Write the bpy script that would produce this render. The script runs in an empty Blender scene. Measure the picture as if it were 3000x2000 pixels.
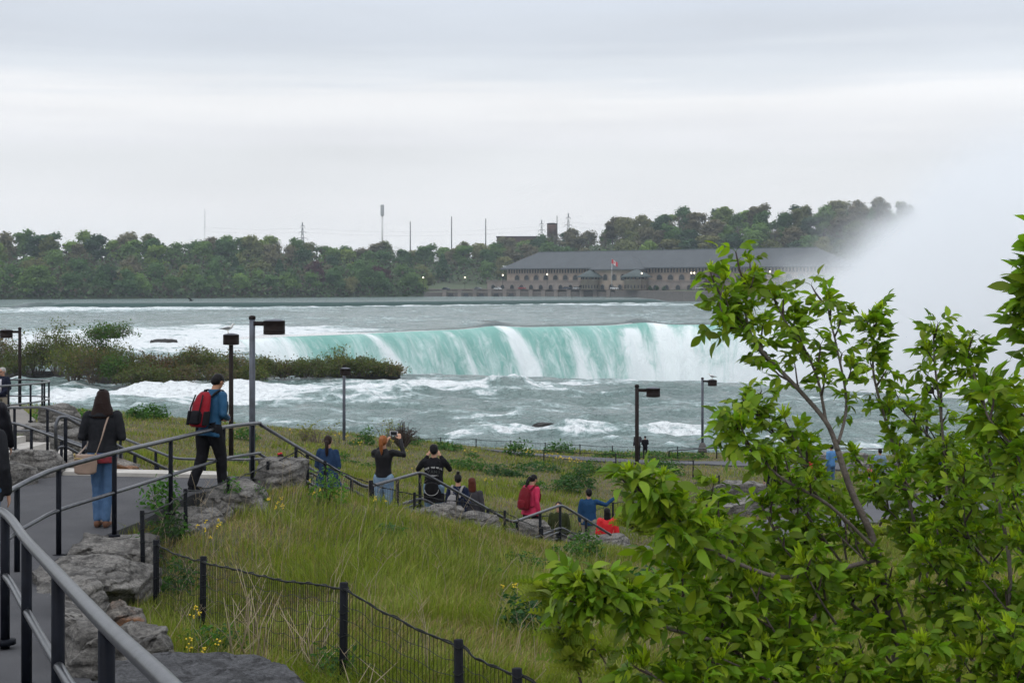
import bpy, bmesh, math, random
import numpy as np
from mathutils import Vector, Matrix, geometry, noise as mnoise

random.seed(7)
rng = np.random.default_rng(7)
scene = bpy.context.scene
COL = scene.collection
F = 4167.0          # focal length, in pixels of the 3000 px wide photograph
HY = 830.0          # row of the horizon

# ---------------------------------------------------------------- camera
cam_data = bpy.data.cameras.new("camera")
cam_data.sensor_width = 36.0
cam_data.lens = 36.0 * F / 3000.0
cam_data.shift_y = -(1000 - HY) / 3000.0
cam_data.clip_start = 0.1
cam_data.clip_end = 6000
cam = bpy.data.objects.new("camera", cam_data)
cam.location = (0, 0, 0)
cam.rotation_euler = (math.radians(90), 0, 0)
COL.objects.link(cam)
scene.camera = cam
cam_data.dof.use_dof = True
cam_data.dof.focus_distance = 13.0
cam_data.dof.aperture_fstop = 16.0

# ---------------------------------------------------------------- world
world = bpy.data.worlds.new("World")
scene.world = world
world.use_nodes = True
SUN_EL, SUN_AZ = math.radians(52), math.radians(205)   # azimuth, clockwise from +Y


def build_world():
    nt = world.node_tree
    nt.nodes.clear()
    N = nt.nodes.new
    L = nt.links.new
    out = N("ShaderNodeOutputWorld")
    sky = N("ShaderNodeTexSky")
    sky.sky_type = 'NISHITA'
    sky.sun_disc = False
    sky.sun_elevation = SUN_EL
    sky.sun_rotation = SUN_AZ
    sky.altitude = 180
    b1 = N("ShaderNodeBackground")
    b1.inputs[1].default_value = 0.08
    L(sky.outputs[0], b1.inputs[0])
    tc = N("ShaderNodeTexCoord")
    sep = N("ShaderNodeSeparateXYZ")
    L(tc.outputs["Generated"], sep.inputs[0])
    # stretched cloud noise in the direction space
    mp = N("ShaderNodeMapping")
    mp.inputs["Scale"].default_value = (1.3, 1.3, 26.0)
    mp.inputs["Rotation"].default_value = (0.012, -0.02, 0)
    L(tc.outputs["Generated"], mp.inputs[0])
    n1 = N("ShaderNodeTexNoise")
    n1.inputs["Scale"].default_value = 1.6
    n1.inputs["Detail"].default_value = 5
    n1.inputs["Roughness"].default_value = 0.55
    L(mp.outputs[0], n1.inputs["Vector"])
    mp2 = N("ShaderNodeMapping")
    mp2.inputs["Scale"].default_value = (3.0, 3.0, 14.0)
    mp2.inputs["Location"].default_value = (4, 2, 1)
    L(tc.outputs["Generated"], mp2.inputs[0])
    n2 = N("ShaderNodeTexNoise")
    n2.inputs["Scale"].default_value = 1.2
    n2.inputs["Detail"].default_value = 4
    L(mp2.outputs[0], n2.inputs["Vector"])
    # elevation + warp -> layered deck
    w = N("ShaderNodeMath"); w.operation = 'MULTIPLY_ADD'
    L(n1.outputs[0], w.inputs[0]); w.inputs[1].default_value = 0.055; w.inputs[2].default_value = -0.0275
    e = N("ShaderNodeMath"); e.operation = 'ADD'
    L(sep.outputs[2], e.inputs[0]); L(w.outputs[0], e.inputs[1])
    ramp = N("ShaderNodeValToRGB")
    cr = ramp.color_ramp
    cr.interpolation = 'EASE'
    pts = [(0.0, (0.80, 0.815, 0.845)), (0.05, (0.80, 0.80, 0.82)), (0.085, (0.74, 0.75, 0.768)),
           (0.10, (0.77, 0.775, 0.80)), (0.125, (0.86, 0.86, 0.87)), (0.145, (0.71, 0.745, 0.79)),
           (0.17, (0.62, 0.66, 0.72)), (0.20, (0.64, 0.69, 0.765)), (0.26, (0.72, 0.74, 0.79)),
           (0.36, (0.66, 0.69, 0.75)), (0.55, (0.72, 0.74, 0.79)), (1.0, (0.70, 0.72, 0.76))]
    while len(cr.elements) < len(pts):
        cr.elements.new(0.5)
    for el, (p, c) in zip(cr.elements, pts):
        el.position = p
        el.color = (*c, 1)
    L(e.outputs[0], ramp.inputs[0])
    mx = N("ShaderNodeMix"); mx.data_type = 'RGBA'; mx.blend_type = 'MULTIPLY'
    r2 = N("ShaderNodeMapRange")
    L(n2.outputs[0], r2.inputs[0])
    r2.inputs[1].default_value = 0.3; r2.inputs[2].default_value = 0.7
    r2.inputs[3].default_value = 0.95; r2.inputs[4].default_value = 1.05
    mx.inputs[0].default_value = 1.0
    L(ramp.outputs[0], mx.inputs[6]); L(r2.outputs[0], mx.inputs[7])
    # an overcast sky brightens towards the zenith
    g = N("ShaderNodeMapRange")
    L(sep.outputs[2], g.inputs[0])
    g.inputs[1].default_value = 0.16; g.inputs[2].default_value = 1.0
    g.inputs[3].default_value = 1.0; g.inputs[4].default_value = 1.9
    mz = N("ShaderNodeMix"); mz.data_type = 'RGBA'; mz.blend_type = 'MULTIPLY'
    mz.inputs[0].default_value = 1.0
    L(mx.outputs[2], mz.inputs[6]); L(g.outputs[0], mz.inputs[7])
    b2 = N("ShaderNodeBackground")
    b2.inputs[1].default_value = 1.14
    L(mz.outputs[2], b2.inputs[0])
    ms = N("ShaderNodeMixShader")
    ms.inputs[0].default_value = 0.94
    L(b1.outputs[0], ms.inputs[1]); L(b2.outputs[0], ms.inputs[2])
    L(ms.outputs[0], out.inputs[0])


build_world()
sun_data = bpy.data.lights.new("sun", 'SUN')
sun_data.energy = 0.5
sun_data.angle = math.radians(25)
sun_data.color = (1.0, 0.96, 0.9)
sun = bpy.data.objects.new("sun", sun_data)
sd = Vector((math.sin(SUN_AZ) * math.cos(SUN_EL), math.cos(SUN_AZ) * math.cos(SUN_EL), math.sin(SUN_EL)))
sun.rotation_euler = (-sd).to_track_quat('-Z', 'Y').to_euler()
sun.location = (0, 0, 60)
COL.objects.link(sun)

scene.view_settings.view_transform = 'Standard'
scene.view_settings.look = 'None'
scene.view_settings.exposure = 0.0
scene.view_settings.gamma = 1.0
scene.view_settings.use_curve_mapping = False
scene.cycles.max_bounces = 8
scene.cycles.diffuse_bounces = 3
scene.cycles.glossy_bounces = 3
scene.cycles.transmission_bounces = 4
scene.cycles.transparent_max_bounces = 12
scene.cycles.volume_bounces = 4
scene.cycles.volume_step_rate = 2.0
scene.cycles.volume_max_steps = 128
scene.cycles.use_denoising = True
scene.cycles.caustics_reflective = False
scene.cycles.caustics_refractive = False
scene.cycles.use_adaptive_sampling = True
scene.cycles.adaptive_threshold = 0.02


# ================================================================ helpers
def P(px, py, d):
    return Vector(((px - 1500) / F * d, d, -(py - HY) / F * d))


def PZ(px, py, z):
    d = -z * F / (py - HY)
    return P(px, py, d)


ORG = {}


def tag(o, label=None, cat=None, group=None, kind=None):
    if label: o['label'] = label
    if cat: o['category'] = cat
    if group: o['group'] = group
    if kind: o['kind'] = kind
    return o


def thing(name, loc, label, cat, group=None, rz=0.0):
    o = bpy.data.objects.new(name, None)
    o.empty_display_size = 0.3
    o.location = loc
    o.rotation_euler = (0, 0, rz)
    COL.objects.link(o)
    ORG[o.name] = Vector(loc)
    return tag(o, label, cat, group)


def link(name, me, parent=None, mats=None):
    """link mesh whose coordinates are world coordinates (or local ones for a prototype at the origin)"""
    o = bpy.data.objects.new(name, me)
    COL.objects.link(o)
    if mats is not None:
        for m in (mats if isinstance(mats, (list, tuple)) else [mats]):
            me.materials.append(m)
    if parent is not None:
        o.parent = parent
        off = ORG.get(parent.name, Vector((0, 0, 0)))
        if off.length > 0 and not me.get('_local'):
            me.transform(Matrix.Translation(-off))
        ORG[o.name] = off
    return o


def copy_tree(o, parent=None):
    c = o.copy()
    COL.objects.link(c)
    if parent is not None:
        c.parent = parent
    for ch in o.children:
        copy_tree(ch, c)
    return c


def recenter(o):
    """put a top-level mesh object's origin at the foot of its geometry"""
    me = o.data
    co = np.empty(len(me.vertices) * 3); me.vertices.foreach_get('co', co); co = co.reshape(-1, 3)
    c = Vector(((co[:, 0].min() + co[:, 0].max()) / 2, (co[:, 1].min() + co[:, 1].max()) / 2, co[:, 2].min()))
    me.transform(Matrix.Translation(-c))
    o.location = c
    ORG[o.name] = c
    return o


class MB:
    def __init__(s):
        s.v = []; s.f = []; s.smooth = []

    def add(s, vs, fs, smooth=False):
        n = len(s.v)
        s.v.extend([tuple(v) for v in vs])
        s.f.extend([tuple(i + n for i in f) for f in fs])
        s.smooth.extend([smooth] * len(fs))
        return s

    def box(s, c, size, rz=0.0, M=None):
        hx, hy, hz = size[0] / 2, size[1] / 2, size[2] / 2
        vs = [Vector((x, y, z)) for z in (-hz, hz) for x, y in ((-hx, -hy), (hx, -hy), (hx, hy), (-hx, hy))]
        R = M if M is not None else Matrix.Rotation(rz, 3, 'Z')
        vs = [R @ v + Vector(c) for v in vs]
        return s.add(vs, [(3, 2, 1, 0), (4, 5, 6, 7), (0, 1, 5, 4), (1, 2, 6, 5), (2, 3, 7, 6), (3, 0, 4, 7)])

    def tube(s, pts, r, n=10, caps=True, closed=False, ell=None):
        pts = [Vector(p) for p in pts]
        rs = r if isinstance(r, (list, tuple, np.ndarray)) else [r] * len(pts)
        N = len(pts)
        up = None
        rings = []
        for i, p in enumerate(pts):
            a = pts[max(i - 1, 0)] if not closed else pts[(i - 1) % N]
            b = pts[min(i + 1, N - 1)] if not closed else pts[(i + 1) % N]
            t = (b - a)
            if t.length < 1e-9: t = Vector((0, 0, 1))
            t.normalize()
            if up is None:
                up = Vector((0, 0, 1)) if abs(t.z) < 0.9 else Vector((0, 1, 0))
            x = t.cross(up)
            if x.length < 1e-6: x = t.orthogonal()
            x.normalize()
            y = x.cross(t); y.normalize()
            up = y
            ring = []
            for k in range(n):
                an = 2 * math.pi * k / n
                ring.append(p + x * (math.cos(an) * rs[i]) + y * (math.sin(an) * rs[i]))
            rings.append(ring)
        vs = [v for ring in rings for v in ring]
        fs = []
        M = N if closed else N - 1
        for i in range(M):
            for k in range(n):
                a = i * n + k; b = i * n + (k + 1) % n
                c = ((i + 1) % N) * n + (k + 1) % n; d = ((i + 1) % N) * n + k
                fs.append((a, b, c, d))
        if caps and not closed:
            fs.append(tuple(range(n - 1, -1, -1)))
            fs.append(tuple((N - 1) * n + k for k in range(n)))
        return s.add(vs, fs, True)

    def lathe(s, c, prof, n=24):
        """prof: list of (radius, z)"""
        vs = []; fs = []
        for r, z in prof:
            for k in range(n):
                a = 2 * math.pi * k / n
                vs.append(Vector((c[0] + r * math.cos(a), c[1] + r * math.sin(a), c[2] + z)))
        m = len(prof)
        for i in range(m - 1):
            for k in range(n):
                fs.append((i * n + k, i * n + (k + 1) % n, (i + 1) * n + (k + 1) % n, (i + 1) * n + k))
        fs.append(tuple(range(n - 1, -1, -1)))
        fs.append(tuple((m - 1) * n + k for k in range(n)))
        return s.add(vs, fs, True)

    def prism(s, poly, d):
        """poly: list of Vectors (planar), extruded by vector d"""
        n = len(poly); d = Vector(d)
        vs = [Vector(p) for p in poly] + [Vector(p) + d for p in poly]
        fs = [tuple(range(n - 1, -1, -1)), tuple(range(n, 2 * n))]
        fs += [(i, (i + 1) % n, n + (i + 1) % n, n + i) for i in range(n)]
        return s.add(vs, fs)

    def mesh(s, name):
        me = bpy.data.meshes.new(name)
        me.from_pydata(s.v, [], s.f)
        me.polygons.foreach_set('use_smooth', s.smooth)
        return me

    def build(s, name, mat, parent=None):
        return link(name, s.mesh(name), parent, mat)


def mesh_arr(name, V, Fa, smooth=True, attrs=None, cols=None, uv=None):
    """V (n,3), Fa (m,k) uniform faces"""
    me = bpy.data.meshes.new(name)
    V = np.asarray(V, dtype=np.float32); Fa = np.asarray(Fa, dtype=np.int32)
    m, k = Fa.shape
    me.vertices.add(len(V)); me.vertices.foreach_set('co', V.ravel())
    me.loops.add(m * k); me.loops.foreach_set('vertex_index', Fa.ravel())
    me.polygons.add(m)
    me.polygons.foreach_set('loop_start', np.arange(0, m * k, k, dtype=np.int32))
    me.update(calc_edges=True)
    me.polygons.foreach_set('use_smooth', np.full(m, smooth))
    for nm, a in (attrs or {}).items():
        at = me.attributes.new(nm, 'FLOAT', 'POINT')
        at.data.foreach_set('value', np.asarray(a, dtype=np.float32).ravel())
    for nm, a in (cols or {}).items():
        at = me.attributes.new(nm, 'FLOAT_COLOR', 'POINT')
        c = np.ones((len(V), 4), dtype=np.float32); c[:, :3] = a
        at.data.foreach_set('color', c.ravel())
    if uv is not None:
        ul = me.uv_layers.new(name='UVMap')
        ul.data.foreach_set('uv', np.asarray(uv, dtype=np.float32)[Fa.ravel()].ravel())
    me.validate()
    return me


def grid_faces(nr, nc):
    i = np.arange(nr - 1)[:, None] * nc + np.arange(nc - 1)[None, :]
    return np.stack([i, i + 1, i + nc + 1, i + nc], axis=-1).reshape(-1, 4)


def hash2(ix, iy, seed):
    ix = ix.astype(np.uint32); iy = iy.astype(np.uint32)
    h = ix * np.uint32(374761393) + iy * np.uint32(668265263) + np.uint32((seed * 2654435761) & 0xFFFFFFFF)
    h = (h ^ (h >> np.uint32(13))) * np.uint32(1274126177)
    h = h ^ (h >> np.uint32(16))
    return (h & np.uint32(0xFFFFFF)).astype(np.float64) / 16777215.0


def vn(x, y, seed=0):
    x = np.asarray(x, dtype=np.float64); y = np.asarray(y, dtype=np.float64)
    ix = np.floor(x).astype(np.int64); iy = np.floor(y).astype(np.int64)
    fx = x - ix; fy = y - iy
    fx = fx * fx * (3 - 2 * fx); fy = fy * fy * (3 - 2 * fy)
    a = hash2(ix, iy, seed); b = hash2(ix + 1, iy, seed)
    c = hash2(ix, iy + 1, seed); d = hash2(ix + 1, iy + 1, seed)
    return (a + (b - a) * fx) + ((c + (d - c) * fx) - (a + (b - a) * fx)) * fy


def fbm(x, y, seed=0, oct=4, gain=0.5):
    s = 0; a = 1; t = 0
    for o in range(oct):
        s = s + a * vn(x * (2 ** o) + o * 17.3, y * (2 ** o) - o * 9.1, seed + o)
        t += a; a *= gain
    return s / t


def sstep(a, b, x):
    t = np.clip((x - a) / (b - a), 0, 1)
    return t * t * (3 - 2 * t)


# ---------------------------------------------------------------- materials
def new_mat(name):
    m = bpy.data.materials.new(name)
    m.use_nodes = True
    nt = m.node_tree
    return m, nt, nt.nodes["Principled BSDF"]


def ramp_node(nt, pts, interp='LINEAR'):
    r = nt.nodes.new("ShaderNodeValToRGB")
    cr = r.color_ramp
    cr.interpolation = interp
    while len(cr.elements) < len(pts):
        cr.elements.new(0.5)
    for el, (p, c) in zip(cr.elements, pts):
        el.position = p
        el.color = (*c, 1) if len(c) == 3 else c
    return r


def simple_mat(name, c1, c2=None, rough=0.7, scale=5.0, bump=0.0, bump_scale=40.0, metal=0.0, spec=0.5, detail=5, coat=0.0, sheen=0.0, coords="Object"):
    m, nt, b = new_mat(name)
    N, L = nt.nodes.new, nt.links.new
    c2 = c2 or tuple(x * 0.75 for x in c1)
    tc = N("ShaderNodeTexCoord")
    n = N("ShaderNodeTexNoise"); n.inputs["Scale"].default_value = scale; n.inputs["Detail"].default_value = detail
    n.inputs["Roughness"].default_value = 0.6
    L(tc.outputs[coords], n.inputs["Vector"])
    r = ramp_node(nt, [(0.3, c1), (0.7, c2)])
    L(n.outputs[0], r.inputs[0]); L(r.outputs[0], b.inputs["Base Color"])
    b.inputs["Roughness"].default_value = rough
    b.inputs["Metallic"].default_value = metal
    b.inputs["Specular IOR Level"].default_value = spec
    b.inputs["Coat Weight"].default_value = coat
    b.inputs["Sheen Weight"].default_value = sheen
    if bump > 0:
        n2 = N("ShaderNodeTexNoise"); n2.inputs["Scale"].default_value = bump_scale; n2.inputs["Detail"].default_value = 6
        L(tc.outputs[coords], n2.inputs["Vector"])
        bp = N("ShaderNodeBump"); bp.inputs["Strength"].default_value = bump; bp.inputs["Distance"].default_value = 0.02
        L(n2.outputs[0], bp.inputs["Height"]); L(bp.outputs[0], b.inputs["Normal"])
    return m


def attr_mat(name, attr="col", rough=0.8, trans=0.0, spec=0.3, mult=None, noise=0.0, nscale=3.0, objcol=False):
    """colour from a colour attribute, or the object's own colour"""
    m, nt, b = new_mat(name)
    N, L = nt.nodes.new, nt.links.new
    if objcol:
        a = N("ShaderNodeObjectInfo"); cout = a.outputs["Color"]
        a2 = N("ShaderNodeAttribute"); a2.attribute_name = attr
        mx = N("ShaderNodeMix"); mx.data_type = 'RGBA'; mx.blend_type = 'MULTIPLY'; mx.inputs[0].default_value = 1
        L(cout, mx.inputs[6]); L(a2.outputs["Color"], mx.inputs[7]); cout = mx.outputs[2]
    else:
        a = N("ShaderNodeAttribute"); a.attribute_name = attr; cout = a.outputs["Color"]
    L(cout, b.inputs["Base Color"])
    b.inputs["Roughness"].default_value = rough
    b.inputs["Specular IOR Level"].default_value = spec
    if trans > 0:
        t = N("ShaderNodeBsdfTranslucent")
        mc = N("ShaderNodeMix"); mc.data_type = 'RGBA'; mc.blend_type = 'MULTIPLY'; mc.inputs[0].default_value = 1
        mc.inputs[7].default_value = (1.3, 1.5, 0.5, 1)
        L(cout, mc.inputs[6]); L(mc.outputs[2], t.inputs[0])
        ms = N("ShaderNodeMixShader"); ms.inputs[0].default_value = trans
        out = nt.nodes["Material Output"]
        L(b.outputs[0], ms.inputs[1]); L(t.outputs[0], ms.inputs[2]); L(ms.outputs[0], out.inputs[0])
    return m


def rock_mat(name, light, dark, scale=1.0, lichen=None):
    m, nt, b = new_mat(name)
    N, L = nt.nodes.new, nt.links.new
    tc = N("ShaderNodeTexCoord")
    mp = N("ShaderNodeMapping"); mp.inputs["Scale"].default_value = (scale, scale, scale * 3.5)
    mp.inputs["Rotation"].default_value = (0.15, 0.1, 0)
    L(tc.outputs["Object"], mp.inputs[0])
    n = N("ShaderNodeTexNoise"); n.inputs["Scale"].default_value = 3.0; n.inputs["Detail"].default_value = 9; n.inputs["Roughness"].default_value = 0.7
    L(mp.outputs[0], n.inputs["Vector"])
    n2 = N("ShaderNodeTexNoise"); n2.inputs["Scale"].default_value = 26 * scale; n2.inputs["Detail"].default_value = 6; n2.inputs["Roughness"].default_value = 0.7
    L(tc.outputs["Object"], n2.inputs["Vector"])
    r = ramp_node(nt, [(0.30, dark), (0.5, tuple((a + c) / 2 for a, c in zip(light, dark))), (0.68, light)])
    L(n.outputs[0], r.inputs[0])
    r2 = ramp_node(nt, [(0.35, (0.42, 0.42, 0.42)), (0.65, (1.35, 1.35, 1.35))])
    L(n2.outputs[0], r2.inputs[0])
    mx = N("ShaderNodeMix"); mx.data_type = 'RGBA'; mx.blend_type = 'MULTIPLY'; mx.inputs[0].default_value = 1
    L(r.outputs[0], mx.inputs[6]); L(r2.outputs[0], mx.inputs[7])
    cout = mx.outputs[2]
    if lichen:
        n3 = N("ShaderNodeTexNoise"); n3.inputs["Scale"].default_value = 2.2; n3.inputs["Detail"].default_value = 5
        L(tc.outputs["Object"], n3.inputs["Vector"])
        r3 = ramp_node(nt, [(0.48, (0, 0, 0)), (0.60, (1, 1, 1))])
        L(n3.outputs[0], r3.inputs[0])
        m3 = N("ShaderNodeMix"); m3.data_type = 'RGBA'
        L(r3.outputs[0], m3.inputs[0]); L(cout, m3.inputs[6]); m3.inputs[7].default_value = (*lichen, 1)
        cout = m3.outputs[2]
    L(cout, b.inputs["Base Color"])
    b.inputs["Roughness"].default_value = 0.8
    # cracks + grain
    v = N("ShaderNodeTexVoronoi"); v.feature = 'DISTANCE_TO_EDGE'; v.inputs["Scale"].default_value = 2.2 * scale
    ad = N("ShaderNodeMix"); ad.data_type = 'VECTOR'; ad.inputs[0].default_value = 0.25
    L(mp.outputs[0], ad.inputs[4]); L(n2.outputs["Color"], ad.inputs[5]); L(ad.outputs[1], v.inputs["Vector"])
    rv = ramp_node(nt, [(0.0, (0, 0, 0)), (0.05, (1, 1, 1))]); L(v.outputs[0], rv.inputs[0])
    mm = N("ShaderNodeMath"); mm.operation = 'MULTIPLY_ADD'; L(n.outputs[0], mm.inputs[0]); mm.inputs[1].default_value = 2.0
    L(rv.outputs[0], mm.inputs[2])
    m5 = N("ShaderNodeMath"); m5.operation = 'MULTIPLY_ADD'; L(n2.outputs[0], m5.inputs[0]); m5.inputs[1].default_value = 0.9
    L(mm.outputs[0], m5.inputs[2])
    bp = N("ShaderNodeBump"); bp.inputs["Strength"].default_value = 1.0; bp.inputs["Distance"].default_value = 0.045
    L(m5.outputs[0], bp.inputs["Height"]); L(bp.outputs[0], b.inputs["Normal"])
    return m


M_rail = simple_mat("rail_paint", (0.13, 0.135, 0.145), (0.075, 0.08, 0.09), rough=0.30, scale=14, bump=0.05, bump_scale=120, metal=0.75, spec=0.5)
M_post = simple_mat("post_paint", (0.010, 0.012, 0.018), (0.006, 0.007, 0.010), rough=0.5, scale=9, bump=0.05, bump_scale=90, spec=0.06)
M_lamp = simple_mat("lamp_bronze", (0.024, 0.017, 0.015), (0.014, 0.011, 0.011), rough=0.6, scale=6, bump=0.08, spec=0.1)
M_lampgrey = simple_mat("lamp_weathered", (0.11, 0.13, 0.17), (0.015, 0.015, 0.018), rough=0.5, scale=1.6, bump=0.08)
M_lens = simple_mat("lamp_lens", (0.5, 0.5, 0.48), rough=0.3)
M_conc = simple_mat("concrete", (0.50, 0.48, 0.44), (0.36, 0.34, 0.31), rough=0.85, scale=3, bump=0.3, bump_scale=60)
M_asph = simple_mat("asphalt", (0.066, 0.067, 0.073), (0.040, 0.041, 0.047), rough=0.85, scale=1.4, bump=0.5, bump_scale=140, detail=8)
M_asph2 = simple_mat("asphalt_path", (0.085, 0.088, 0.10), (0.06, 0.062, 0.07), rough=0.85, scale=0.6, bump=0.3, bump_scale=50)
M_rock = rock_mat("grey_limestone", (0.29, 0.275, 0.25), (0.10, 0.095, 0.088))
M_rockd = rock_mat("dark_shale", (0.125, 0.127, 0.135), (0.04, 0.042, 0.048), 1.3)
M_rocko = rock_mat("rusty_limestone", (0.32, 0.29, 0.25), (0.13, 0.12, 0.11), 1.0, lichen=(0.22, 0.10, 0.04))
M_rockw = rock_mat("wet_rock", (0.06, 0.055, 0.05), (0.012, 0.012, 0.012))
M_wire = simple_mat("black_wire", (0.016, 0.018, 0.018), rough=0.5, spec=0.2)
M_fpost = simple_mat("fence_post", (0.012, 0.013, 0.017), (0.008, 0.009, 0.011), rough=0.7, bump=0.1, spec=0.08)
M_bark = simple_mat("ash_bark", (0.16, 0.135, 0.115), (0.085, 0.068, 0.06), rough=0.8, scale=30, bump=0.4, bump_scale=120)
M_barkd = simple_mat("dark_twig", (0.07, 0.045, 0.038), (0.04, 0.028, 0.024), rough=0.75, scale=20, bump=0.3)
M_twig = simple_mat("dry_twig", (0.16, 0.125, 0.10), (0.09, 0.07, 0.055), rough=0.85, scale=2)
M_straw = simple_mat("dry_stalk", (0.42, 0.35, 0.24), (0.28, 0.22, 0.14), rough=0.8, scale=5)
M_leaf = attr_mat("leaf", trans=0.42, rough=0.5, spec=0.2)
M_grass = attr_mat("grass_blade", trans=0.25, rough=0.6, spec=0.25)
M_far = attr_mat("far_foliage", objcol=True, rough=0.9, spec=0.1, trans=0.12)

# ================================================================ ground near the viewer
CP = [  # (px, py, distance) control points of the near terrain
    (460, 1745, 15.5), (590, 1880, 13.5), (1005, 2020, 10.4), (1350, 2210, 9.2), (1560, 2250, 9.2), (2200, 2300, 9), (3000, 2350, 9),
    (870, 1425, 21.5), (1070, 1478, 23), (1300, 1535, 25.5), (1500, 1588, 27.2), (1700, 1616, 29.5), (1850, 1622, 31),
    (1000, 1700, 15.3), (700, 1560, 18), (1300, 1650, 18.5), (1600, 1750, 18.5), (1500, 1850, 14), (1900, 1850, 15), (1250, 1800, 13.5),
    (2000, 1750, 22), (2300, 1750, 21), (2600, 1750, 20), (3000, 1750, 19), (2000, 1620, 33), (2400, 1600, 33), (2800, 1600, 31), (3200, 1600, 30),
    (680, 1370, 41), (600, 1240, 60), (150, 1192, 60), (-200, 1190, 60), (1000, 1268, 66), (1300, 1300, 70), (1500, 1318, 73), (2000, 1345, 70),
    (1300, 1420, 40), (1600, 1450, 45), (1700, 1540, 37), (1868, 1490, 46), (2000, 1400, 56), (2400, 1450, 50), (2800, 1430, 53), (3200, 1420, 54),
    (2300, 1350, 66), (2700, 1350, 67), (3200, 1350, 67), (1200, 1500, 30.5), (900, 1440, 30.5), (600, 1440, 29), (300, 1330, 40), (60, 1290, 33),
    (-200, 1290, 33), (1450, 1580, 31), (1800, 1640, 34), (2100, 1530, 40), (800, 1350, 45), (1000, 1400, 36), (2500, 1530, 41), (3000, 1520, 41),
    (450, 1300, 47), (1200, 1345, 54), (1750, 1370, 62), (2050, 1335, 71.5),
]
cpw = [P(*c) for c in CP]
cpw += [Vector(p) for p in [(-1.2, 5, -2.75), (0.5, 3, -2.9), (4, 5, -3.2), (10, 8, -4), (20, 12, -4.8), (-7, 10, -3.0), (-9, 16, -3.25), (-14, 22, -3.3),
                            (-3.2, 12.5, -3.2), (-6, 19, -3.3), (-9, 25, -3.5), (-12, 30, -4.0), (-6.5, 24, -3.9), (-4.6, 25.5, -4.6), (-8.5, 27.5, -4.6), (-16, 38, -4.1),
                            (-22, 45, -4.4), (0, -2, -2.8), (-10, 2, -2.6), (15, 0, -4), (-5, 20, -3.35), (-25, 28, -3.9), (-30, 40, -4.4)]]
cpw = np.array([[c.x, c.y, c.z] for c in cpw])


def fit_tps(pts):
    n = len(pts)
    d = np.linalg.norm(pts[:, None, :2] - pts[None, :, :2], axis=-1)
    K = d + np.eye(n) * 0.6 * 0          # linear (biharmonic) kernel
    A = np.zeros((n + 3, n + 3)); A[:n, :n] = K + np.eye(n) * -0.15
    A[:n, n] = 1; A[:n, n + 1:] = pts[:, :2]; A[n, :n] = 1; A[n + 1:, :n] = pts[:, :2].T
    b = np.zeros(n + 3); b[:n] = pts[:, 2]
    return np.linalg.solve(A, b)


_w = fit_tps(cpw)


def shore_y(x):   # near shoreline (top of the bank)
    xs = np.array([-60, -33, -20, -13, -8, -3, 0, 10, 20, 45, 80])
    ys = np.array([60, 61, 61, 62, 66, 69.5, 73, 73, 71, 71, 70]) + 1.0
    return np.interp(x, xs, ys)


def terr(x, y):
    x = np.atleast_1d(np.asarray(x, float)); y = np.atleast_1d(np.asarray(y, float))
    out = np.full(x.shape, _w[len(cpw)])
    out = out + _w[len(cpw) + 1] * x + _w[len(cpw) + 2] * y
    for i, c in enumerate(cpw):
        out += _w[i] * np.hypot(x - c[0], y - c[1])
    out += (fbm(x * 0.8, y * 0.8, 3, 3) - 0.5) * 0.10
    s = y - shore_y(x)
    bank = np.clip(s, 0, 30)
    out = np.where(s > 0, np.maximum(out - bank * 0.75, -12.5), out)
    # cap: inside the staircase corridor the ground is a trench
    return out


# staircase right rail, top-of-rail points (world)
RT = [P(770, 1238, 22.5), P(1070, 1428, 24.0), P(1235, 1382, 25.97), P(1500, 1530, 27.7), P(1645, 1478, 30.0), P(1800, 1572, 31.8)]
FLOOR = [Vector((p.x, p.y, p.z - 0.95)) for p in RT]
SDIR = Vector((0.556, 0.831, 0))
SPERP = Vector((-0.831, 0.556, 0))
SW = 3.1


def corridor(x, y):
    """distance across the staircase: 0..SW inside; returns (inside mask, floor z)"""
    a = np.array([[p.x, p.y] for p in FLOOR]); z = np.array([p.z for p in FLOOR])
    # along coordinate
    s = (x - a[0, 0]) * SDIR.x + (y - a[0, 1]) * SDIR.y
    t = (x - a[0, 0]) * SPERP.x + (y - a[0, 1]) * SPERP.y
    sa = (a[:, 0] - a[0, 0]) * SDIR.x + (a[:, 1] - a[0, 1]) * SDIR.y
    ta = (a[:, 0] - a[0, 0]) * SPERP.x + (a[:, 1] - a[0, 1]) * SPERP.y
    t0 = np.interp(s, sa, ta)
    fz = np.interp(s, sa, z)
    m = (s > -0.5) & (s < sa[-1] + 1.5) & (t > t0 - 0.1) & (t < t0 + SW + 0.2)
    return m, fz


def walk_z(x, y):
    return np.interp(y, [0, 4, 7, 9.6, 12, 15.5, 23, 25], [-1.75, -2.1, -2.4, -2.66, -2.8, -3.03, -3.06, -3.1])


WALK = [(-2.0, -3), (-0.6, 0), (-1.0, 4), (-1.75, 7), (-2.85, 9.6), (-3.8, 12), (-5.0, 15.4), (-5.0, 16.6), (-4.75, 18.2), (-4.62, 20.5), (-4.1, 22.0), (-4.0, 22.55),
        (-7.3, 22.75), (-8.0, 23.2), (-9.2, 22.0), (-12, 20), (-13, 10), (-12, -3)]


def inpoly(x, y, poly):
    x = np.asarray(x); y = np.asarray(y)
    r = np.zeros(x.shape, bool)
    n = len(poly)
    for i in range(n):
        x1, y1 = poly[i]; x2, y2 = poly[(i + 1) % n]
        c = ((y1 > y) != (y2 > y)) & (x < (x2 - x1) * (y - y1) / (y2 - y1 + 1e-12) + x1)
        r ^= c
    return r


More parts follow.
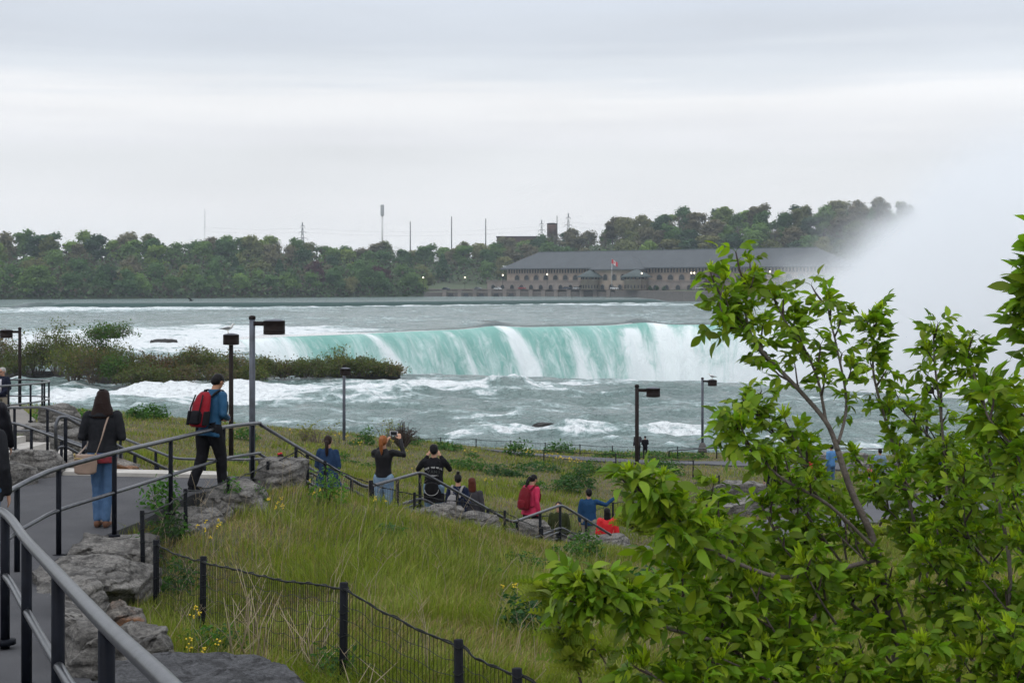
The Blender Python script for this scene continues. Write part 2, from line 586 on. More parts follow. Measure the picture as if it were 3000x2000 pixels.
def sheet(name, outline, zf, spacing, mat, dz=0.0, skirt=0.25):
    pts = []
    n = len(outline)
    for i in range(n):
        a = Vector(outline[i]); b = Vector(outline[(i + 1) % n])
        k = max(1, int((b - a).length / spacing))
        for j in range(k):
            pts.append(a.lerp(b, j / k))
    no = len(pts)
    xs = [p.x for p in pts]; ys = [p.y for p in pts]
    gx, gy = np.meshgrid(np.arange(min(xs), max(xs), spacing), np.arange(min(ys), max(ys), spacing))
    gx = gx.ravel(); gy = gy.ravel()
    k = inpoly(gx, gy, outline)
    for x, y in zip(gx[k], gy[k]):
        pts.append(Vector((x, y)))
    edges = [(i, (i + 1) % no) for i in range(no)]
    v, e, f, _, _, _ = geometry.delaunay_2d_cdt([Vector((p.x, p.y)) for p in pts], edges, [], 1, 1e-4)
    V = np.array([[p.x, p.y, 0] for p in v]); V[:, 2] = zf(V[:, 0], V[:, 1]) + dz
    vs = [tuple(p) for p in V]; fs = [tuple(t) for t in f]
    # skirt: the slab's own thickness, from boundary edges
    cnt = {}
    for t in fs:
        for a, b in zip(t, t[1:] + t[:1]):
            cnt[(min(a, b), max(a, b))] = cnt.get((min(a, b), max(a, b)), 0) + 1
    for (a, b), c in cnt.items():
        if c == 1:
            m = len(vs)
            vs += [(vs[a][0], vs[a][1], vs[a][2] - skirt), (vs[b][0], vs[b][1], vs[b][2] - skirt)]
            fs.append((a, b, m + 1, m))
    me = bpy.data.meshes.new(name)
    me.from_pydata(vs, [], fs)
    return link(name, me, None, mat)


def build_ground():
    ys = np.concatenate([np.arange(-4, 36, 0.3), np.arange(36, 92, 0.6)])
    xs = np.concatenate([np.arange(-70, -14, 1.5), np.arange(-14, 16, 0.3), np.arange(16, 90, 1.0)])
    X, Y = np.meshgrid(xs, ys)
    Z = terr(X.ravel(), Y.ravel()).reshape(X.shape)
    m, fz = corridor(X, Y)
    Z = np.where(m, np.minimum(Z, fz - 0.45), Z)
    w = inpoly(X, Y, WALK)
    Z = np.where(w, np.minimum(Z, walk_z(X, Y) - 0.12), Z)
    w = inpoly(X, Y, [(-11.4, 28.6), (-11.4, 31.9), (-6.4, 31.3), (-4.0, 28.8), (-5.4, 25.6), (-7.4, 28.0)])
    Z = np.where(w, np.minimum(Z, -3.72 - (X + 11.1) * .30), Z)
    m, nt, b = new_mat("meadow_soil")
    N, L = nt.nodes.new, nt.links.new
    tc = N("ShaderNodeTexCoord")
    n = N("ShaderNodeTexNoise"); n.inputs["Scale"].default_value = 0.35; n.inputs["Detail"].default_value = 8; n.inputs["Roughness"].default_value = 0.65
    L(tc.outputs["Object"], n.inputs["Vector"])
    n2 = N("ShaderNodeTexNoise"); n2.inputs["Scale"].default_value = 9; n2.inputs["Detail"].default_value = 6
    L(tc.outputs["Object"], n2.inputs["Vector"])
    r = ramp_node(nt, [(0.35, (0.055, 0.062, 0.018)), (0.5, (0.075, 0.07, 0.026)), (0.65, (0.095, 0.075, 0.036))])
    r2 = ramp_node(nt, [(0.3, (0.5, 0.5, 0.5)), (0.7, (1.3, 1.3, 1.3))])
    L(n.outputs[0], r.inputs[0]); L(n2.outputs[0], r2.inputs[0])
    mx = N("ShaderNodeMix"); mx.data_type = 'RGBA'; mx.blend_type = 'MULTIPLY'; mx.inputs[0].default_value = 1
    L(r.outputs[0], mx.inputs[6]); L(r2.outputs[0], mx.inputs[7]); L(mx.outputs[2], b.inputs["Base Color"])
    b.inputs["Roughness"].default_value = 0.95
    bp = N("ShaderNodeBump"); bp.inputs["Strength"].default_value = 0.8; bp.inputs["Distance"].default_value = 0.05
    L(n2.outputs[0], bp.inputs["Height"]); L(bp.outputs[0], b.inputs["Normal"])
    me = mesh_arr("ground", np.stack([X, Y, Z], -1).reshape(-1, 3), grid_faces(len(ys), len(xs)))
    tag(link("ground", me, None, m), kind="structure")
    o = sheet("walkway", WALK, walk_z, 0.5, M_asph); tag(o, kind="structure")


build_ground()

# lower asphalt paths, laid over the ground
PATH_A = [(2.2, 33.2), (3.5, 35.5), (6.0, 38.5), (9.0, 43.5), (12.5, 48.5), (16, 52), (24, 54), (40, 55), (40, 46), (24, 45.5), (16, 44), (11, 41), (7.5, 36.5), (5.4, 33.2), (3.6, 31.6), (2.6, 32.2)]
PATH_B = [(-1.5, 67.5), (2, 65.6), (8, 64.2), (13, 62.0), (16, 58), (17.5, 52.5), (20, 53.5), (19, 59.5), (15.5, 64.5), (9, 66.8), (2, 68.0), (-1.5, 69)]


def drape(x, y):
    return terr(x, y)


tag(sheet("lower_path", PATH_A, drape, 0.7, M_asph2, 0.07, 0.4), kind="structure")
tag(sheet("shore_path", PATH_B, drape, 0.7, M_asph2, 0.075, 0.4), kind="structure")


def on_path(x, y):
    m, _ = corridor(x, y)
    m2 = inpoly(x, y, WALK) | inpoly(x, y, PATH_A) | inpoly(x, y, PATH_B) | inpoly(x, y, LPLAT) | inpoly(x, y, LSTAIR)
    return m | m2


LPLAT = [(-24, 31), (-12.4, 31.2), (-12.0, 33.5), (-13.4, 40), (-16, 46), (-24, 47)]
LSTAIR = [(-11.4, 28.6), (-11.4, 31.9), (-6.4, 31.3), (-4.0, 28.8), (-5.4, 25.6), (-7.4, 28.0)]


# ================================================================ river
WATER = -9.5
APEX = P(690, 1000, 240)
LIP = [(APEX.x, APEX.y)] + [(P(a, b, d).x, d) for a, b, d in [(800, 0, 252), (1000, 0, 264), (1245, 0, 285), (1408, 0, 299), (1663, 0, 316), (1867, 0, 327), (2200, 0, 327)]] + \
      [(75, 318), (100, 300), (122, 278), (140, 250), (150, 215), (155, 170)]
BRINK = [(APEX.x, APEX.y), (-36, 197), (-27, 168), (-20, 156), (-12.4, 149), (0, 146), (7, 141.5), (22, 135.5), (30, 126), (35, 118), (47, 108), (60, 100), (85, 92)]
XG = APEX.x


def yb(x):
    return np.interp(x, [p[0] for p in BRINK], [p[1] for p in BRINK])


def yl(x):
    return np.interp(x, [p[0] for p in LIP[:9]] + [100, 122, 140, 300], [p[1] for p in LIP[:9]] + [300, 285, 280, 280])


def waves(x, y, amp):
    """rough river surface: steep-sided chop in several scales"""
    h = 0
    for k, (lx, ly, a) in enumerate([(9, 6, 0.55), (4.2, 3.0, 0.32), (1.9, 1.4, 0.16), (0.9, 0.7, 0.07)]):
        n = vn(x / lx + k * 7.1 + 0.4 * vn(x / lx, y / ly, 90 + k), y / ly - k * 3.3, 40 + k)
        h = h + a * (1 - np.abs(2 * n - 1)) ** 1.6
    return (h - 0.45) * amp


def blobs(x, y, L):
    s = np.zeros(x.shape)
    wx = (fbm(x * 0.25, y * 0.25, 71, 3) - 0.5)
    for px, py, rx, ry, a in L:
        c = PZ(px, py, WATER)
        d = c.y
        ex = rx * d / F; ey = ry * d * d / (9.5 * F)
        q = ((x - c.x) / ex + wx * 1.2) ** 2 + ((y - c.y) / ey + wx * 1.6) ** 2
        s = s + a * np.exp(-q)
    return s


NEARFOAM = [(250, 1148, 260, 27, 0.95), (560, 1148, 300, 21, 0.9), (850, 1140, 260, 18, 0.85), (1150, 1145, 220, 11, 0.75), (1400, 1128, 240, 12, 0.85), (1250, 1112, 300, 7, 0.7),
            (1650, 1118, 220, 5, 0.45), (100, 1180, 130, 14, 0.7), (700, 1175, 160, 8, 0.35), (1100, 1165, 130, 7, 0.4), (1360, 1268, 42, 8, 0.6), (1440, 1262, 45, 7, 0.5),
            (1560, 1258, 110, 8, 0.45), (1680, 1265, 60, 6, 0.45), (1950, 1262, 45, 9, 0.55), (2020, 1270, 60, 10, 0.6), (2200, 1275, 90, 10, 0.6), (1740, 1262, 60, 6, 0.5),
            (900, 1225, 120, 5, 0.3), (2500, 1290, 120, 12, 0.6), (2060, 1170, 120, 4, 0.3), (400, 1200, 200, 6, 0.3), (1470, 1150, 90, 4, 0.35), (1150, 1290, 120, 4, 0.3)]
NEARHUMP = [(330, 1190, 110, 16, 0.5), (530, 1180, 80, 12, 0.4), (1180, 1150, 120, 12, 0.7), (1460, 1140, 110, 9, 0.8), (1400, 1262, 60, 9, 0.5), (1680, 1252, 60, 8, 0.6), (1920, 1245, 60, 10, 0.6),
            (900, 1160, 140, 10, 0.5), (1900, 1138, 160, 6, 0.5)]
FARFOAM = [(1000, 975, 300, 8, .35), (350, 950, 500, 5, .3), (450, 1000, 420, 26, 0.8), (750, 990, 260, 20, 0.7), (150, 990, 260, 18, 0.6), (350, 985, 170, 14, 0.9), (150, 975, 200, 9, 0.5), (520, 1000, 190, 16, 0.95), (700, 985, 200, 13, 0.9), (850, 972, 180, 8, 0.7), (620, 965, 250, 7, 0.6), (930, 985, 120, 6, 0.5),
           (1050, 968, 130, 4, 0.4), (250, 1020, 300, 20, 0.8), (300, 908, 260, 3.0, 0.9), (130, 912, 240, 4, 0.6), (700, 905, 350, 2.2, 0.6), (1000, 935, 400, 3, 0.25), (1500, 940, 300, 2.5, 0.2),
           (100, 960, 160, 5, 0.45), (450, 960, 200, 4, 0.5), (1900, 893, 260, 2.0, 0.8), (2150, 905, 150, 3, 0.4), (1980, 948, 40, 4, 0.6), (700, 1010, 120, 10, 0.8), (560, 1040, 200, 20, 0.7), (60, 1010, 200, 15, 0.6)]


def water_material(name, falls=False):
    m, nt, b = new_mat(name)
    N, L = nt.nodes.new, nt.links.new
    tc = N("ShaderNodeTexCoord")
    at = N("ShaderNodeAttribute"); at.attribute_name = "foam"
    sm = N("ShaderNodeAttribute"); sm.attribute_name = "glassy"
    mp = N("ShaderNodeMapping"); mp.inputs["Scale"].default_value = (1.0, 1.0, 1.0)
    L(tc.outputs["Object"], mp.inputs[0])
    n = N("ShaderNodeTexNoise"); n.inputs["Scale"].default_value = 0.9; n.inputs["Detail"].default_value = 7; n.inputs["Roughness"].default_value = 0.68
    n.inputs["Distortion"].default_value = 0.6
    L(mp.outputs[0], n.inputs["Vector"])
    n2 = N("ShaderNodeTexNoise"); n2.inputs["Scale"].default_value = 0.12; n2.inputs["Detail"].default_value = 4
    L(mp.outputs[0], n2.inputs["Vector"])
    mp3 = N("ShaderNodeMapping"); mp3.inputs["Scale"].default_value = (0.16, 0.34, 1.0); L(tc.outputs["Object"], mp3.inputs[0])
    n3 = N("ShaderNodeTexNoise"); n3.inputs["Scale"].default_value = 1.0; n3.inputs["Detail"].default_value = 6; n3.inputs["Roughness"].default_value = 0.6; n3.inputs["Distortion"].default_value = 0.5
    L(mp3.outputs[0], n3.inputs["Vector"])
    a0 = N("ShaderNodeMath"); a0.operation = 'MULTIPLY_ADD'; L(n3.outputs[0], a0.inputs[0]); a0.inputs[1].default_value = 1.4; a0.inputs[2].default_value = -0.70
    a1 = N("ShaderNodeMath"); a1.operation = 'MULTIPLY_ADD'; L(n.outputs[0], a1.inputs[0]); a1.inputs[1].default_value = 1.5
    a1b = N("ShaderNodeMath"); a1b.operation = 'ADD'; L(a0.outputs[0], a1b.inputs[0]); a1b.inputs[1].default_value = -0.75
    L(a1b.outputs[0], a1.inputs[2])
    a2 = N("ShaderNodeMath"); a2.operation = 'ADD'; L(a1.outputs[0], a2.inputs[0]); L(at.outputs["Fac"], a2.inputs[1])
    rf = N("ShaderNodeMapRange"); rf.interpolation_type = 'SMOOTHSTEP'
    L(a2.outputs[0], rf.inputs[0]); rf.inputs[1].default_value = 0.20; rf.inputs[2].default_value = 0.75
    # water body colour
    rb = ramp_node(nt, [(0.3, (0.125, 0.19, 0.18)), (0.7, (0.20, 0.27, 0.258))])
    L(n2.outputs[0], rb.inputs[0])
    dk = N("ShaderNodeMix"); dk.data_type = 'RGBA'
    L(sm.outputs["Fac"], dk.inputs[0]); L(rb.outputs[0], dk.inputs[6]); dk.inputs[7].default_value = (0.030, 0.066, 0.058, 1)
    fc = N("ShaderNodeMix"); fc.data_type = 'RGBA'
    # thin foam is green-tinted, thick foam white
    fw = ramp_node(nt, [(0.0, (0.30, 0.46, 0.45)), (0.6, (0.56, 0.67, 0.68)), (1.0, (0.82, 0.86, 0.87))])
    L(rf.outputs[0], fw.inputs[0])
    L(rf.outputs[0], fc.inputs[0]); L(dk.outputs[2], fc.inputs[6]); L(fw.outputs[0], fc.inputs[7])
    L(fc.outputs[2], b.inputs["Base Color"])
    rr = N("ShaderNodeMapRange"); L(rf.outputs[0], rr.inputs[0]); rr.inputs[3].default_value = 0.12; rr.inputs[4].default_value = 0.9
    L(rr.outputs[0], b.inputs["Roughness"])
    sp = N("ShaderNodeMapRange"); L(rf.outputs[0], sp.inputs[0]); sp.inputs[3].default_value = 0.42; sp.inputs[4].default_value = 0.1
    L(sp.outputs[0], b.inputs["Specular IOR Level"])
    b.inputs["IOR"].default_value = 1.33
    # small chop
    w1 = N("ShaderNodeTexNoise"); w1.inputs["Scale"].default_value = 1.6; w1.inputs["Detail"].default_value = 6; w1.inputs["Roughness"].default_value = 0.6
    w1.inputs["Distortion"].default_value = 0.8
    L(mp.outputs[0], w1.inputs["Vector"])
    bp = N("ShaderNodeBump"); bp.inputs["Distance"].default_value = 0.55; bp.inputs["Strength"].default_value = 1.0
    L(w1.outputs[0], bp.inputs["Height"])
    w2 = N("ShaderNodeTexNoise"); w2.inputs["Scale"].default_value = 0.30; w2.inputs["Detail"].default_value = 5; w2.inputs["Roughness"].default_value = 0.6
    L(mp.outputs[0], w2.inputs["Vector"])
    bp2 = N("ShaderNodeBump"); bp2.inputs["Distance"].default_value = 1.6; bp2.inputs["Strength"].default_value = 0.7
    L(w2.outputs[0], bp2.inputs["Height"]); L(bp.outputs[0], bp2.inputs["Normal"]); L(bp2.outputs[0], b.inputs["Normal"])
    return m


M_water = water_material("river_water")


def build_river():
    # near reach, between the bank and the near brink, and then over the brink
    xs = np.arange(-80, 86, 0.34)
    nr = 300
    X = np.repeat(xs[None, :], nr, 0)
    T = np.linspace(0, 1, nr)[:, None]
    top = np.where(xs < XG, APEX.y + 1, yb(xs))
    y0 = 60.0
    Y = y0 * (np.maximum(top, 80)[None, :] / y0) ** T        # closer rows near the bank
    foam = np.clip(blobs(X, Y, NEARFOAM) + blobs(X, Y, FARFOAM) * sstep(165, 215, Y), 0, 1.3)
    Z = WATER + waves(X, Y, 1.0) * (1.05 + 0.35 * np.clip(foam, 0, 1)) + blobs(X, Y, NEARHUMP) * 1.1
    Z = Z - 0.2 + sstep(0.85, 1.3, foam) * 0.3
    crest = waves(X, Y, 1.0)
    foam = foam * 0.95 + sstep(0.2, 0.65, crest) * 0.38 - 0.04 + (fbm(X / 3.0, Y / 1.2, 77, 3) - .5) * .7 + .17
    # the water draws smooth as it reaches the brink
    k = sstep(0, 10, top[None, :] - Y)
    k = np.where(X < XG, 1, k)
    Z = WATER + (Z - WATER) * (0.4 + 0.6 * k)
    rows = [np.stack([X, Y, Z], -1)]
    frow = [foam]
    for j, (dy, dz) in enumerate([(1.0, 0.15), (2, 0.6), (3.2, 1.6), (4.5, 3.2), (6, 6), (8, 12), (10, 22), (12, 46)]):
        lastz = Z[-1]
        yy = Y[-1] + dy; zz = lastz - dz
        yy = np.where(xs < XG, Y[-1], yy); zz = np.where(xs < XG, lastz - 0.01 * j, zz)
        rows.append(np.stack([xs, yy, zz], -1)[None]); frow.append((foam[-1] + 0.06 * j)[None])
    V = np.concatenate(rows, 0); fo = np.concatenate(frow, 0)
    fo = np.where(fo > .5, .5 + (fo - .5) * .5, fo)
    me = mesh_arr("near_rapids", V.reshape(-1, 3), grid_faces(V.shape[0], V.shape[1]), attrs={"foam": fo, "glassy": np.zeros(fo.size)})
    tag(link("near_rapids", me, None, M_water), kind="structure")

    # upper river, from the horseshoe lip to the far shore, with the low weir
    xs = np.arange(-330, 300, 1.05)
    t = np.concatenate([np.linspace(0, 1, 330)])
    Y0 = np.where(xs < XG, APEX.y - 6, yl(xs))
    Y1 = np.full(xs.shape, 880.0)
    Y = Y0[None, :] + (Y1 - Y0)[None, :] * (t[:, None] ** 1.25)
    X = np.repeat(xs[None, :], len(t), 0)
    yw = np.interp(X, [-400, -181, -69, 0, 66, 300], [540, 545, 574, 628, 690, 700])
    # snap rows around the weir so that its face is sharp
    wl = 5.0
    foam = np.clip(blobs(X, Y, FARFOAM), 0, 1.4)
    big = fbm(X / 40, Y / 60, 12, 4)
    streak = fbm(X / 9, Y / 16, 15, 4)
    foam = foam + (streak - 0.5) * 0.75 + .06 + (big - 0.5) * 0.4 - 0.02
    h = waves(X / 1.6, Y / 1.6, 1.0)
    foam = foam + sstep(0.2, 0.7, h) * 0.22
    lipk = sstep(2, 26, Y - Y0[None, :])
    left = np.interp(X, [-60, -30, 0], [1, 0.5, 0])       # rough cascades on the left
    Z = WATER + h * 0.75 * np.maximum(lipk, left) + np.clip(blobs(X, Y, FARFOAM), 0, 1) * 0.5 * left
    Z[0] = np.where(xs < XG, Z[0] - 1.2, Z[0]); Z[1] = np.where(xs < XG, Z[1] - .6, Z[1])
    # upstream level above the weir
    soft = sstep(-181, -230, X)
    wid = 3.2 + soft * 90
    up = sstep(0, 1, (Y - yw) / wid)
    endr = 1 - sstep(66, 80, X) * 0.9
    Z = np.where(Y > yw - 1, WATER + up * 2.0 * endr + (Z - WATER) * (0.12 + 0.2 * soft), Z)
    front = np.exp(-((Y - (yw - 5)) / 7.0) ** 2) * (1 - soft) * endr
    foam = foam * (1 - 0.9 * sstep(-3, 3, Y - yw) * (1 - soft)) - 0.25 * sstep(-3, 6, Y - yw) * (1 - soft)
    foam = foam + front * (0.9 + 0.5 * fbm(X / 9, Y * 0, 31, 3))
    Z = Z + front * 0.35 * fbm(X / 3, Y / 3, 33, 3)
    gl = sstep(-1.5, 0.5, Y - yw) * sstep(9, 5, Y - yw) * (1 - soft) * endr; foam = foam - gl * .8
    gl = np.clip(gl * 1.3 + (1 - lipk) * (1 - left) * 0.75 * sstep(1, 3, 4 - 0 * X), 0, 1)
    foam = foam - (1 - lipk) * (1 - left) * 0.5
    # boulders break the lip: dark swells just above two white plumes
    for px, w_ in ((1450, 9), (1890, 13)):
        cx = (px - 1500) / F * 312
        g = np.exp(-((X - cx) / 4.5) ** 2 - ((Y - Y0[None, :] - 5) / 5) ** 2)
        Z = Z + g * 1.3
        gl = np.clip(gl + g, 0, 1)
    foam = np.where(foam > .45, .45 + (foam - .45) * .45, foam)
    # the smooth dark sheet sliding over the weir
    wx = np.arange(-184, 80, 0.9); prof = [(4.6, -7.42), (3.0, -7.40), (1.8, -7.50), (0.8, -7.85), (0.0, -8.4), (-0.7, -9.05), (-1.3, -9.75)]
    wy = np.interp(wx, [-400, -181, -69, 0, 66, 300], [540, 545, 574, 628, 690, 700]); en = sstep(-184, -172, wx) * sstep(80, 66, wx)
    WV = np.stack([np.stack([wx, wy + a, WATER + (z - WATER) * (.15 + .85 * en) + .05 * vn(wx / 1.7, wx * 0 + a, 5)], -1) for a, z in prof])
    mg = water_material("weir_water"); bs = mg.node_tree.nodes["Principled BSDF"]
    tag(link("weir_sheet", mesh_arr("weir_sheet", WV.reshape(-1, 3), grid_faces(len(prof), len(wx)), attrs={"foam": np.full(WV[..., 0].size, -1.2), "glassy": np.full(WV[..., 0].size, 1.0)}), None, mg), kind="structure")
    for lk in list(mg.node_tree.links):
        if lk.to_node == bs and lk.to_socket.name in ("Specular IOR Level", "Normal"): mg.node_tree.links.remove(lk)
    bs.inputs["Specular IOR Level"].default_value = .2
    me = mesh_arr("upper_river", np.stack([X, Y, Z], -1).reshape(-1, 3), grid_faces(*X.shape), attrs={"foam": foam, "glassy": gl})
    tag(link("upper_river", me, None, M_water), kind="structure")
    return


build_river()


def falls_material():
    m, nt, b = new_mat("falling_water")
    N, L = nt.nodes.new, nt.links.new
    uv = N("ShaderNodeUVMap"); uv.uv_map = "UVMap"
    at = N("ShaderNodeAttribute"); at.attribute_name = "foam"

    def nz(sx, sy, det, rough, dist=0.0, loc=(0, 0, 0)):
        mp = N("ShaderNodeMapping"); mp.inputs["Scale"].default_value = (sx, sy, 1); mp.inputs["Location"].default_value = loc
        L(uv.outputs[0], mp.inputs[0])
        n = N("ShaderNodeTexNoise"); n.inputs["Scale"].default_value = 1.0; n.inputs["Detail"].default_value = det
        n.inputs["Roughness"].default_value = rough; n.inputs["Distortion"].default_value = dist
        L(mp.outputs[0], n.inputs["Vector"])
        return n
    streak = nz(1.1, 0.09, 6, 0.65, 0.3)
    cloud = nz(0.38, 0.22, 8, 0.72, 0.9, (3, 5, 0))
    broad = nz(0.11, 0.03, 3, 0.5, 0.2, (9, 1, 0))
    s1 = N("ShaderNodeMath"); s1.operation = 'MULTIPLY_ADD'; L(streak.outputs[0], s1.inputs[0]); s1.inputs[1].default_value = 0.65; s1.inputs[2].default_value = -0.5
    s2 = N("ShaderNodeMath"); s2.operation = 'MULTIPLY_ADD'; L(cloud.outputs[0], s2.inputs[0]); s2.inputs[1].default_value = 1.7; L(s1.outputs[0], s2.inputs[2])
    s3 = N("ShaderNodeMath"); s3.operation = 'MULTIPLY_ADD'; L(broad.outputs[0], s3.inputs[0]); s3.inputs[1].default_value = 0.7; L(s2.outputs[0], s3.inputs[2])
    s4 = N("ShaderNodeMath"); s4.operation = 'ADD'; L(s3.outputs[0], s4.inputs[0]); L(at.outputs["Fac"], s4.inputs[1])
    rf = N("ShaderNodeMapRange"); rf.interpolation_type = 'SMOOTHSTEP'
    L(s4.outputs[0], rf.inputs[0]); rf.inputs[1].default_value = 0.80; rf.inputs[2].default_value = 1.75
    base = ramp_node(nt, [(0.3, (0.18, 0.41, 0.355)), (0.7, (0.30, 0.55, 0.495))])
    L(broad.outputs[0], base.inputs[0])
    mx = N("ShaderNodeMix"); mx.data_type = 'RGBA'
    L(rf.outputs[0], mx.inputs[0]); L(base.outputs[0], mx.inputs[6]); mx.inputs[7].default_value = (0.84, 0.90, 0.90, 1)
    L(mx.outputs[2], b.inputs["Base Color"])
    b.inputs["Roughness"].default_value = 0.55
    b.inputs["Specular IOR Level"].default_value = 0.35
    b.inputs["IOR"].default_value = 1.33
    bp = N("ShaderNodeBump"); bp.inputs["Distance"].default_value = 0.9; bp.inputs["Strength"].default_value = 0.5
    L(s2.outputs[0], bp.inputs["Height"]); L(bp.outputs[0], b.inputs["Normal"])
    return m


def build_falls():
    # resample the lip
    pts = np.array(LIP)
    # smooth by Chaikin
    for _ in range(2):
        q = [pts[0]]
        for a, c in zip(pts[:-1], pts[1:]):
            q += [a * 0.75 + c * 0.25, a * 0.25 + c * 0.75]
        q.append(pts[-1]); pts = np.array(q)
    seg = np.linalg.norm(np.diff(pts, axis=0), axis=1)
    s = np.concatenate([[0], np.cumsum(seg)])
    S = np.arange(0, s[-1], 0.8)
    lx = np.interp(S, s, pts[:, 0]); ly = np.interp(S, s, pts[:, 1])
    # follow the river grid's edge where it exists
    ly = np.where(lx < 100, yl(lx), ly)
    tx = np.gradient(lx); ty = np.gradient(ly)
    # smooth tangents so the sheet fans out evenly
    ker = np.ones(25) / 25
    tx = np.convolve(np.pad(tx, 12, 'edge'), ker, 'valid'); ty = np.convolve(np.pad(ty, 12, 'edge'), ker, 'valid')
    ln = np.hypot(tx, ty); nx, ny = ty / ln, -tx / ln
    tau = np.linspace(0, 1, 110) ** 1.15 * 3.25
    Sg, Tg = np.meshgrid(S, tau)
    vel = 3.6 + 1.6 * fbm(Sg / 14, Tg * 0 + 2, 5, 3) + 0.5 * (vn(Sg / 2.2, Tg * 0.3, 8) - 0.5)
    out = vel * Tg + (fbm(Sg / 1.8, Tg * 1.2, 21, 3) - 0.5) * np.clip(Tg, 0, 1.6) * 1.3
    drop = 4.9 * Tg ** 2
    PX = 1500 + F * lx / ly
    foam = np.clip(Tg / 1.5, 0, 1) ** 1.1 * 0.40 - 0.20 + np.zeros_like(Sg)
    pxg = np.repeat(PX[None, :], len(tau), 0)

    def plume(c, w0, w1, a, t0=0.0, drift=0):
        w = w0 + (w1 - w0) * np.clip(Tg / 1.5, 0, 1)
        return a * np.exp(-((pxg - c - drift * Tg) / w) ** 2) * sstep(t0, t0 + 0.25, Tg + 0.25)
    foam = foam + plume(1468, 16, 30, 1.1, 0, 22) + plume(1925, 30, 48, .9, 0, 25) + plume(1830, 18, 44, 0.9, 0.5, 6) + sstep(2150, 2420, pxg) * 0.9
    foam = foam + sstep(1960, 2150, pxg) * 0.35 * sstep(0.2, 0.9, Tg) + plume(1060, 10, 20, 0.8, 0.0, 45) + plume(760, 60, 80, 0.5) + plume(1290, 12, 16, 0.35, .3, 30) + plume(1640, 12, 25, 0.45, .3, 10)
    foam = foam + (1 - sstep(700, 900, pxg)) * 0.35
    foam = foam + plume(2010, 20, 50, 0.5, 0.3)
    X = lx[None, :] + nx[None, :] * out; Y = ly[None, :] + ny[None, :] * out
    Z = WATER - drop - 0.02
    g = 0
    for px in (1450, 1890):
        g = g + np.exp(-((pxg - px) / 55.0) ** 2) * np.exp(-Tg * 4)
    Z = Z + g * 0.5
    me = mesh_arr("horseshoe_falls", np.stack([X, Y, Z], -1).reshape(-1, 3), grid_faces(*X.shape), attrs={"foam": foam}, uv=np.stack([Sg + 0 * Tg, drop], -1).reshape(-1, 2))
    tag(link("waterfall", me, None, falls_material()), kind="structure")
    # plunge pool far below
    mb = MB(); mb.box((90, 200, -62.5), (420, 300, 1)); tag(mb.build("plunge_pool", M_water), kind="structure")


build_falls()

# ================================================================ far shore
SHX = np.array([-420, -276, -236, -154, -43, 0, 57, 89, 110, 151, 209, 300, 420])
SHY = np.array([620, 640, 655, 715, 812, 832, 790, 742, 725, 702, 672, 640, 620.])


def fs(x):
    return np.interp(x, SHX, SHY)


def far_ground(x, y):
    """height of the far bank at (x, y)"""
    d = y - fs(x)
    top = np.interp(x, [-400, -200, -60, 0, 60, 120, 200, 400], [13, 15, 14, 19, 27, 31, 33, 36])
    # the shelf with the parkway, then the escarpment
    z = -6.8 + 2.2 * sstep(0, 6, d) + 3.0 * sstep(6, 40, d)
    ps = np.interp(x, [-400, -60, -20, 170, 200, 400], [45, 45, 70, 75, 60, 45])
    z = z + (top + 1.6) * sstep(ps, ps + 150, d)
    return z + (fbm(x / 25, y / 25, 61, 3) - 0.5) * 1.5 * sstep(10, 60, d)


def build_far_bank():
    xs = np.arange(-420, 420, 6.0)
    ds = np.concatenate([np.linspace(-2, 0.5, 3), np.linspace(1.5, 20, 8), np.linspace(26, 420, 50)])
    X, D = np.meshgrid(xs, ds)
    Y = fs(X) + D
    Z = far_ground(X, Y)
    Z = np.where(D < 0.3, -11, Z)
    V = np.stack([X, Y, Z], -1)
    m = simple_mat("far_bank_grass", (0.055, 0.085, 0.03), (0.045, 0.055, 0.025), rough=0.95, scale=0.06)
    tag(link("far_bank", mesh_arr("far_bank", V.reshape(-1, 3), grid_faces(*X.shape)), None, m), kind="structure")
    # land and valley floor that close the view to the horizon
    mb = MB(); mb.box((0, 2400, 2), (7000, 2400, 2)); tag(mb.build("distant_land", m), kind="structure")


build_far_bank()

# ---------------------------------------------------------------- trees of the far shore
TREE_COLS = {
    'green': [(0.081, 0.141, 0.040), (0.068, 0.125, 0.040), (0.098, 0.161, 0.045), (0.056, 0.108, 0.038)],
    'olive': [(0.134, 0.147, 0.058), (0.146, 0.147, 0.063), (0.116, 0.134, 0.050)],
    'brown': [(0.134, 0.125, 0.072), (0.122, 0.110, 0.067)],
    'lime': [(0.146, 0.218, 0.050), (0.159, 0.211, 0.056)],
    'dark': [(0.041, 0.079, 0.036), (0.039, 0.072, 0.034)],
    'purple': [(0.049, 0.020, 0.027), (0.059, 0.023, 0.029)],
}
M_ftrunk = simple_mat("far_trunk", (0.07, 0.06, 0.05), (0.04, 0.035, 0.03), rough=0.9)


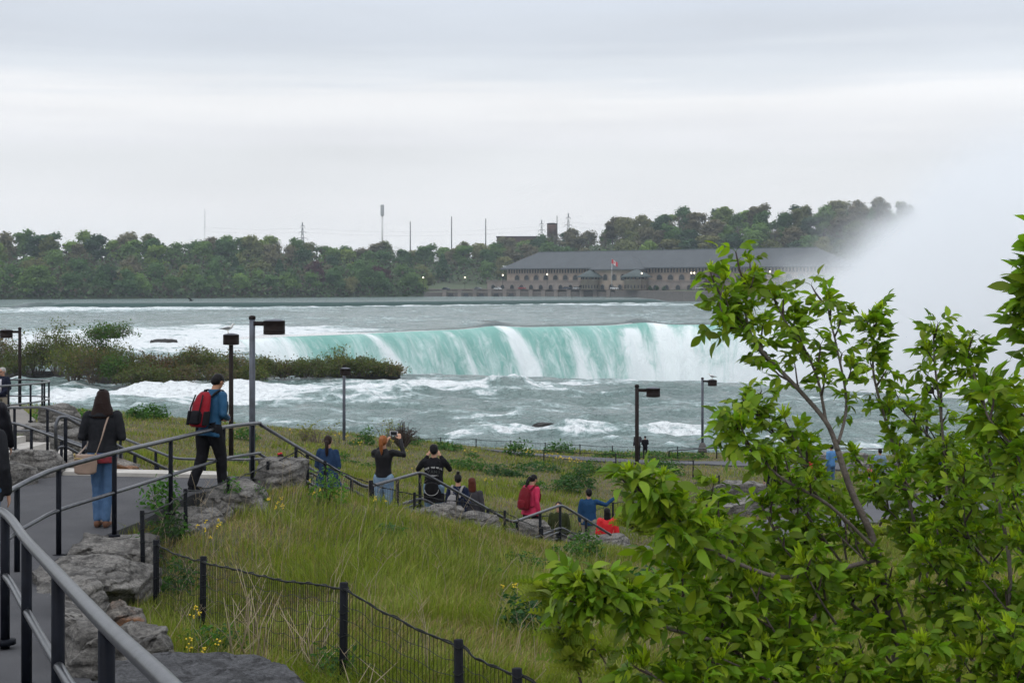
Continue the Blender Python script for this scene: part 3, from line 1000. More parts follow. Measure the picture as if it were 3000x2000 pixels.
def make_crown(seed, kind):
    r = np.random.default_rng(seed)
    lobes = []
    if kind == 'bare':
        nl, leafn, size = 9, 420, 0.32
    elif kind == 'cone':
        nl, leafn, size = 7, 1300, 0.55
    else:
        nl, leafn, size = 15, 2700, 0.47
    for i in range(nl):
        if kind == 'cone':
            h = i / (nl - 1)
            lobes.append((0, 0, 3 + 9 * h, 3.4 * (1 - h) + 0.7, 2.0))
        else:
            a = r.uniform(0, 6.28); rr = r.uniform(0.5, 3.9) * (1 if i else 0)
            zz = r.uniform(2.4, 10.6) - rr * 0.55
            if kind == 'tall': zz = r.uniform(4, 13) ; rr *= 0.75
            s = r.uniform(1.4, 2.6)
            lobes.append((rr * math.cos(a), rr * math.sin(a), zz, s, s * r.uniform(0.7, 1.0)))
    V = []; Fc = []; C = []
    # inner mass, so that crowns are not see-through everywhere
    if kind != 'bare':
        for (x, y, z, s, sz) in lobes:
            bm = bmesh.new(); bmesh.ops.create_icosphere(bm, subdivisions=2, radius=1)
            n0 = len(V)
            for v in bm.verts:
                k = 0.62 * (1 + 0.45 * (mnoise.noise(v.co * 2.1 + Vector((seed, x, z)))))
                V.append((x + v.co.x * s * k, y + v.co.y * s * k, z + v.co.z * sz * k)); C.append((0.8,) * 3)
            for f in bm.faces:
                a, b, c = [v.index + n0 for v in f.verts]; Fc.append((a, b, c, c))
            bm.free()
    for k in range(leafn):
        x, y, z, s, sz = lobes[r.integers(nl)]
        d = r.normal(size=3); d /= np.linalg.norm(d)
        rad = 0.62 + .78 * r.uniform() ** 1.3 if kind != 'bare' else r.uniform(0.1, 1.25)
        p = np.array([x + d[0] * s * rad, y + d[1] * s * rad, z + d[2] * sz * rad])
        nrm = d * 0.8 + r.normal(size=3) * 0.6; nrm[2] += 0.3; nrm /= np.linalg.norm(nrm)
        u = np.cross(nrm, r.normal(size=3)); u /= np.linalg.norm(u); w = np.cross(nrm, u)
        sc = size * r.uniform(0.5, 1.15)
        n0 = len(V)
        for a, b in ((-1, -0.6), (0.9, -0.8), (1, 0.7), (-0.7, 1)):
            V.append(tuple(p + u * a * sc + w * b * sc * 0.8))
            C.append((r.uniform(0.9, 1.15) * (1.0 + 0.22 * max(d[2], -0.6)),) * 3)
        Fc.append((n0, n0 + 1, n0 + 2, n0 + 3))
    V = np.array(V); Fc = np.array(Fc); C = np.array(C)
    # triangles were padded: build with from_pydata
    me = bpy.data.meshes.new("crown")
    me.from_pydata([tuple(v) for v in V], [], [tuple(dict.fromkeys(f)) for f in Fc.tolist()])
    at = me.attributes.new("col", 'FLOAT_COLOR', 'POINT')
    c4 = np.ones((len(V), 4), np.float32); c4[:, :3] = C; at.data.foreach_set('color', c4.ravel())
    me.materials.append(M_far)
    # trunk with limbs
    t = MB(); t.tube([(0, 0, -1), (0.1, 0, 3), (0, 0.1, 7), (0.1, 0.1, 10.5)], [0.38, 0.3, 0.2, 0.06], 6)
    for i in range(nl if kind == 'bare' else 5):
        x, y, z, s, sz = lobes[i]
        t.tube([(0, 0, max(2.5, z - 3.5)), (x * 0.6, y * 0.6, z - 1), (x * 1.1, y * 1.1, z + sz * (0.9 if kind == 'bare' else 0.2))], [0.16, 0.11, 0.04], 5)
        if kind == 'bare':
            for _ in range(7):
                dd = r.normal(size=3); dd[2] = abs(dd[2])
                q = Vector((x * 0.8, y * 0.8, z - 0.3)); t.tube([q, q + Vector(dd) * 1.2 * s * 0.7], [0.06, 0.02], 4)
    tm = t.mesh("trunk"); tm.materials.append(M_ftrunk)
    return me, tm


CROWNS = {'round': [make_crown(100 + i, 'round') for i in range(5)], 'tall': [make_crown(200 + i, 'tall') for i in range(4)],
          'cone': [make_crown(300 + i, 'cone') for i in range(2)], 'bare': [make_crown(400 + i, 'bare') for i in range(3)]}
KINDWORD = {'green': 'mid green', 'olive': 'olive brown', 'brown': 'brownish', 'lime': 'fresh pale green', 'dark': 'very dark green', 'purple': 'dark purple leaved'}
SHAPEWORD = {'round': 'round crowned', 'tall': 'tall', 'cone': 'cone shaped', 'bare': 'thin bare branched'}
SHORT = {'along the far waterline': 'on the waterline', 'on the lower slope of the far shore': 'low on the bank', 'halfway up the far wooded slope': 'halfway up', 'in the upper part of the far wood': 'high in the wood', 'below the crest of the far hill': 'below the crest', 'on the skyline of the far hill': 'on the skyline', 'at the back of the far hill': 'at the back', 'behind the crest of the far hill': 'furthest back'}


LANDM = [(-200, 'at the far left'), (120, 'toward the left edge'), (330, 'above the island\'s left half'), (520, 'near the faint radio mast'), (700, 'left of the first pylon'), (830, 'below the first pylon'), (960, 'between pylon and drum mast'), (1080, 'below the drum mast'),
         (1180, 'beside the thin dark mast'), (1290, 'below the taller dark mast'), (1400, 'left of the powerhouse'), (1520, 'over the powerhouse\'s left end'), (1620, 'below the brick tower'), (1720, 'right of the brick tower'), (1840, 'over the powerhouse\'s left half'),
         (2000, 'over the powerhouse\'s middle'), (2150, 'over the powerhouse\'s right half'), (2330, 'above the powerhouse\'s right end'), (2480, 'at the edge of the mist'), (2700, 'lost in the mist')]


def landmark(px):
    return min(LANDM, key=lambda q: abs(q[0] - px))[1]


def far_tree(x, y, z, s, shape, colk, where, label=None, group=None, hs=1.0):
    where2 = where.replace('of the far shore', '').replace('the far ', 'the ').strip()
    me, tm = random.choice(CROWNS[shape])
    nm = {'round': 'broadleaf_tree', 'tall': 'tall_tree', 'cone': 'conifer', 'bare': 'bare_tree'}[shape]
    g = f"{KINDWORD[colk]} {SHAPEWORD[shape]} trees {where}"
    o = thing(nm, (x, y, z), label or f"{KINDWORD[colk].replace('fresh ', '').replace('mid ', '')} {SHAPEWORD[shape].replace(' crowned', '').replace('thin ', '').replace(' branched', '').replace(' shaped', '')} tree {SHORT.get(where, where)} {landmark(1500 + F * x / y)}", "tree", group or g, rz=random.uniform(0, 6.28))
    wd = 1.18 if 'hill' in where else 1.0
    o.scale = (s * random.uniform(0.95, 1.2) * wd, s * random.uniform(0.95, 1.2) * wd, s * hs * random.uniform(0.92, 1.1))
    c = random.choice(TREE_COLS[colk]); j = random.uniform(0.85, 1.18)
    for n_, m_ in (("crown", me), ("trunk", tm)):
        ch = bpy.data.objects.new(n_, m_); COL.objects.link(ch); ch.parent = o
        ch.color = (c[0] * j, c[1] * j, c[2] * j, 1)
    return o


def build_far_trees():
    # rows of trees, the first along the water
    rows = [(6, 0.98, 10.5, 'along the far waterline'), (30, 1.05, 12.0, 'on the lower slope of the far shore'), (60, 1.12, 13, 'halfway up the far wooded slope'),
            (98, 1.15, 15, 'in the upper part of the far wood'), (138, 1.2, 12, 'below the crest of the far hill'), (170, 1.18, 9.0, 'on the skyline of the far hill'), (205, 1.2, 12.0, 'at the back of the far hill'), (236, 1.2, 12.0, 'behind the crest of the far hill')]
    for ri, (d, s, gap, where) in enumerate(rows):
        x = -330 + random.uniform(0, 8)
        while x < 350:
            xx = x + random.uniform(-3, 3)
            y = float(fs(xx)) + d + random.uniform(-7, 7) * (0.4 if ri == 0 else 1)
            px = 1500 + F * xx / y
            x += gap * random.uniform(0.8, 1.2)
            if px < -120 or px > 2820: continue
            if ri >= 6 and px < 1420: continue
            if px > 2650 and ri > 0: continue
            if px > 1250 and ri <= 2: continue            # power station and its forecourt stand here
            
            h = random.random()
            if ri == 0: colk = 'green' if h < .7 else ('lime' if h < .85 else 'olive')
            elif ri == 1: colk = 'green' if h < .5 else ('dark' if h < .65 else ('purple' if h < .77 else ('olive' if h < .9 else 'lime')))
            else: colk = 'green' if h < .38 else ('olive' if h < .6 else ('brown' if h < .8 else ('dark' if h < .93 else 'lime')))
            shape = 'round'
            if ri >= 3: shape = 'tall' if random.random() < .6 else 'round'
            if colk == 'dark' and random.random() < .5 and 0 < ri < 4: shape = 'cone'
            if ri >= 5 and random.random() < .22: shape, colk = 'bare', 'brown'
            z = float(far_ground(xx, y)[()]) if np.ndim(far_ground(xx, y)) == 0 else float(far_ground(xx, y))
            k = 1.0
            if 900 < px < 1400 and ri == 5: k = 0.85
            if px > 1950 and ri >= 4: k = 1.08
            if ri == 3 and random.random() < .25: continue
            far_tree(xx, y, z - 0.5, s * (random.uniform(0.85, 1.2) if ri < 4 else random.uniform(.9, 1.1)) * k, shape, colk, where)
    # dense undergrowth behind and between the trunks
    r = rng
    n = 46000
    X = r.uniform(-330, 350, n); D = r.uniform(0, 185, n); D[:13000] = r.uniform(-1.5, 9, 13000)
    Y = fs(X) + D
    PXs = 1500 + F * X / Y
    k = (PXs > -100) & (PXs < 2850) & ~((PXs > 1250) & (D < 82))
    X, Y, D = X[k], Y[k], D[k]
    Z = far_ground(X, Y) + r.uniform(0, 1, len(X)) ** 1.3 * np.where(D < 9.01, 4.6, np.where(D > 120, 9.0, 10.0))
    n = len(X)
    nr = r.normal(size=(n, 3)); nr[:, 2] += 0.6; nr[:, 1] -= 0.5; nr /= np.linalg.norm(nr, axis=1)[:, None]
    u = np.cross(nr, r.normal(size=(n, 3))); u /= np.linalg.norm(u, axis=1)[:, None]; w = np.cross(nr, u)
    sc = r.uniform(0.4, 0.95, n)[:, None]
    c = np.stack([X, Y, Z], -1)
    V = np.stack([c - u * sc - w * sc * .6, c + u * sc - w * sc * .8, c + u * sc + w * sc * .7, c - u * sc * .7 + w * sc], 1).reshape(-1, 3)
    base = np.array([0.064, 0.10, 0.042]) * r.uniform(0.7, 1.5, (n, 1))
    br = r.uniform(size=n) < 0.35
    base[br] = np.array([0.065, 0.055, 0.038]) * r.uniform(0.7, 1.3, (br.sum(), 1))
    Cc = np.repeat(base, 4, axis=0)
    me = mesh_arr("undergrowth", V, np.arange(4 * n).reshape(-1, 4), smooth=False, cols={"col": Cc})
    o = link("undergrowth", me, None, M_far); o.color = (1, 1, 1, 1)
    tag(o, "dark green and brown undergrowth between the trees of the far shore", "undergrowth", kind="stuff")


build_far_trees()

# ---------------------------------------------------------------- the power station
M_stone = simple_mat("station_stone", (0.38, 0.305, 0.235), (0.28, 0.22, 0.175), rough=0.9, scale=0.35, bump=0.2, bump_scale=2)
M_stone2 = simple_mat("terrace_stone", (0.27, 0.23, 0.20), (0.19, 0.165, 0.15), rough=0.9, scale=0.3, bump=0.2, bump_scale=2)
M_slate = simple_mat("slate_roof", (0.068, 0.078, 0.085), (0.048, 0.056, 0.062), rough=0.7, scale=0.25, bump=0.3, bump_scale=3)
M_copper = simple_mat("aged_roof_edge", (0.06, 0.085, 0.08), (0.045, 0.06, 0.06), rough=0.7, scale=0.5)
M_glassd = simple_mat("dark_window", (0.018, 0.022, 0.028), (0.03, 0.035, 0.04), rough=0.25, scale=0.4)
M_white = simple_mat("white_paint", (0.75, 0.75, 0.74), rough=0.6)
M_red = simple_mat("red_cloth", (0.55, 0.02, 0.03), rough=0.8)
M_wall = rock_mat("river_wall_stone", (0.22, 0.195, 0.175), (0.10, 0.09, 0.085), 0.25)
M_globe, _nt, _b = new_mat("lit_globe")
_b.inputs["Emission Color"].default_value = (1, 0.85, 0.6, 1); _b.inputs["Emission Strength"].default_value = 3.0
_n = _nt.nodes.new("ShaderNodeTexNoise"); _r = ramp_node(_nt, [(0.3, (0.9, 0.85, 0.75)), (0.7, (0.8, 0.75, 0.65))]); _nt.links.new(_n.outputs[0], _r.inputs[0]); _nt.links.new(_r.outputs[0], _b.inputs["Base Color"])

BA = Vector((-3.0, 850, 0)); BB = Vector((160, 716, 0))
BLEN = (BB - BA).length
BU = (BB - BA).normalized(); BV = Vector((-BU.y, BU.x, 0))
BZ = -1.4


def B(u, v, z):
    """station coordinates: u along the front from the left corner, v into the depth"""
    p = BA + BU * u + BV * v
    return Vector((p.x, p.y, BZ + z))


def bbox(mb, u0, u1, v0, v1, z0, z1):
    c = [B(u0, v0, z0), B(u1, v0, z0), B(u1, v1, z0), B(u0, v1, z0)]
    mb.prism(c, (0, 0, z1 - z0))


def hip(mb, u0, u1, v0, v1, ze, zr, inset, th=0.5):
    vm = (v0 + v1) / 2
    e = [B(u0, v0, ze), B(u1, v0, ze), B(u1, v1, ze), B(u0, v1, ze)]
    lo = [p - Vector((0, 0, th)) for p in e]
    r0, r1 = B(u0 + inset, vm, zr), B(u1 - inset, vm, zr)
    vs = e + [r0, r1] + lo
    mb.add(vs, [(0, 1, 5, 4), (2, 3, 4, 5), (1, 2, 5), (3, 0, 4), (6, 7, 1, 0), (7, 8, 2, 1), (8, 9, 3, 2), (9, 6, 0, 3), (9, 8, 7, 6)])


def arch_poly(u, z0, w, h, v):
    pts = [B(u - w / 2, v, z0)]
    n = 8
    pts.append(B(u + w / 2, v, z0))
    for i in range(n + 1):
        a = math.pi * i / n
        pts.append(B(u + w / 2 * math.cos(a), v, z0 + h - w / 2 + w / 2 * math.sin(a)))
    return pts


def arch_window(root, u, z0, w, h, v, bars=True):
    f = MB()
    out = arch_poly(u, z0, w + 0.9, h + 0.45, v); inn = arch_poly(u, z0, w, h, v)
    n = len(out)
    d = -BV * 0.35
    vs = out + inn + [p + d for p in out] + [p + d for p in inn]
    fsx = []
    for i in range(n):
        j = (i + 1) % n
        fsx += [(2 * n + i, 2 * n + j, 3 * n + j, 3 * n + i), (i, 2 * n + i, 2 * n + j, j), (n + i, n + j, 3 * n + j, 3 * n + i)]
    f.add(vs, fsx)
    fr = f.build("window", M_stone2, root)
    g = MB(); g.prism(arch_poly(u, z0 + 0.02, w - 0.02, h, v), -BV * 0.06)
    g.build("pane", M_glassd, fr)
    if bars:
        b = MB()
        for du in (-w / 4, 0, w / 4): b.prism([B(u + du - .06, v, z0 + .05), B(u + du + .06, v, z0 + .05), B(u + du + .06, v, z0 + h * 0.86), B(u + du - .06, v, z0 + h * 0.86)], -BV * 0.12)
        b.prism([B(u - w / 2 + .05, v, z0 + h * .45), B(u + w / 2 - .05, v, z0 + h * .45), B(u + w / 2 - .05, v, z0 + h * .45 + .12), B(u - w / 2 + .05, v, z0 + h * .45 + .12)], -BV * 0.14)
        b.build("glazing_bar", M_copper, fr)


def build_station():
    root = thing("power_station", B(BLEN / 2, 0, 0), "long stone powerhouse with slate hipped roof and rows of arched windows", "building")
    w = MB(); bbox(w, 0, BLEN, 0, 26, -2, 9.6); w.build("wall", M_stone, root)
    r = MB(); hip(r, -3, BLEN + 3, -3, 29, 10.2, 20.0, 17.0, 0.6); rf = r.build("roof", M_slate, root)
    rid = MB(); rid.tube([B(14, 13, 20.05), B(BLEN - 14, 13, 20.05)], 0.25, 6); rid.build("ridge_cap", M_copper, rf)
    # deep eaves frieze: dark openings between short piers
    fr = MB(); bbox(fr, 0.2, BLEN - 0.2, -0.12, 0.0, 7.5, 9.55); fr.build("frieze", M_glassd, root)
    cap = MB(); bbox(cap, -0.3, BLEN + 0.3, -0.5, -0.12, 7.2, 7.5); cap.build("string_course", M_stone2, root)
    n = int(BLEN / 2.0)
    pm = MB(); pm.prism([Vector((-.35, 0, 0)), Vector((.35, 0, 0)), Vector((.35, .5, 0)), Vector((-.35, .5, 0))], (0, 0, 2.05))
    pme = pm.mesh("eaves_pier"); pme.materials.append(M_stone)
    ang = math.atan2(BU.y, BU.x)
    for i in range(n):
        o = bpy.data.objects.new("eaves_pier", pme); COL.objects.link(o); o.parent = root
        o.location = B(1 + i * BLEN / n, -0.62, 7.5) - ORG[root.name]; o.rotation_euler = (0, 0, ang)
    # upper arches
    cen = BLEN * 0.405
    u = 8.0
    while u < BLEN - 4:
        if abs(u - cen) > 21:
            arch_window(root, u, 2.9, 3.4, 3.3, -0.01)
        u += 7.2
    # lower terrace with its own arcade and balustrade
    t = MB(); bbox(t, -8, BLEN - 6, -9, -0.02, -2.2, 2.2); t.build("terrace", M_stone2, root)
    bl = MB(); bbox(bl, -8.2, BLEN - 5.8, -9.3, -8.9, 2.2, 2.5); bbox(bl, -8.2, BLEN - 5.8, -9.3, -8.9, 3.1, 3.35)
    k = -8
    while k < BLEN - 6:
        bbox(bl, k, k + 0.28, -9.25, -8.95, 2.5, 3.1); k += 0.9
    bl.build("balustrade", M_stone2, root)
    u = -3.0
    while u < BLEN - 10:
        if abs(u - cen) > 20:
            arch_window(root, u, -1.9, 3.0, 2.5, -9.01, bars=False)
        u += 7.2
    # central pavilion
    c = MB(); bbox(c, cen - 14, cen + 14, -10, -0.05, -2.2, 8.8); c.build("pavilion_wall", M_stone, root)
    g = MB(); hip(g, cen - 16, cen + 16, -12, 14, 9.3, 16.6, 12, 0.5); g.build("pavilion_roof", M_slate, root)
    for du in (-6, 0, 6): arch_window(root, cen + du, 3.2, 2.8, 3.2, -10.01)
    for du in (-8, -2, 4, 9): arch_window(root, cen + du, -1.9, 2.6, 2.6, -10.01, bars=False)
    for s in (-1, 1):
        uc = cen + s * 15.5
        R = 5.6 if s < 0 else 6.6
        p = B(uc, -11, 0)
        q = MB(); q.lathe((p.x, p.y, BZ), [(R, -2.2), (R, 3.2), (R + 0.25, 3.25), (R + .25, 3.5), (R - .3, 3.55), (R - .3, 4.9)], 20)
        tw = q.build("turret", M_stone, root)
        q = MB(); q.lathe((p.x, p.y, BZ), [(R + 2.2, 4.7), (R + 2.3, 5.1), (R * .62, 7.4), (0.5, 9.1), (0.05, 9.6)], 20); q.build("turret_roof", M_copper, tw)
        q = MB()
        for i in range(18):
            a = i / 18 * 6.283
            q.box((p.x + (R - .25) * math.cos(a), p.y + (R - .25) * math.sin(a), BZ + 4.2), (0.9, 0.35, 1.0), rz=a + math.pi / 2)
        q.build("turret_window", M_glassd, tw)
        q = MB()
        for i in range(10):
            a = -math.pi / 2 + ang + (i - 4.5) * 0.3
            q.box((p.x + (R + .02) * math.cos(a), p.y + (R + .02) * math.sin(a), BZ - 0.4), (0.6, 0.2, 1.8), rz=a + math.pi / 2)
        q.build("slit_window", M_glassd, tw)
    d = MB(); bbox(d, cen + 10.2, cen + 12.6, -10.2, -10.02, -2, 0.6); d.build("door", M_glassd, root)
    # flag
    fp = B(cen + 0.5, -13, 0)
    fl = thing("flagpole", fp, "white flagpole with red and white flag before the powerhouse", "flagpole")
    q = MB(); q.tube([fp, fp + Vector((0, 0, 15))], [0.14, 0.08], 8); q.build("pole", M_white, fl)
    # flag slanted by the wind: two red bands, a white panel and a red leaf
    def flagpt(a, b):
        return fp + Vector((0, 0, 14.8)) + BU * (a * 3.9) + Vector((0, 0, -2.4 * b - a * 1.9)) + BV * (0.35 * math.sin(a * 7) - .2)
    q = MB(); w2 = MB()
    def panel(mb, a0, a1, off=0):
        n = 5
        for i in range(n):
            x0 = a0 + (a1 - a0) * i / n; x1 = a0 + (a1 - a0) * (i + 1) / n
            p = [flagpt(x0, 1), flagpt(x1, 1), flagpt(x1, 0), flagpt(x0, 0)]
            mb.prism([k - BV * off for k in p], BV * 0.03)
    panel(q, 0, .27); panel(q, .73, 1); panel(w2, .27, .73)
    leaf = [(0, .95), (.03, .7), (.2, .72), (.16, .6), (.36, .42), (.28, .38), (.3, .22), (.16, .28), (.1, .1), (.0, .0)]
    pl = [(0.5 + a * .45, b) for a, b in leaf] + [(0.5 - a * .45, b) for a, b in leaf[-2:0:-1]]
    q.prism([flagpt(a, b * .8 + .1) - BV * 0.06 for a, b in pl], BV * 0.02)
    w2.build("white_panel", M_white, fl); q.build("red_band", M_red, fl)


build_station()


def build_river_wall():
    # straight stone wall in front of the station, seen from px 1280 to 2100, then its continuation
    line = [(-50, 806), (-43, 811), (0, 826), (45, 797), (57, 789)]
    line2 = [(57, 789), (89, 741), (110, 724), (151, 701), (209, 671), (300, 639)]

    def wall(name, pts, z0, z1, th, label):
        root = thing(name, (pts[0][0], pts[0][1], z0), label, "wall")
        body = MB(); cope = MB()
        for a, b in zip(pts[:-1], pts[1:]):
            A_ = Vector((*a, 0)); B_ = Vector((*b, 0)); u = (B_ - A_).normalized(); n = Vector((-u.y, u.x, 0))
            if n.y < 0: n = -n
            body.prism([A_ + Vector((0, 0, z0)), B_ + Vector((0, 0, z0)), B_ + n * th + Vector((0, 0, z0)), A_ + n * th + Vector((0, 0, z0))], (0, 0, z1 - z0))
            cope.prism([A_ - n * .25 + Vector((0, 0, z1)), B_ - n * .25 + Vector((0, 0, z1)), B_ + n * (th + .2) + Vector((0, 0, z1)), A_ + n * (th + .2) + Vector((0, 0, z1))], (0, 0, .45))
        body.build("wall_body", M_wall, root); cope.build("coping", M_stone2, root)
        return root
    r1 = wall("river_wall", line, -12, -5.3, 4, "long grey stone river wall with low piers below the powerhouse")
    r3 = wall("parapet_wall", [(a, b + 10) for a, b in line], -12, -3.6, 3, "set back upper parapet wall above the river wall")
    wall("quay_wall", line2, -12, -4.4, 5, "tall stone quay wall running into the mist")
    # piers and sluice sills
    A_ = Vector((-43, 811, 0)); B_ = Vector((0, 826, 0)); C_ = Vector((57, 789, 0))
    for a, b, n in ((A_, B_, 5), (B_, C_, 8)):
        for i in range(n):
            p = a.lerp(b, (i + .5) / n)
            q = MB(); q.box((p.x, p.y - 0.6, -6.8), (2.2, 1.6, 5.2)); q.box((p.x, p.y - 0.6, -4.0), (2.6, 2.0, .5)); q.build("pier", M_stone2, r1)
            q = MB(); q.box((p.x + 3.8, p.y - 0.7, -7.4), (3.4, 1.2, 1.0)); q.build("sluice_sill", M_rockw, r1)
            q = MB(); q.box((p.x + 3.8, p.y - 0.05, -6.4), (2.6, .2, 1.0)); q.build("sluice_opening", M_glassd, r1)
    # the purple tree and small hedges in front
    far_tree(105, 742, -4.5, 1.0, 'round', 'purple', 'x', "dark purple leaved tree before the right half of the powerhouse", "purple tree by the powerhouse", 1.15)
    for i, (px, d, s, ck) in enumerate([(2290, 722, .75, 'olive'), (2350, 715, .7, 'green'), (2420, 700, .85, 'green'), (2480, 690, .6, 'olive'), (2540, 690, .7, 'brown')]):
        p = P(px, 845, d); far_tree(p.x, p.y, -4.5, s, 'round', ck, 'by the right end')
    for px in (1770, 1795, 1820, 1905, 1925, 1945):
        q = PZ(px, 855, -3.0); p = B(0, 0, 0)
        far_tree(P(px, 0, 800 - (px - 1770) * .25).x, 800 - (px - 1770) * .25, -3.6, .22, 'round', 'dark', 'clipped low before the powerhouse')
    # parkway street lamps with lit globes and signal posts
    for px, py, d in [(1473, 808, 800), (1603, 806, 800), (1880, 803, 770), (2025, 802, 745), (2034, 802, 745), (2256, 798, 712), (1240, 815, 800), (1362, 815, 812)]:
        p = P(px, py, d)
        root = thing("globe_lamp", (p.x, p.y, -3.5), "thin street lamp with a globe before the powerhouse front", "street lamp", "globe lamps along the far parkway")
        q = MB(); q.tube([(p.x, p.y, -3.5), (p.x, p.y, p.z)], .1, 6); q.build("pole", M_post, root)
        q = MB(); q.lathe((p.x, p.y, p.z), [(.1, 0), (.36, .2), (.4, .45), (.3, .75), (.1, .85)], 10); q.build("globe", M_globe, root)


build_river_wall()


def build_cars():
    paint = {"silver": (0.45, 0.46, 0.48), "red": (0.30, 0.03, 0.03), "white": (0.72, 0.72, 0.72), "dark blue": (0.03, 0.04, 0.07), "grey": (0.16, 0.17, 0.18)}
    tyre = simple_mat("tyre", (0.02, 0.02, 0.02), rough=0.9)
    specs = [(1458, 845, 812, "white", "behind the left end of the river wall"), (1529, 844, 815, "red", "before the left arches of the terrace"), (1660, 844, 806, "dark blue", "between two parked cars before the terrace"),
             (1690, 844, 800, "silver", "before the fourth to sixth arches"), (1800, 844, 772, "white", "just left of the round turrets"), (2050, 843, 742, "silver", "beside the purple tree"),
             (2092, 843, 733, "white", "under the purple tree"), (1307, 846, 812, "dark blue", "at the left edge of the forecourt"), (1400, 845, 815, "grey", "left of the powerhouse among trees"),
             (2390, 845, 705, "red", "near the mist at the right end of the powerhouse"), (2480, 843, 690, "white", "half lost in the edge of the mist"), (2330, 845, 712, "silver", "behind the right quay wall")]
    for px, py, d, c, where in specs:
        p = P(px, py, d)
        z = -4.6 if px > 1900 else -3.4
        z = p.z - 0.7
        root = thing("parked_car", (p.x, p.y, z), f"{c} car parked {where}", "car", "cars parked along the far parkway")
        L_ = 4.4
        ang = math.atan2(BU.y, BU.x) + random.uniform(-.2, .2)
        R = Matrix.Rotation(ang, 3, 'Z')
        prof = [(-2.2, .35), (2.2, .35), (2.2, .75), (2.05, .9), (1.2, 1.0), (-1.9, 1.02), (-2.2, .85)]
        cab = [(-1.8, 1.02), (1.2, 1.0), (.45, 1.5), (-1.3, 1.52)]
        bpnt = simple_mat("car_paint_" + c.replace(' ', '_'), paint[c], tuple(k * .9 for k in paint[c]), rough=.25, coat=.5)
        for nm, pr, wd, mt in (("body", prof, 1.75, bpnt), ("window", cab, 1.5, M_glassd)):
            q = MB(); q.prism([R @ Vector((a, -wd / 2, b)) + Vector((p.x, p.y, z)) for a, b in pr], R @ Vector((0, wd, 0))); q.build(nm, mt, root)
        q = MB(); q.prism([R @ Vector((a, -.7, b)) + Vector((p.x, p.y, z)) for a, b in [(-1.25, 1.5), (.45, 1.5), (.4, 1.56), (-1.2, 1.57)]], R @ Vector((0, 1.4, 0))); q.build("roof", bpnt, root)
        for sx in (-1.35, 1.4):
            for sy in (-.9, .72):
                q = MB(); c0 = R @ Vector((sx, sy, .33)) + Vector((p.x, p.y, z)); q.tube([c0, c0 + R @ Vector((0, .2, 0))], .33, 12); q.build("wheel", tyre, root)


build_cars()


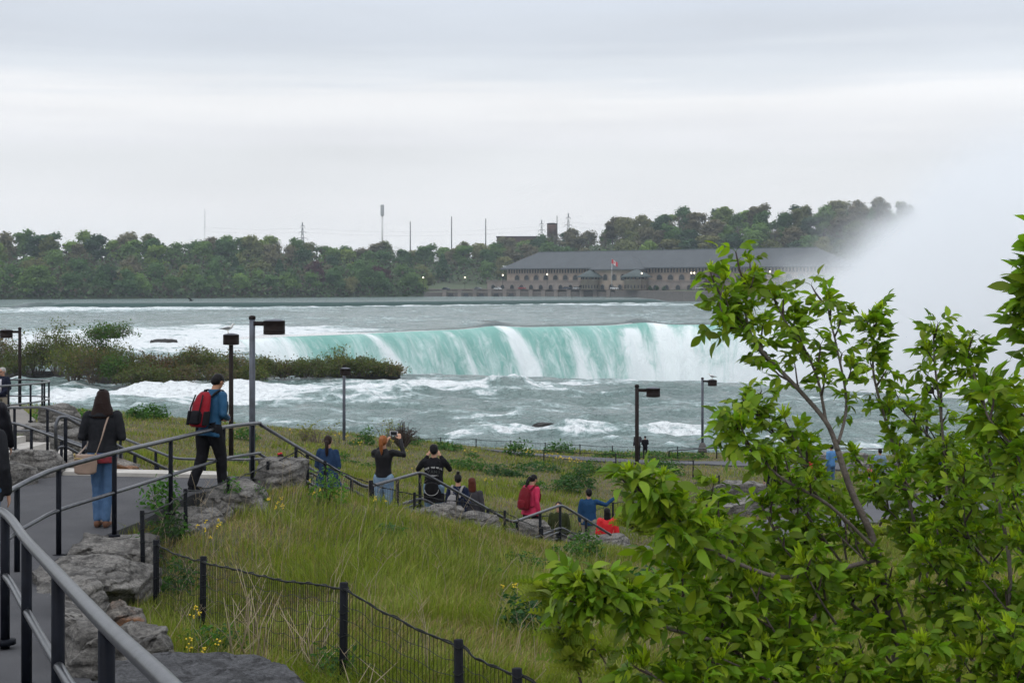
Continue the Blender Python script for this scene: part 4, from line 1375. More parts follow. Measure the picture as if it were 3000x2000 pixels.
def build_towers():
    steel = simple_mat("galvanised_steel", (0.20, 0.21, 0.22), (0.14, 0.15, 0.16), rough=.6)
    brick = simple_mat("tower_brick", (0.10, 0.045, 0.03), (0.05, 0.04, 0.035), rough=.9, scale=.25)
    # monopole with antenna shroud
    d = 1050
    base = P(1120, 700, d); root = thing("antenna_mast", (base.x, d, 20), "slender white pole mast with a tall grey drum at its top", "mast")
    q = MB(); q.tube([(base.x, d, 20), (base.x, d, P(0, 632, d).z)], .7, 10); q.build("pole", M_white, root)
    q = MB(); q.lathe((base.x, d, P(0, 632, d).z), [(1.3, 0), (1.35, .3), (1.35, 7.6), (1.2, 8.1)], 14); q.build("antenna_drum", simple_mat("drum_grey", (.42, .43, .44), (.36, .37, .38), rough=.6), root)
    # lattice pylons and thin masts
    for px, top, dd, w, lab in [(886, 651, 1150, 4.2, "lattice power pylon above the trees left of the drum mast"), (1665, 624, 1100, 5.0, "tallest lattice power pylon right of the brick tower"), (1587, 644, 1150, 4.0, "lattice power pylon left of the brick tower")]:
        b = P(px, 720, dd); zt = P(px, top, dd).z; zb = 15
        root = thing("power_pylon", (b.x, dd, zb), lab, "pylon", "power pylons on the skyline")
        q = MB(); H = zt - zb
        ww = lambda t: w * (1 - t) ** 1.2 * .5 + .25
        n = 9
        for i in range(n):
            t0, t1 = i / n, (i + 1) / n
            c0 = [(b.x + sx * ww(t0), dd + sy * ww(t0), zb + H * t0) for sx, sy in ((-1, -1), (1, -1), (1, 1), (-1, 1))]
            c1 = [(b.x + sx * ww(t1), dd + sy * ww(t1), zb + H * t1) for sx, sy in ((-1, -1), (1, -1), (1, 1), (-1, 1))]
            for k in range(4):
                q.tube([c0[k], c1[k]], .14, 4); q.tube([c0[k], c1[(k + 1) % 4]], .1, 4); q.tube([c0[(k + 1) % 4], c1[k]], .1, 4)
        q.build("lattice", steel, root)
        for j, t in enumerate((.62, .76, .9)):
            q = MB(); zz = zb + H * t; q.tube([(b.x - 4 + j, dd, zz), (b.x, dd, zz + .8), (b.x + 4 - j, dd, zz)], [.12, .25, .12], 4)
            for s in (-1, 1): q.tube([(b.x + s * (3.8 - j), dd, zz), (b.x + s * (3.8 - j), dd, zz - 1.2)], .12, 4)
            q.build("cross_arm", steel, root)
    for px, top, dd, lab in [(600, 612, 1300, "faint thin radio mast far left on the skyline"), (1202, 648, 1000, "thin dark mast right of the drum mast"), (1323, 634, 1000, "taller thin dark mast above the middle trees"),
                             (1423, 640, 1000, "thin dark mast over the bare crowned tree"), (1632, 632, 1050, "thin dark mast touching the brick tower")]:
        b = P(px, 720, dd); zt = P(px, top, dd).z
        root = thing("thin_mast", (b.x, dd, 10), lab, "mast", "thin masts on the skyline")
        q = MB(); q.tube([(b.x, dd, 10), (b.x, dd, zt)], [.45, .22] if px != 600 else [.2, .12], 6); q.build("pole", steel if px == 600 else M_post, root)
        q = MB()
        for k in range(12): q.tube([(b.x - .5, dd, zt - 1 - k * 1.5), (b.x + .5, dd, zt - 1.4 - k * 1.5)], .1, 4)
        q.build("rung", steel, root)
    # overhead lines between the pylons
    q = MB()
    for dz in (0, -3.2):
        for a, c in (((886, 668), (1587, 662)), ((1587, 662), (1665, 650)), ((1665, 650), (2050, 665)), ((600, 665), (886, 668))):
            A_ = P(*a, 1125); C_ = P(*c, 1125)
            q.tube([A_.lerp(C_, t) + Vector((0, 0, dz - 10 * t * (1 - t) * 2 * (A_ - C_).length / 250)) for t in np.linspace(0, 1, 14)], .04, 4)
    tag(q.build("power_line", steel), "sagging power lines strung between the skyline pylons", "power line")
    # brick water tower and the flat building left of it
    d = 1090; b = P(1617, 700, d)
    root = thing("brick_tower", (b.x, d, 10), "square topped rusty brick tower rising over the trees", "tower")
    q = MB(); q.lathe((b.x, d, 10), [(3.7, 0), (3.7, P(0, 690, d).z - 10)], 20); q.build("shaft", simple_mat("shaft_brick", (0.06, .03, .025), (.03, .03, .03), scale=.2), root)
    q = MB(); q.lathe((b.x, d, P(0, 690, d).z), [(3.8, 0), (3.8, 8.7)], 20); q.build("tank", brick, root)
    q = MB(); q.lathe((b.x, d, P(0, 690, d).z + 8.7), [(4.0, 0), (4.0, .5), (2, .9)], 20); q.build("rim", M_post, root)
    b0 = P(1455, 694, 1100); b1 = P(1572, 694, 1100)
    root = thing("factory_building", (b0.x, 1100, 10), "long flat roofed brick building showing behind the bare tree", "building")
    q = MB(); q.box(((b0.x + b1.x) / 2, 1110, (10 + b0.z) / 2), (b1.x - b0.x, 16, b0.z - 10)); q.build("wall", brick, root)
    q = MB(); q.box(((b0.x + b1.x) / 2, 1110, b0.z + .3), (b1.x - b0.x + 1, 17, .6)); q.build("roof", M_post, root)


build_towers()
# fountain-white blossoming tree and small white shed lights among the shoreline trees
far_tree(P(705, 0, 738).x, 738, -5, .75, 'tall', 'lime', 'x', "yellow green young tree standing over the shoreline trees", "yellow tree left of centre")

# ================================================================ rails, stairs, fences, lamps, stones
def smooth_path(pts, closed=False, rnd=0.12, n=4):
    """round the corners of a polyline"""
    pts = [Vector(p) for p in pts]
    out = [pts[0]]
    for a, b, c in zip(pts[:-2], pts[1:-1], pts[2:]):
        d1 = (a - b); d2 = (c - b)
        r = min(rnd, d1.length * .4, d2.length * .4)
        p0 = b + d1.normalized() * r; p2 = b + d2.normalized() * r
        for i in range(n + 1):
            t = i / n
            out.append(p0.lerp(b, t).lerp(b.lerp(p2, t), t))
    out.append(pts[-1])
    return out


def curve_pts(pts, k=5):
    """Catmull-Rom through the points"""
    pts = [Vector(p) for p in pts]
    out = []
    n = len(pts)
    for i in range(n - 1):
        p0 = pts[max(i - 1, 0)]; p1 = pts[i]; p2 = pts[i + 1]; p3 = pts[min(i + 2, n - 1)]
        for j in range(k):
            t = j / k
            out.append(0.5 * ((2 * p1) + (-p0 + p2) * t + (2 * p0 - 5 * p1 + 4 * p2 - p3) * t * t + (-p0 + 3 * p1 - 3 * p2 + p3) * t ** 3))
    out.append(pts[-1])
    return out


def railing(pts, posts, h, label, group="black tubular handrails", r=0.03, mids=(0.48,), ret=None, rnd=0.15, base_extra=0.12, toe=False):
    """pts: top rail points (already smoothed); posts: points on the top rail"""
    p0 = pts[0]
    root = thing("handrail", (p0.x, p0.y, p0.z - h), label, "handrail", group)
    q = MB(); q.tube(pts, r, 12); q.build("top_rail", M_rail, root)
    for m in mids:
        q = MB(); q.tube([p - Vector((0, 0, m)) for p in pts], r * .8, 10); q.build("mid_rail", M_rail, root)
    for p in posts:
        q = MB(); q.tube([p - Vector((0, 0, r * .5)), p - Vector((0, 0, h + base_extra))], r * 1.05, 12)
        po = q.build("post", M_post, root)
        q = MB(); q.lathe((p.x, p.y, p.z - h + 0.002), [(r * 2.4, -.02), (r * 2.4, .012), (r * 1.2, .02)], 16); q.build("base_flange", M_post, po)
    return root


def build_rails():
    # foreground rail on the right side of the ramp, close to the camera
    A = [P(-60, 1478, 12.5), P(15, 1505, 10.6), P(78, 1583, 9.2), P(170, 1682, 7.2), P(312, 1832, 5.6), P(490, 2000, 4.4), P(800, 2330, 3.2)]
    cp = curve_pts(A, 6)
    railing(cp, [A[1], A[2], A[3], A[4] + Vector((0, 0, 0)), P(560, 2075, 4.0)], 0.95, "thick dark handrail in the near corner, closest to the viewer", r=0.0325, mids=(0.46,))
    # rail between walkway and stones, then down the main stairs
    W = [P(-90, 1500, 13.6), P(18, 1443, 14.2), P(50, 1425, 14.7), P(110, 1395, 15.2), P(172, 1371, 15.9), P(335, 1326, 16.8), P(500, 1287, 18.9), P(655, 1251, 21.0), RT[0]]
    cw = curve_pts(W, 5)
    stairp = smooth_path([RT[0]] + RT[1:] , rnd=0.22)
    full = cw[:-1] + [RT[0] + (W[-2] - RT[0]).normalized() * .12] + smooth_path([RT[0] - Vector((.05, .15, -.01)), *RT[1:]], rnd=0.2)
    posts = [W[2], W[4], W[5], W[6], W[7], RT[0] + Vector((-.12, -.25, .02))]
    a = RT[0]; 
    def on(i, t): return RT[i].lerp(RT[i + 1], t)
    posts += [on(0, .42), on(0, .86), on(1, .12), on(1, .55), on(1, .97), on(2, .38), on(2, .72), on(3, .1), on(3, .55), on(3, .97), on(4, .45), on(4, .95)]
    railing(full, posts, 0.98, "long handrail running along the walkway and stepping down the main stairs", r=0.0285, mids=(0.47,))
    # short lower grab rails of the landings
    for i, j in ((1, 2), (3, 4)):
        p = [RT[i].lerp(RT[j], .3) - Vector((0, 0, .62)), RT[j] - Vector((0, 0, .60)) + SDIR * .05, RT[j] + (RT[j + 1] - RT[j]) * .35 - Vector((0, 0, .55))]
        p = [k + SPERP * .12 for k in p]
        railing(smooth_path(p, rnd=.1), [p[1]], .38, "short low grab rail beside the %s landing of the main stairs" % ("upper" if i == 1 else "lower"), r=.022, mids=(.12,))
    # left rail of the main stairs, first flight
    L1 = [P(165, 1400, 24.0) + Vector((0, 0, 0)), P(163, 1245, 24.0), P(172, 1222, 24.05), P(192, 1221, 24.1), P(353, 1310, 25.2), P(557, 1406, 26.2)]
    q = smooth_path(L1, rnd=.18)
    railing(q, [P(192, 1222, 24.1), P(245, 1251, 24.5), P(395, 1330, 25.4), P(462, 1361, 25.7), P(555, 1405, 26.2)], .95, "handrail with a rounded upright start at the head of the main stairs", r=.030, mids=(.5,))
    # far rail of the left staircase and landing
    L2 = [P(-40, 1196, 31.0), P(127, 1192, 30.2), P(250, 1236, 29.6), P(353, 1280, 29.2), P(513, 1343, 28.6), P(600, 1345, 28.4), P(737, 1346, 28.3), P(815, 1338, 28.6), P(870, 1366, 28.9), P(960, 1410, 29.7)]
    railing(smooth_path(L2, rnd=.2), [L2[0].lerp(L2[1], .5), L2[1].lerp(L2[2], .1), L2[2], L2[3], L2[4].lerp(L2[3], .35), L2[5], L2[6], L2[7], L2[8], L2[9]], .95, "handrail on the far side of the left stairs and middle landing", r=.028, mids=(.5,))
    # near rail of the left staircase
    L3 = [P(-40, 1240, 27.6), P(45, 1238, 27.5), P(250, 1312, 27.2), P(410, 1382, 27.0)]
    railing(smooth_path(L3, rnd=.2), [L3[1], P(92, 1256, 27.4), P(180, 1290, 27.3), L3[2], P(330, 1347, 27.1), L3[3]], .95, "handrail on the near side of the left stairs", r=.028, mids=(.5,))
    # left rail of the lower flights
    off = SPERP * SW
    L4 = [p + off for p in RT[2:]]
    railing(smooth_path(L4, rnd=.2), [L4[0], L4[0].lerp(L4[1], .5), L4[1], L4[2], L4[2].lerp(L4[3], .5), L4[3]], .95, "left handrail of the lower flights of the main stairs, against the meadow", r=.028, mids=(.5,))
    # curved rail of the upper overlook
    C = []
    for i in range(22):
        a = math.radians(-100 + 200 * i / 21)
        c = Vector((-14.7, 38.6, 0)); C.append(Vector((c.x + 1.75 * math.cos(a) - .09 * (5.3 * math.sin(a)), c.y + 5.3 * math.sin(a), -2.72 - .25 * math.sin(a))))
    C = [Vector((-21, 33.0, -2.50)), Vector((-17, 33.1, -2.50))] + C + [Vector((-19, 44.4, -3.0)), Vector((-23, 44.8, -3.0))]
    pid = [1, 3, 5, 8, 10, 12, 14, 17, 19, 22, 24]
    railing(curve_pts(C, 3), [C[i] for i in pid], 1.0, "curved handrail round the overlook behind the old man", r=.027, mids=(.5,))


build_rails()


def build_stairs():
    ang = math.atan2(SPERP.y, SPERP.x)
    root = thing("main_stairs", FLOOR[0] + SPERP * 1.5 - Vector((0, 0, .2)), "long concrete stairs stepping down between handrails to the lower path", "stairs")

    def flight(a, b, width, root, perp, n=8):
        for i in range(n):
            p = a.lerp(b, (i + .5) / n); z = a.z + (b.z - a.z) * (i + 1) / n
            run = ((b - a).xy.length) / n
            d = (b - a); d.z = 0; d.normalize()
            c0 = Vector((p.x, p.y, 0)) - d * run * .5; c1 = c0 + d * (run + .03)
            q = MB(); q.prism([Vector((c.x, c.y, z - .2)) for c in (c0, c1, c1 + perp * width, c0 + perp * width)], (0, 0, .2)); q.build("step", M_conc, root)

    def landing(a, b, width, root, perp):
        d = (b - a); d.z = 0; d.normalize()
        q = MB(); e = b + d * .02
        q.prism([Vector((c.x, c.y, a.z - .22)) for c in (a, e, e + perp * width, a + perp * width)], (0, 0, .2)); q.build("landing", M_conc, root)
    f = [p.copy() for p in FLOOR]
    flight(f[0] + Vector((0, 0, -.0)), f[1], SW, root, SPERP, 8)
    landing(f[1], f[2], SW, root, SPERP); flight(f[2], f[3], SW, root, SPERP, 8)
    landing(f[3], f[4], SW, root, SPERP); flight(f[4], f[5], SW, root, SPERP, 6)
    g = f[5] + SDIR * .8
    landing(f[5], g, SW, root, SPERP)
    # pale concrete sill where the walkway meets the stairs
    q = MB(); a = P(128, 1394, 22.75); b = P(640, 1423, 22.3)
    a.z = b.z = -3.06
    d = (b - a).normalized(); n = Vector((-d.y, d.x, 0))
    q.prism([a, b, b + n * .42, a + n * .42], (0, 0, .06)); tag(recenter(q.build("concrete_sill", M_conc)), "pale concrete sill along the far edge of the dark walkway", "kerb")
    # left stairs, descending to the right
    r2 = thing("side_stairs", (-9, 28.4, -4.5), "pale concrete steps climbing left between two handrails to the overlook", "stairs")
    a = Vector((-11.1, 29.0, -3.36)); b = Vector((-7.0, 28.5, -4.62)); perp = Vector((.12, 1, 0)).normalized()
    for i in range(8):
        t0, t1 = i / 8, (i + 1) / 8
        p0 = a.lerp(b, t0); p1 = a.lerp(b, t1 + .01); z = a.z + (b.z - a.z) * t1
        q = MB(); q.prism([Vector((c.x, c.y, z - .2)) for c in (p0, p1, p1 + perp * 2.6, p0 + perp * 2.6)], (0, 0, .2)); q.build("step", M_conc, r2)
    q = MB(); q.prism([Vector(c) for c in [(-6.98, 28.5, -4.85), (-4.3, 25.2, -4.85), (-3.2, 27.6, -4.85), (-4.4, 28.8, -4.85), (-6.65, 31.1, -4.85)]], (0, 0, .2)); q.build("landing", M_conc, r2)
    q = MB(); q.prism([Vector(c) for c in [(-14.5, 28.6, -3.60), (-11.12, 29.0, -3.60), (-10.8, 31.6, -3.60), (-14.5, 31.2, -3.60)]], (0, 0, .22)); q.build("landing", M_conc, r2)
    tag(sheet("overlook_paving", LPLAT, lambda x, y: -3.72 - (y - 31) * .012, .8, simple_mat("paving", (0.22, .20, .18), (.16, .15, .135), scale=1.5, rough=.9)), kind="structure")


build_stairs()


# ---------------------------------------------------------------- boulders
def boulder(loc, size, rz, mat, label, seed, sharp=0.5, name="boulder", flat=0.0, group=None):
    """blocky weathered stone: a cube pushed towards a few cutting planes, then roughened"""
    r = random.Random(seed)
    bm = bmesh.new(); bmesh.ops.create_cube(bm, size=2)
    bmesh.ops.subdivide_edges(bm, edges=bm.edges[:], cuts=21, use_grid_fill=True)
    planes = []
    for _ in range(11):
        n = Vector((r.gauss(0, 1), r.gauss(0, 1), r.gauss(0, .8))).normalized()
        planes.append((n, r.uniform(.85, 1.12)))
    for v in bm.verts:
        p = v.co.copy()
        p = p.lerp(p.normalized() * 1.18, .12 if sharp > .4 else .4)
        for n, d in planes:
            k = p.dot(n) - d
            if k > 0: p -= n * k * .92
        s = Vector((p.x * size[0], p.y * size[1], p.z * size[2]))
        ns = 1.6
        w = mnoise.noise(s * ns + Vector((seed, 0, 0))) * .09 + mnoise.noise(s * ns * 3.1 + Vector((0, seed, 0))) * .045 + mnoise.noise(s * 9) * .028 + mnoise.noise(s * 19) * .012
        # bedding ledges
        st = s.z * 9 + mnoise.noise(Vector((s.x * 1.5, s.y * 1.5, seed))) * 3.0
        led = (st - math.floor(st)); led = (led ** 3) * .035
        out = Vector((p.x, p.y, p.z * .3))
        if out.length > 0: out.normalize()
        s += out * (w * min(1, 1.5 * min(size)) - led) + Vector((0, 0, mnoise.noise(Vector((s.x * 2.2, s.y * 2.2, seed * 2))) * .07 * (1 - flat)))
        if flat > .3:
            u = mnoise.noise(Vector((s.x * 1.7 + seed, s.y * 1.7, 3))) + .4 * mnoise.noise(Vector((s.x * 6, s.y * 6, seed)))
            s.z += (math.floor(u * 5) / 5) * .09
        v.co = s
    bmesh.ops.rotate(bm, verts=bm.verts[:], cent=(0, 0, 0), matrix=Matrix.Rotation(rz, 3, 'Z'))
    me = bpy.data.meshes.new(name); bm.to_mesh(me); bm.free()
    me.polygons.foreach_set('use_smooth', [True] * len(me.polygons))
    me.materials.append(mat)
    o = bpy.data.objects.new(name, me); COL.objects.link(o); o.location = loc
    return tag(o, label, "boulder", group)


def build_boulders():
    G = "limestone boulders edging the walkway"
    B_ = [  # px of centre, distance, height of the top, half sizes, rotation, material, label
        (610, 8.5, -2.34, (.66, .80, .18), .05, M_rockd, "flat dark shale slab at the bottom under the near wire fence", 3, .9),
        (400, 8.1, -2.36, (.34, .50, .20), .4, M_rockd, "dark shale slab behind the near handrail at the bottom edge", 5, .9),
        (375, 9.85, -2.42, (.34, .26, .20), -.1, M_rock, "grey block with a squared end left of the dark shale slab", 9, .5),
        (358, 11.0, -2.50, (.17, .22, .20), .3, M_rocko, "rust stained boulder with an orange face", 11, .3),
        (255, 12.3, -2.58, (.20, .62, .36), .30, M_rock, "tall grey boulder left of the rust stained one", 12, .5),
        (250, 10.3, -2.44, (.20, .62, .34), .40, M_rock, "grey boulder half hidden by the near handrail", 13, .5),
        (268, 14.3, -2.84, (.50, .72, .20), -.1, M_rock, "flat layered slab topped with dark cracks beside the walkway", 15, .9),
        (150, 13.4, -2.86, (.14, .50, .26), .30, M_rock, "narrow pale stone at the walkway edge below the flat slab", 16, .5),
        (335, 16.3, -2.95, (.46, .80, .20), .15, M_rock, "broad pale slab by the feet of the woman in jeans", 18, .9),
        (585, 18.7, -2.98, (.32, .8, .22), .15, M_rock, "low grey slab in front of the walking man", 20, .8),
        (695, 20.3, -2.84, (.42, .6, .36), .2, M_rock, "big grey boulder under the rail bend behind the wire fence", 22, .5),
        (822, 22.3, -2.80, (.33, .55, .42), -.2, M_rock, "massive pale boulder at the head of the stairs", 24, .5),
        (632, 19.5, -2.95, (.22, .3, .25), .6, M_rock, "small grey boulder between the low slab and the rail bend boulder", 26, .5),
        (110, 22.7, -2.70, (.40, .4, .50), .1, M_rock, "upright dark boulder left of the stair head, below the puffer jacket", 28, .5),
        (265, 24.4, -2.98, (.78, .42, .40), 0, M_rocko, "wide brownish boulder between the stair head and the side steps", 30, .5),
        (20, 21.8, -2.75, (.40, .4, .45), .4, M_rock, "grey boulder at the left edge behind the dark jackets", 31, .5),
        (128, 32.2, -3.20, (.42, .5, .40), .1, M_rock, "pale boulder under the near bend of the overlook rail", 33, .6),
        (175, 34.8, -3.02, (.50, .6, .50), -.2, M_rock, "pale rugged boulder just right of the overlook rail", 35, .5),
        (228, 33.0, -3.42, (.34, .5, .42), .3, M_rock, "dark topped boulder above the side steps", 37, .5),
        (300, 32.6, -3.80, (.45, .5, .40), -.3, M_rock, "second boulder above the side steps, toward the meadow", 39, .5),
        (150, 33.2, -3.38, (.34, .4, .4), .2, M_rock, "small pale boulder at the top of the side steps", 41, .5),
        (450, 31.6, -4.45, (.6, .35, .30), 0, M_rock, "boulder beside the foot of the side steps", 43, .5),
        (1275, 25.0, -3.95, (.52, .35, .30), .3, M_rock, "pale boulder below the man photographing from the landing", 45, .7),
        (1385, 26.0, -4.25, (.50, .35, .28), .2, M_rock, "pale boulder under the auburn haired woman", 47, .7),
        (1215, 24.5, -3.92, (.3, .3, .2), .2, M_rock, "small pale boulder left of the first landing posts", 49, .7),
        (1490, 28.0, -4.85, (.3, .3, .22), .2, M_rock, "small boulder at the second landing's left end", 51, .7),
        (1570, 30.6, -5.12, (.42, .35, .32), .5, M_rock, "mottled boulder behind the legs of the woman in pink", 53, .5),
        (1700, 30.8, -5.45, (.45, .35, .26), .1, M_rock, "pale boulder below the lowest handrail section", 55, .7),
        (1795, 31.6, -5.62, (.42, .35, .30), .3, M_rock, "boulder under the red puffer jacket", 57, .7),
        (883, 24.6, -3.35, (.25, .3, .25), .3, M_rock, "small stone on the stair side of the massive pale boulder", 59, .5),
        (2230, 43.5, -6.55, (1.5, .5, .5), .1, M_rock, "long low boulder beside the lower path", 61, .6),
        (2150, 47, -6.6, (1.2, .6, .6), .2, M_rock, "boulder row end behind the long low boulder", 63, .6),
        (2440, 66, -7.9, (2.2, .6, .6), 0, M_rock, "stone ledge along the far plaza edge", 65, .6),
        (2620, 62, -7.8, (2.0, .6, .6), 0, M_rock, "second stone ledge along the far plaza edge", 67, .6),
    ]
    for px, d, tz, sz, rz, m, lab, sd, sh in B_:
        boulder(Vector(((px - 1500) / F * d, d, tz - sz[2] * .93)), sz, rz, m, lab, sd, sh, group=G, flat=.7 if sz[2] < .25 else 0)


build_boulders()


# ---------------------------------------------------------------- wire fences
def wire_fence(tops, h, label, post_idx=None, post_w=.05, gap=.05, sag=.04, wire=.0027, wrap=True, hrows=7, lean=0.0, group="low black wire mesh fences"):
    root = thing("wire_fence", tops[0] - Vector((0, 0, h)), label, "fence", group)
    rr = random.Random(len(tops) * 7 + int(h * 100))
    for i, p in enumerate(tops):
        q = MB(); ln = Vector((rr.uniform(-.02, .02), rr.uniform(-.02, .02), 0))
        a = p + Vector((0, 0, .04)) + ln; b = p - Vector((0, 0, h + .25))
        q.tube([a, b], post_w * .5, 6); po = q.build("post", M_fpost, root)
        if wrap:
            q = MB()
            for k in range(5):
                c = a.lerp(b, .04 + k * .16)
                q.tube([c + Vector((math.cos(t) * post_w * .58, math.sin(t) * post_w * .58, .01 * math.sin(t * 2.3 + k))) for t in np.linspace(0, 6.28, 9)], .0035, 4)
            q.build("wire_tie", M_wire, po)
    q = MB(); q2 = MB()
    for a, b in zip(tops[:-1], tops[1:]):
        L_ = (b - a).length; n = max(2, int(L_ / gap))
        row = []
        for i in range(n + 1):
            t = i / n
            row.append(a.lerp(b, t) - Vector((0, 0, sag * 4 * t * (1 - t) + .02 * mnoise.noise(Vector((t * 6, a.x, a.y))))))
        q2.tube(row, wire * 2.6, 5)
        q2.tube([p + Vector((.004 * math.sin(i * 1.3), .003, .012 * math.sin(i * .9))) for i, p in enumerate(row)], wire * 1.8, 4)
        for k in range(1, hrows):
            z = h * (k / (hrows - 1)) * .97
            q.tube([p - Vector((0, .01 * math.sin(k), z + .012 * math.sin(i * .7 + k))) for i, p in enumerate(row)], wire, 3, caps=False)
        for i, p in enumerate(row):
            q.tube([p, p - Vector((0.004 * math.sin(i), 0, h * .97))], wire, 3, caps=False)
    q2.build("top_wire", M_wire, root)
    tag(q.build("wire_mesh", M_wire, root), kind="stuff")


def build_fences():
    near = [P(420, 1508, 15.6), P(460, 1590, 14.6), P(590, 1642, 13.2), P(1005, 1723, 10.4), P(1350, 1892, 9.2), P(1520, 1975, 8.6), P(1900, 2150, 8.2)]
    near[1] = P(458, 1592, 14.4)
    wire_fence(near[1:], .78, "near wire mesh fence sagging across the bottom of the slope", gap=.045, sag=.03, post_w=.062, hrows=8)
    up = [P(420, 1505, 15.8), P(545, 1440, 18.0), P(670, 1405, 20.0), P(785, 1358, 22.0), P(868, 1318, 22.6), P(955, 1357, 23.0), P(1085, 1414, 23.7)]
    wire_fence(up, .68, "wire mesh fence in front of the boulders and the rail bend", gap=.05, sag=.03, post_w=.052)
    low = [P(1085, 1414, 23.8), P(1213, 1448, 24.6), P(1355, 1468, 25.3), P(1477, 1500, 26.6), P(1590, 1548, 28.5), P(1700, 1560, 30.0)]
    wire_fence(low, .62, "wire mesh fence along the lower stairs and pale boulders", gap=.06, sag=.02, post_w=.05)
    shore = [P(1225, 1284, 67), P(1290, 1283, 68), P(1395, 1287, 69.5), P(1497, 1292, 70.5), P(1597, 1298, 71), P(1700, 1303, 71), P(1795, 1307, 71), P(1985, 1310, 70), P(2150, 1312, 70)]
    wire_fence(shore, .95, "thin wire fence along the top of the river bank", gap=.25, sag=.03, post_w=.055, wire=.004, wrap=False, hrows=5)
    path = [P(1593, 1318, 62), P(1805, 1330, 60), P(1920, 1340, 58), P(2030, 1350, 56)]
    wire_fence(path, .9, "wire fence on the meadow side of the shore path", gap=.25, sag=.03, post_w=.055, wire=.004, wrap=False, hrows=5)
    q = [P(1577, 1512, 34), P(1705, 1500, 36), P(1795, 1475, 38), P(1960, 1430, 42), P(2105, 1395, 47)]
    wire_fence(q, .95, "wire fence beside the lower path behind the stairs", gap=.18, sag=.03, post_w=.06, wire=.0035, wrap=False, hrows=5)
    # low pipe rail by the water on the shore path
    a = [P(1960, 1320, 70), P(2100, 1310, 69.5), P(2300, 1312, 69), P(2700, 1315, 68)]
    railing(a, a[:3], .6, "low pale pipe rail beside the shore path at the water", r=.03, mids=())


build_fences()


# ---------------------------------------------------------------- lamps
def lamp(px, toppy, d, basez, label, side=1, arm=True, drum=.50, mat=None, front=0.0, post_r=.062):
    p = P(px, toppy, d)
    z0 = basez
    root = thing("path_lamp", (p.x, p.y, z0), label, "street lamp", "drum lamps along the paths")
    mat = mat or M_lamp
    q = MB(); q.tube([(p.x, p.y, z0 - .3), (p.x, p.y, p.z)], [post_r * 1.12, post_r], 14); q.build("post", mat, root)
    q = MB(); q.lathe((p.x, p.y, p.z), [(post_r * 1.15, -.04), (post_r * 1.2, 0), (post_r * 1.1, .03), (post_r * .5, .05)], 14); q.build("post_cap", M_lamp, root)
    q = MB(); q.lathe((p.x, p.y, z0), [(.24, -.1), (.23, .02), (.19, .2), (.14, .34), (post_r * 1.3, .40)], 16); q.build("base_shroud", simple_mat("lamp_base", (.10, .095, .09), (.06, .055, .05), rough=.8), root)
    R = drum / 2; hd = drum * .60
    if arm:
        a = side * math.cos(front); b = -math.sin(front)
        c = Vector((p.x + a * (R + .30), p.y + b * (R + .30), p.z - .08))
        q = MB(); q.box((p.x + a * .2, p.y + b * .2, p.z - .14), (.34, .09, .10), rz=math.atan2(b, a)); q.build("arm", M_lamp, root)
    else:
        c = Vector((p.x, p.y, p.z + .04))
    q = MB(); q.lathe((c.x, c.y, c.z), [(R * .94, -hd), (R, -hd + .004), (R, -hd + .03), (R * .985, -hd + .034), (R * .985, -hd + .062), (R, -hd + .066), (R, -hd + .09), (R * .985, -hd + .095),
                                        (R * .985, -.012), (R, -.01), (R, .0), (R * .96, .008)], 32); dr = q.build("drum_head", M_lamp, root)
    q = MB(); q.lathe((c.x, c.y, c.z), [(R * .95, .004), (R * .8, .025), (R * .4, .045), (.03, .052)], 28); q.build("drum_lid", M_lampgrey, dr)
    q = MB(); q.lathe((c.x, c.y, c.z - hd), [(R * .85, -.006), (R * .85, -.002)], 24); q.build("lens", M_lens, dr)
    return root, c


lamp(739, 930, 33, -5.0, "tallest weathered grey lamp with its drum on the right", 1, mat=M_lampgrey, front=.25, drum=.50, post_r=.068)
_, GULLC = lamp(677, 985, 41, -5.35, "lamp with a gull standing on top of its drum", arm=False, drum=.46, post_r=.064)
lamp(1008, 1072, 60, -7.4, "grey lamp behind the seated woman's meadow, seen end on", 1, front=1.35, mat=M_lampgrey, drum=.46)
lamp(58, 962, 58, -5.6, "lamp at the left edge behind the overlook, drum on the left", -1, drum=.5)
lamp(1866, 1130, 46, -7.35, "dark lamp in the middle of the slope, drum on the right", 1, drum=.45, front=.1)
_, GULL2 = lamp(2058, 1108, 72, -8.45, "grey lamp by the shore path with a small gull on its drum", 1, mat=M_lampgrey, front=.5, drum=.46)
lamp(2757, 1128, 62, -7.9, "lamp behind the leaves at the right, drum on the left", -1, drum=.46)
lamp(2715, 1180, 70, -8.2, "further lamp behind the leaves at the right", -1, drum=.46)
# stone block on which the shore lamp stands is covered by grass


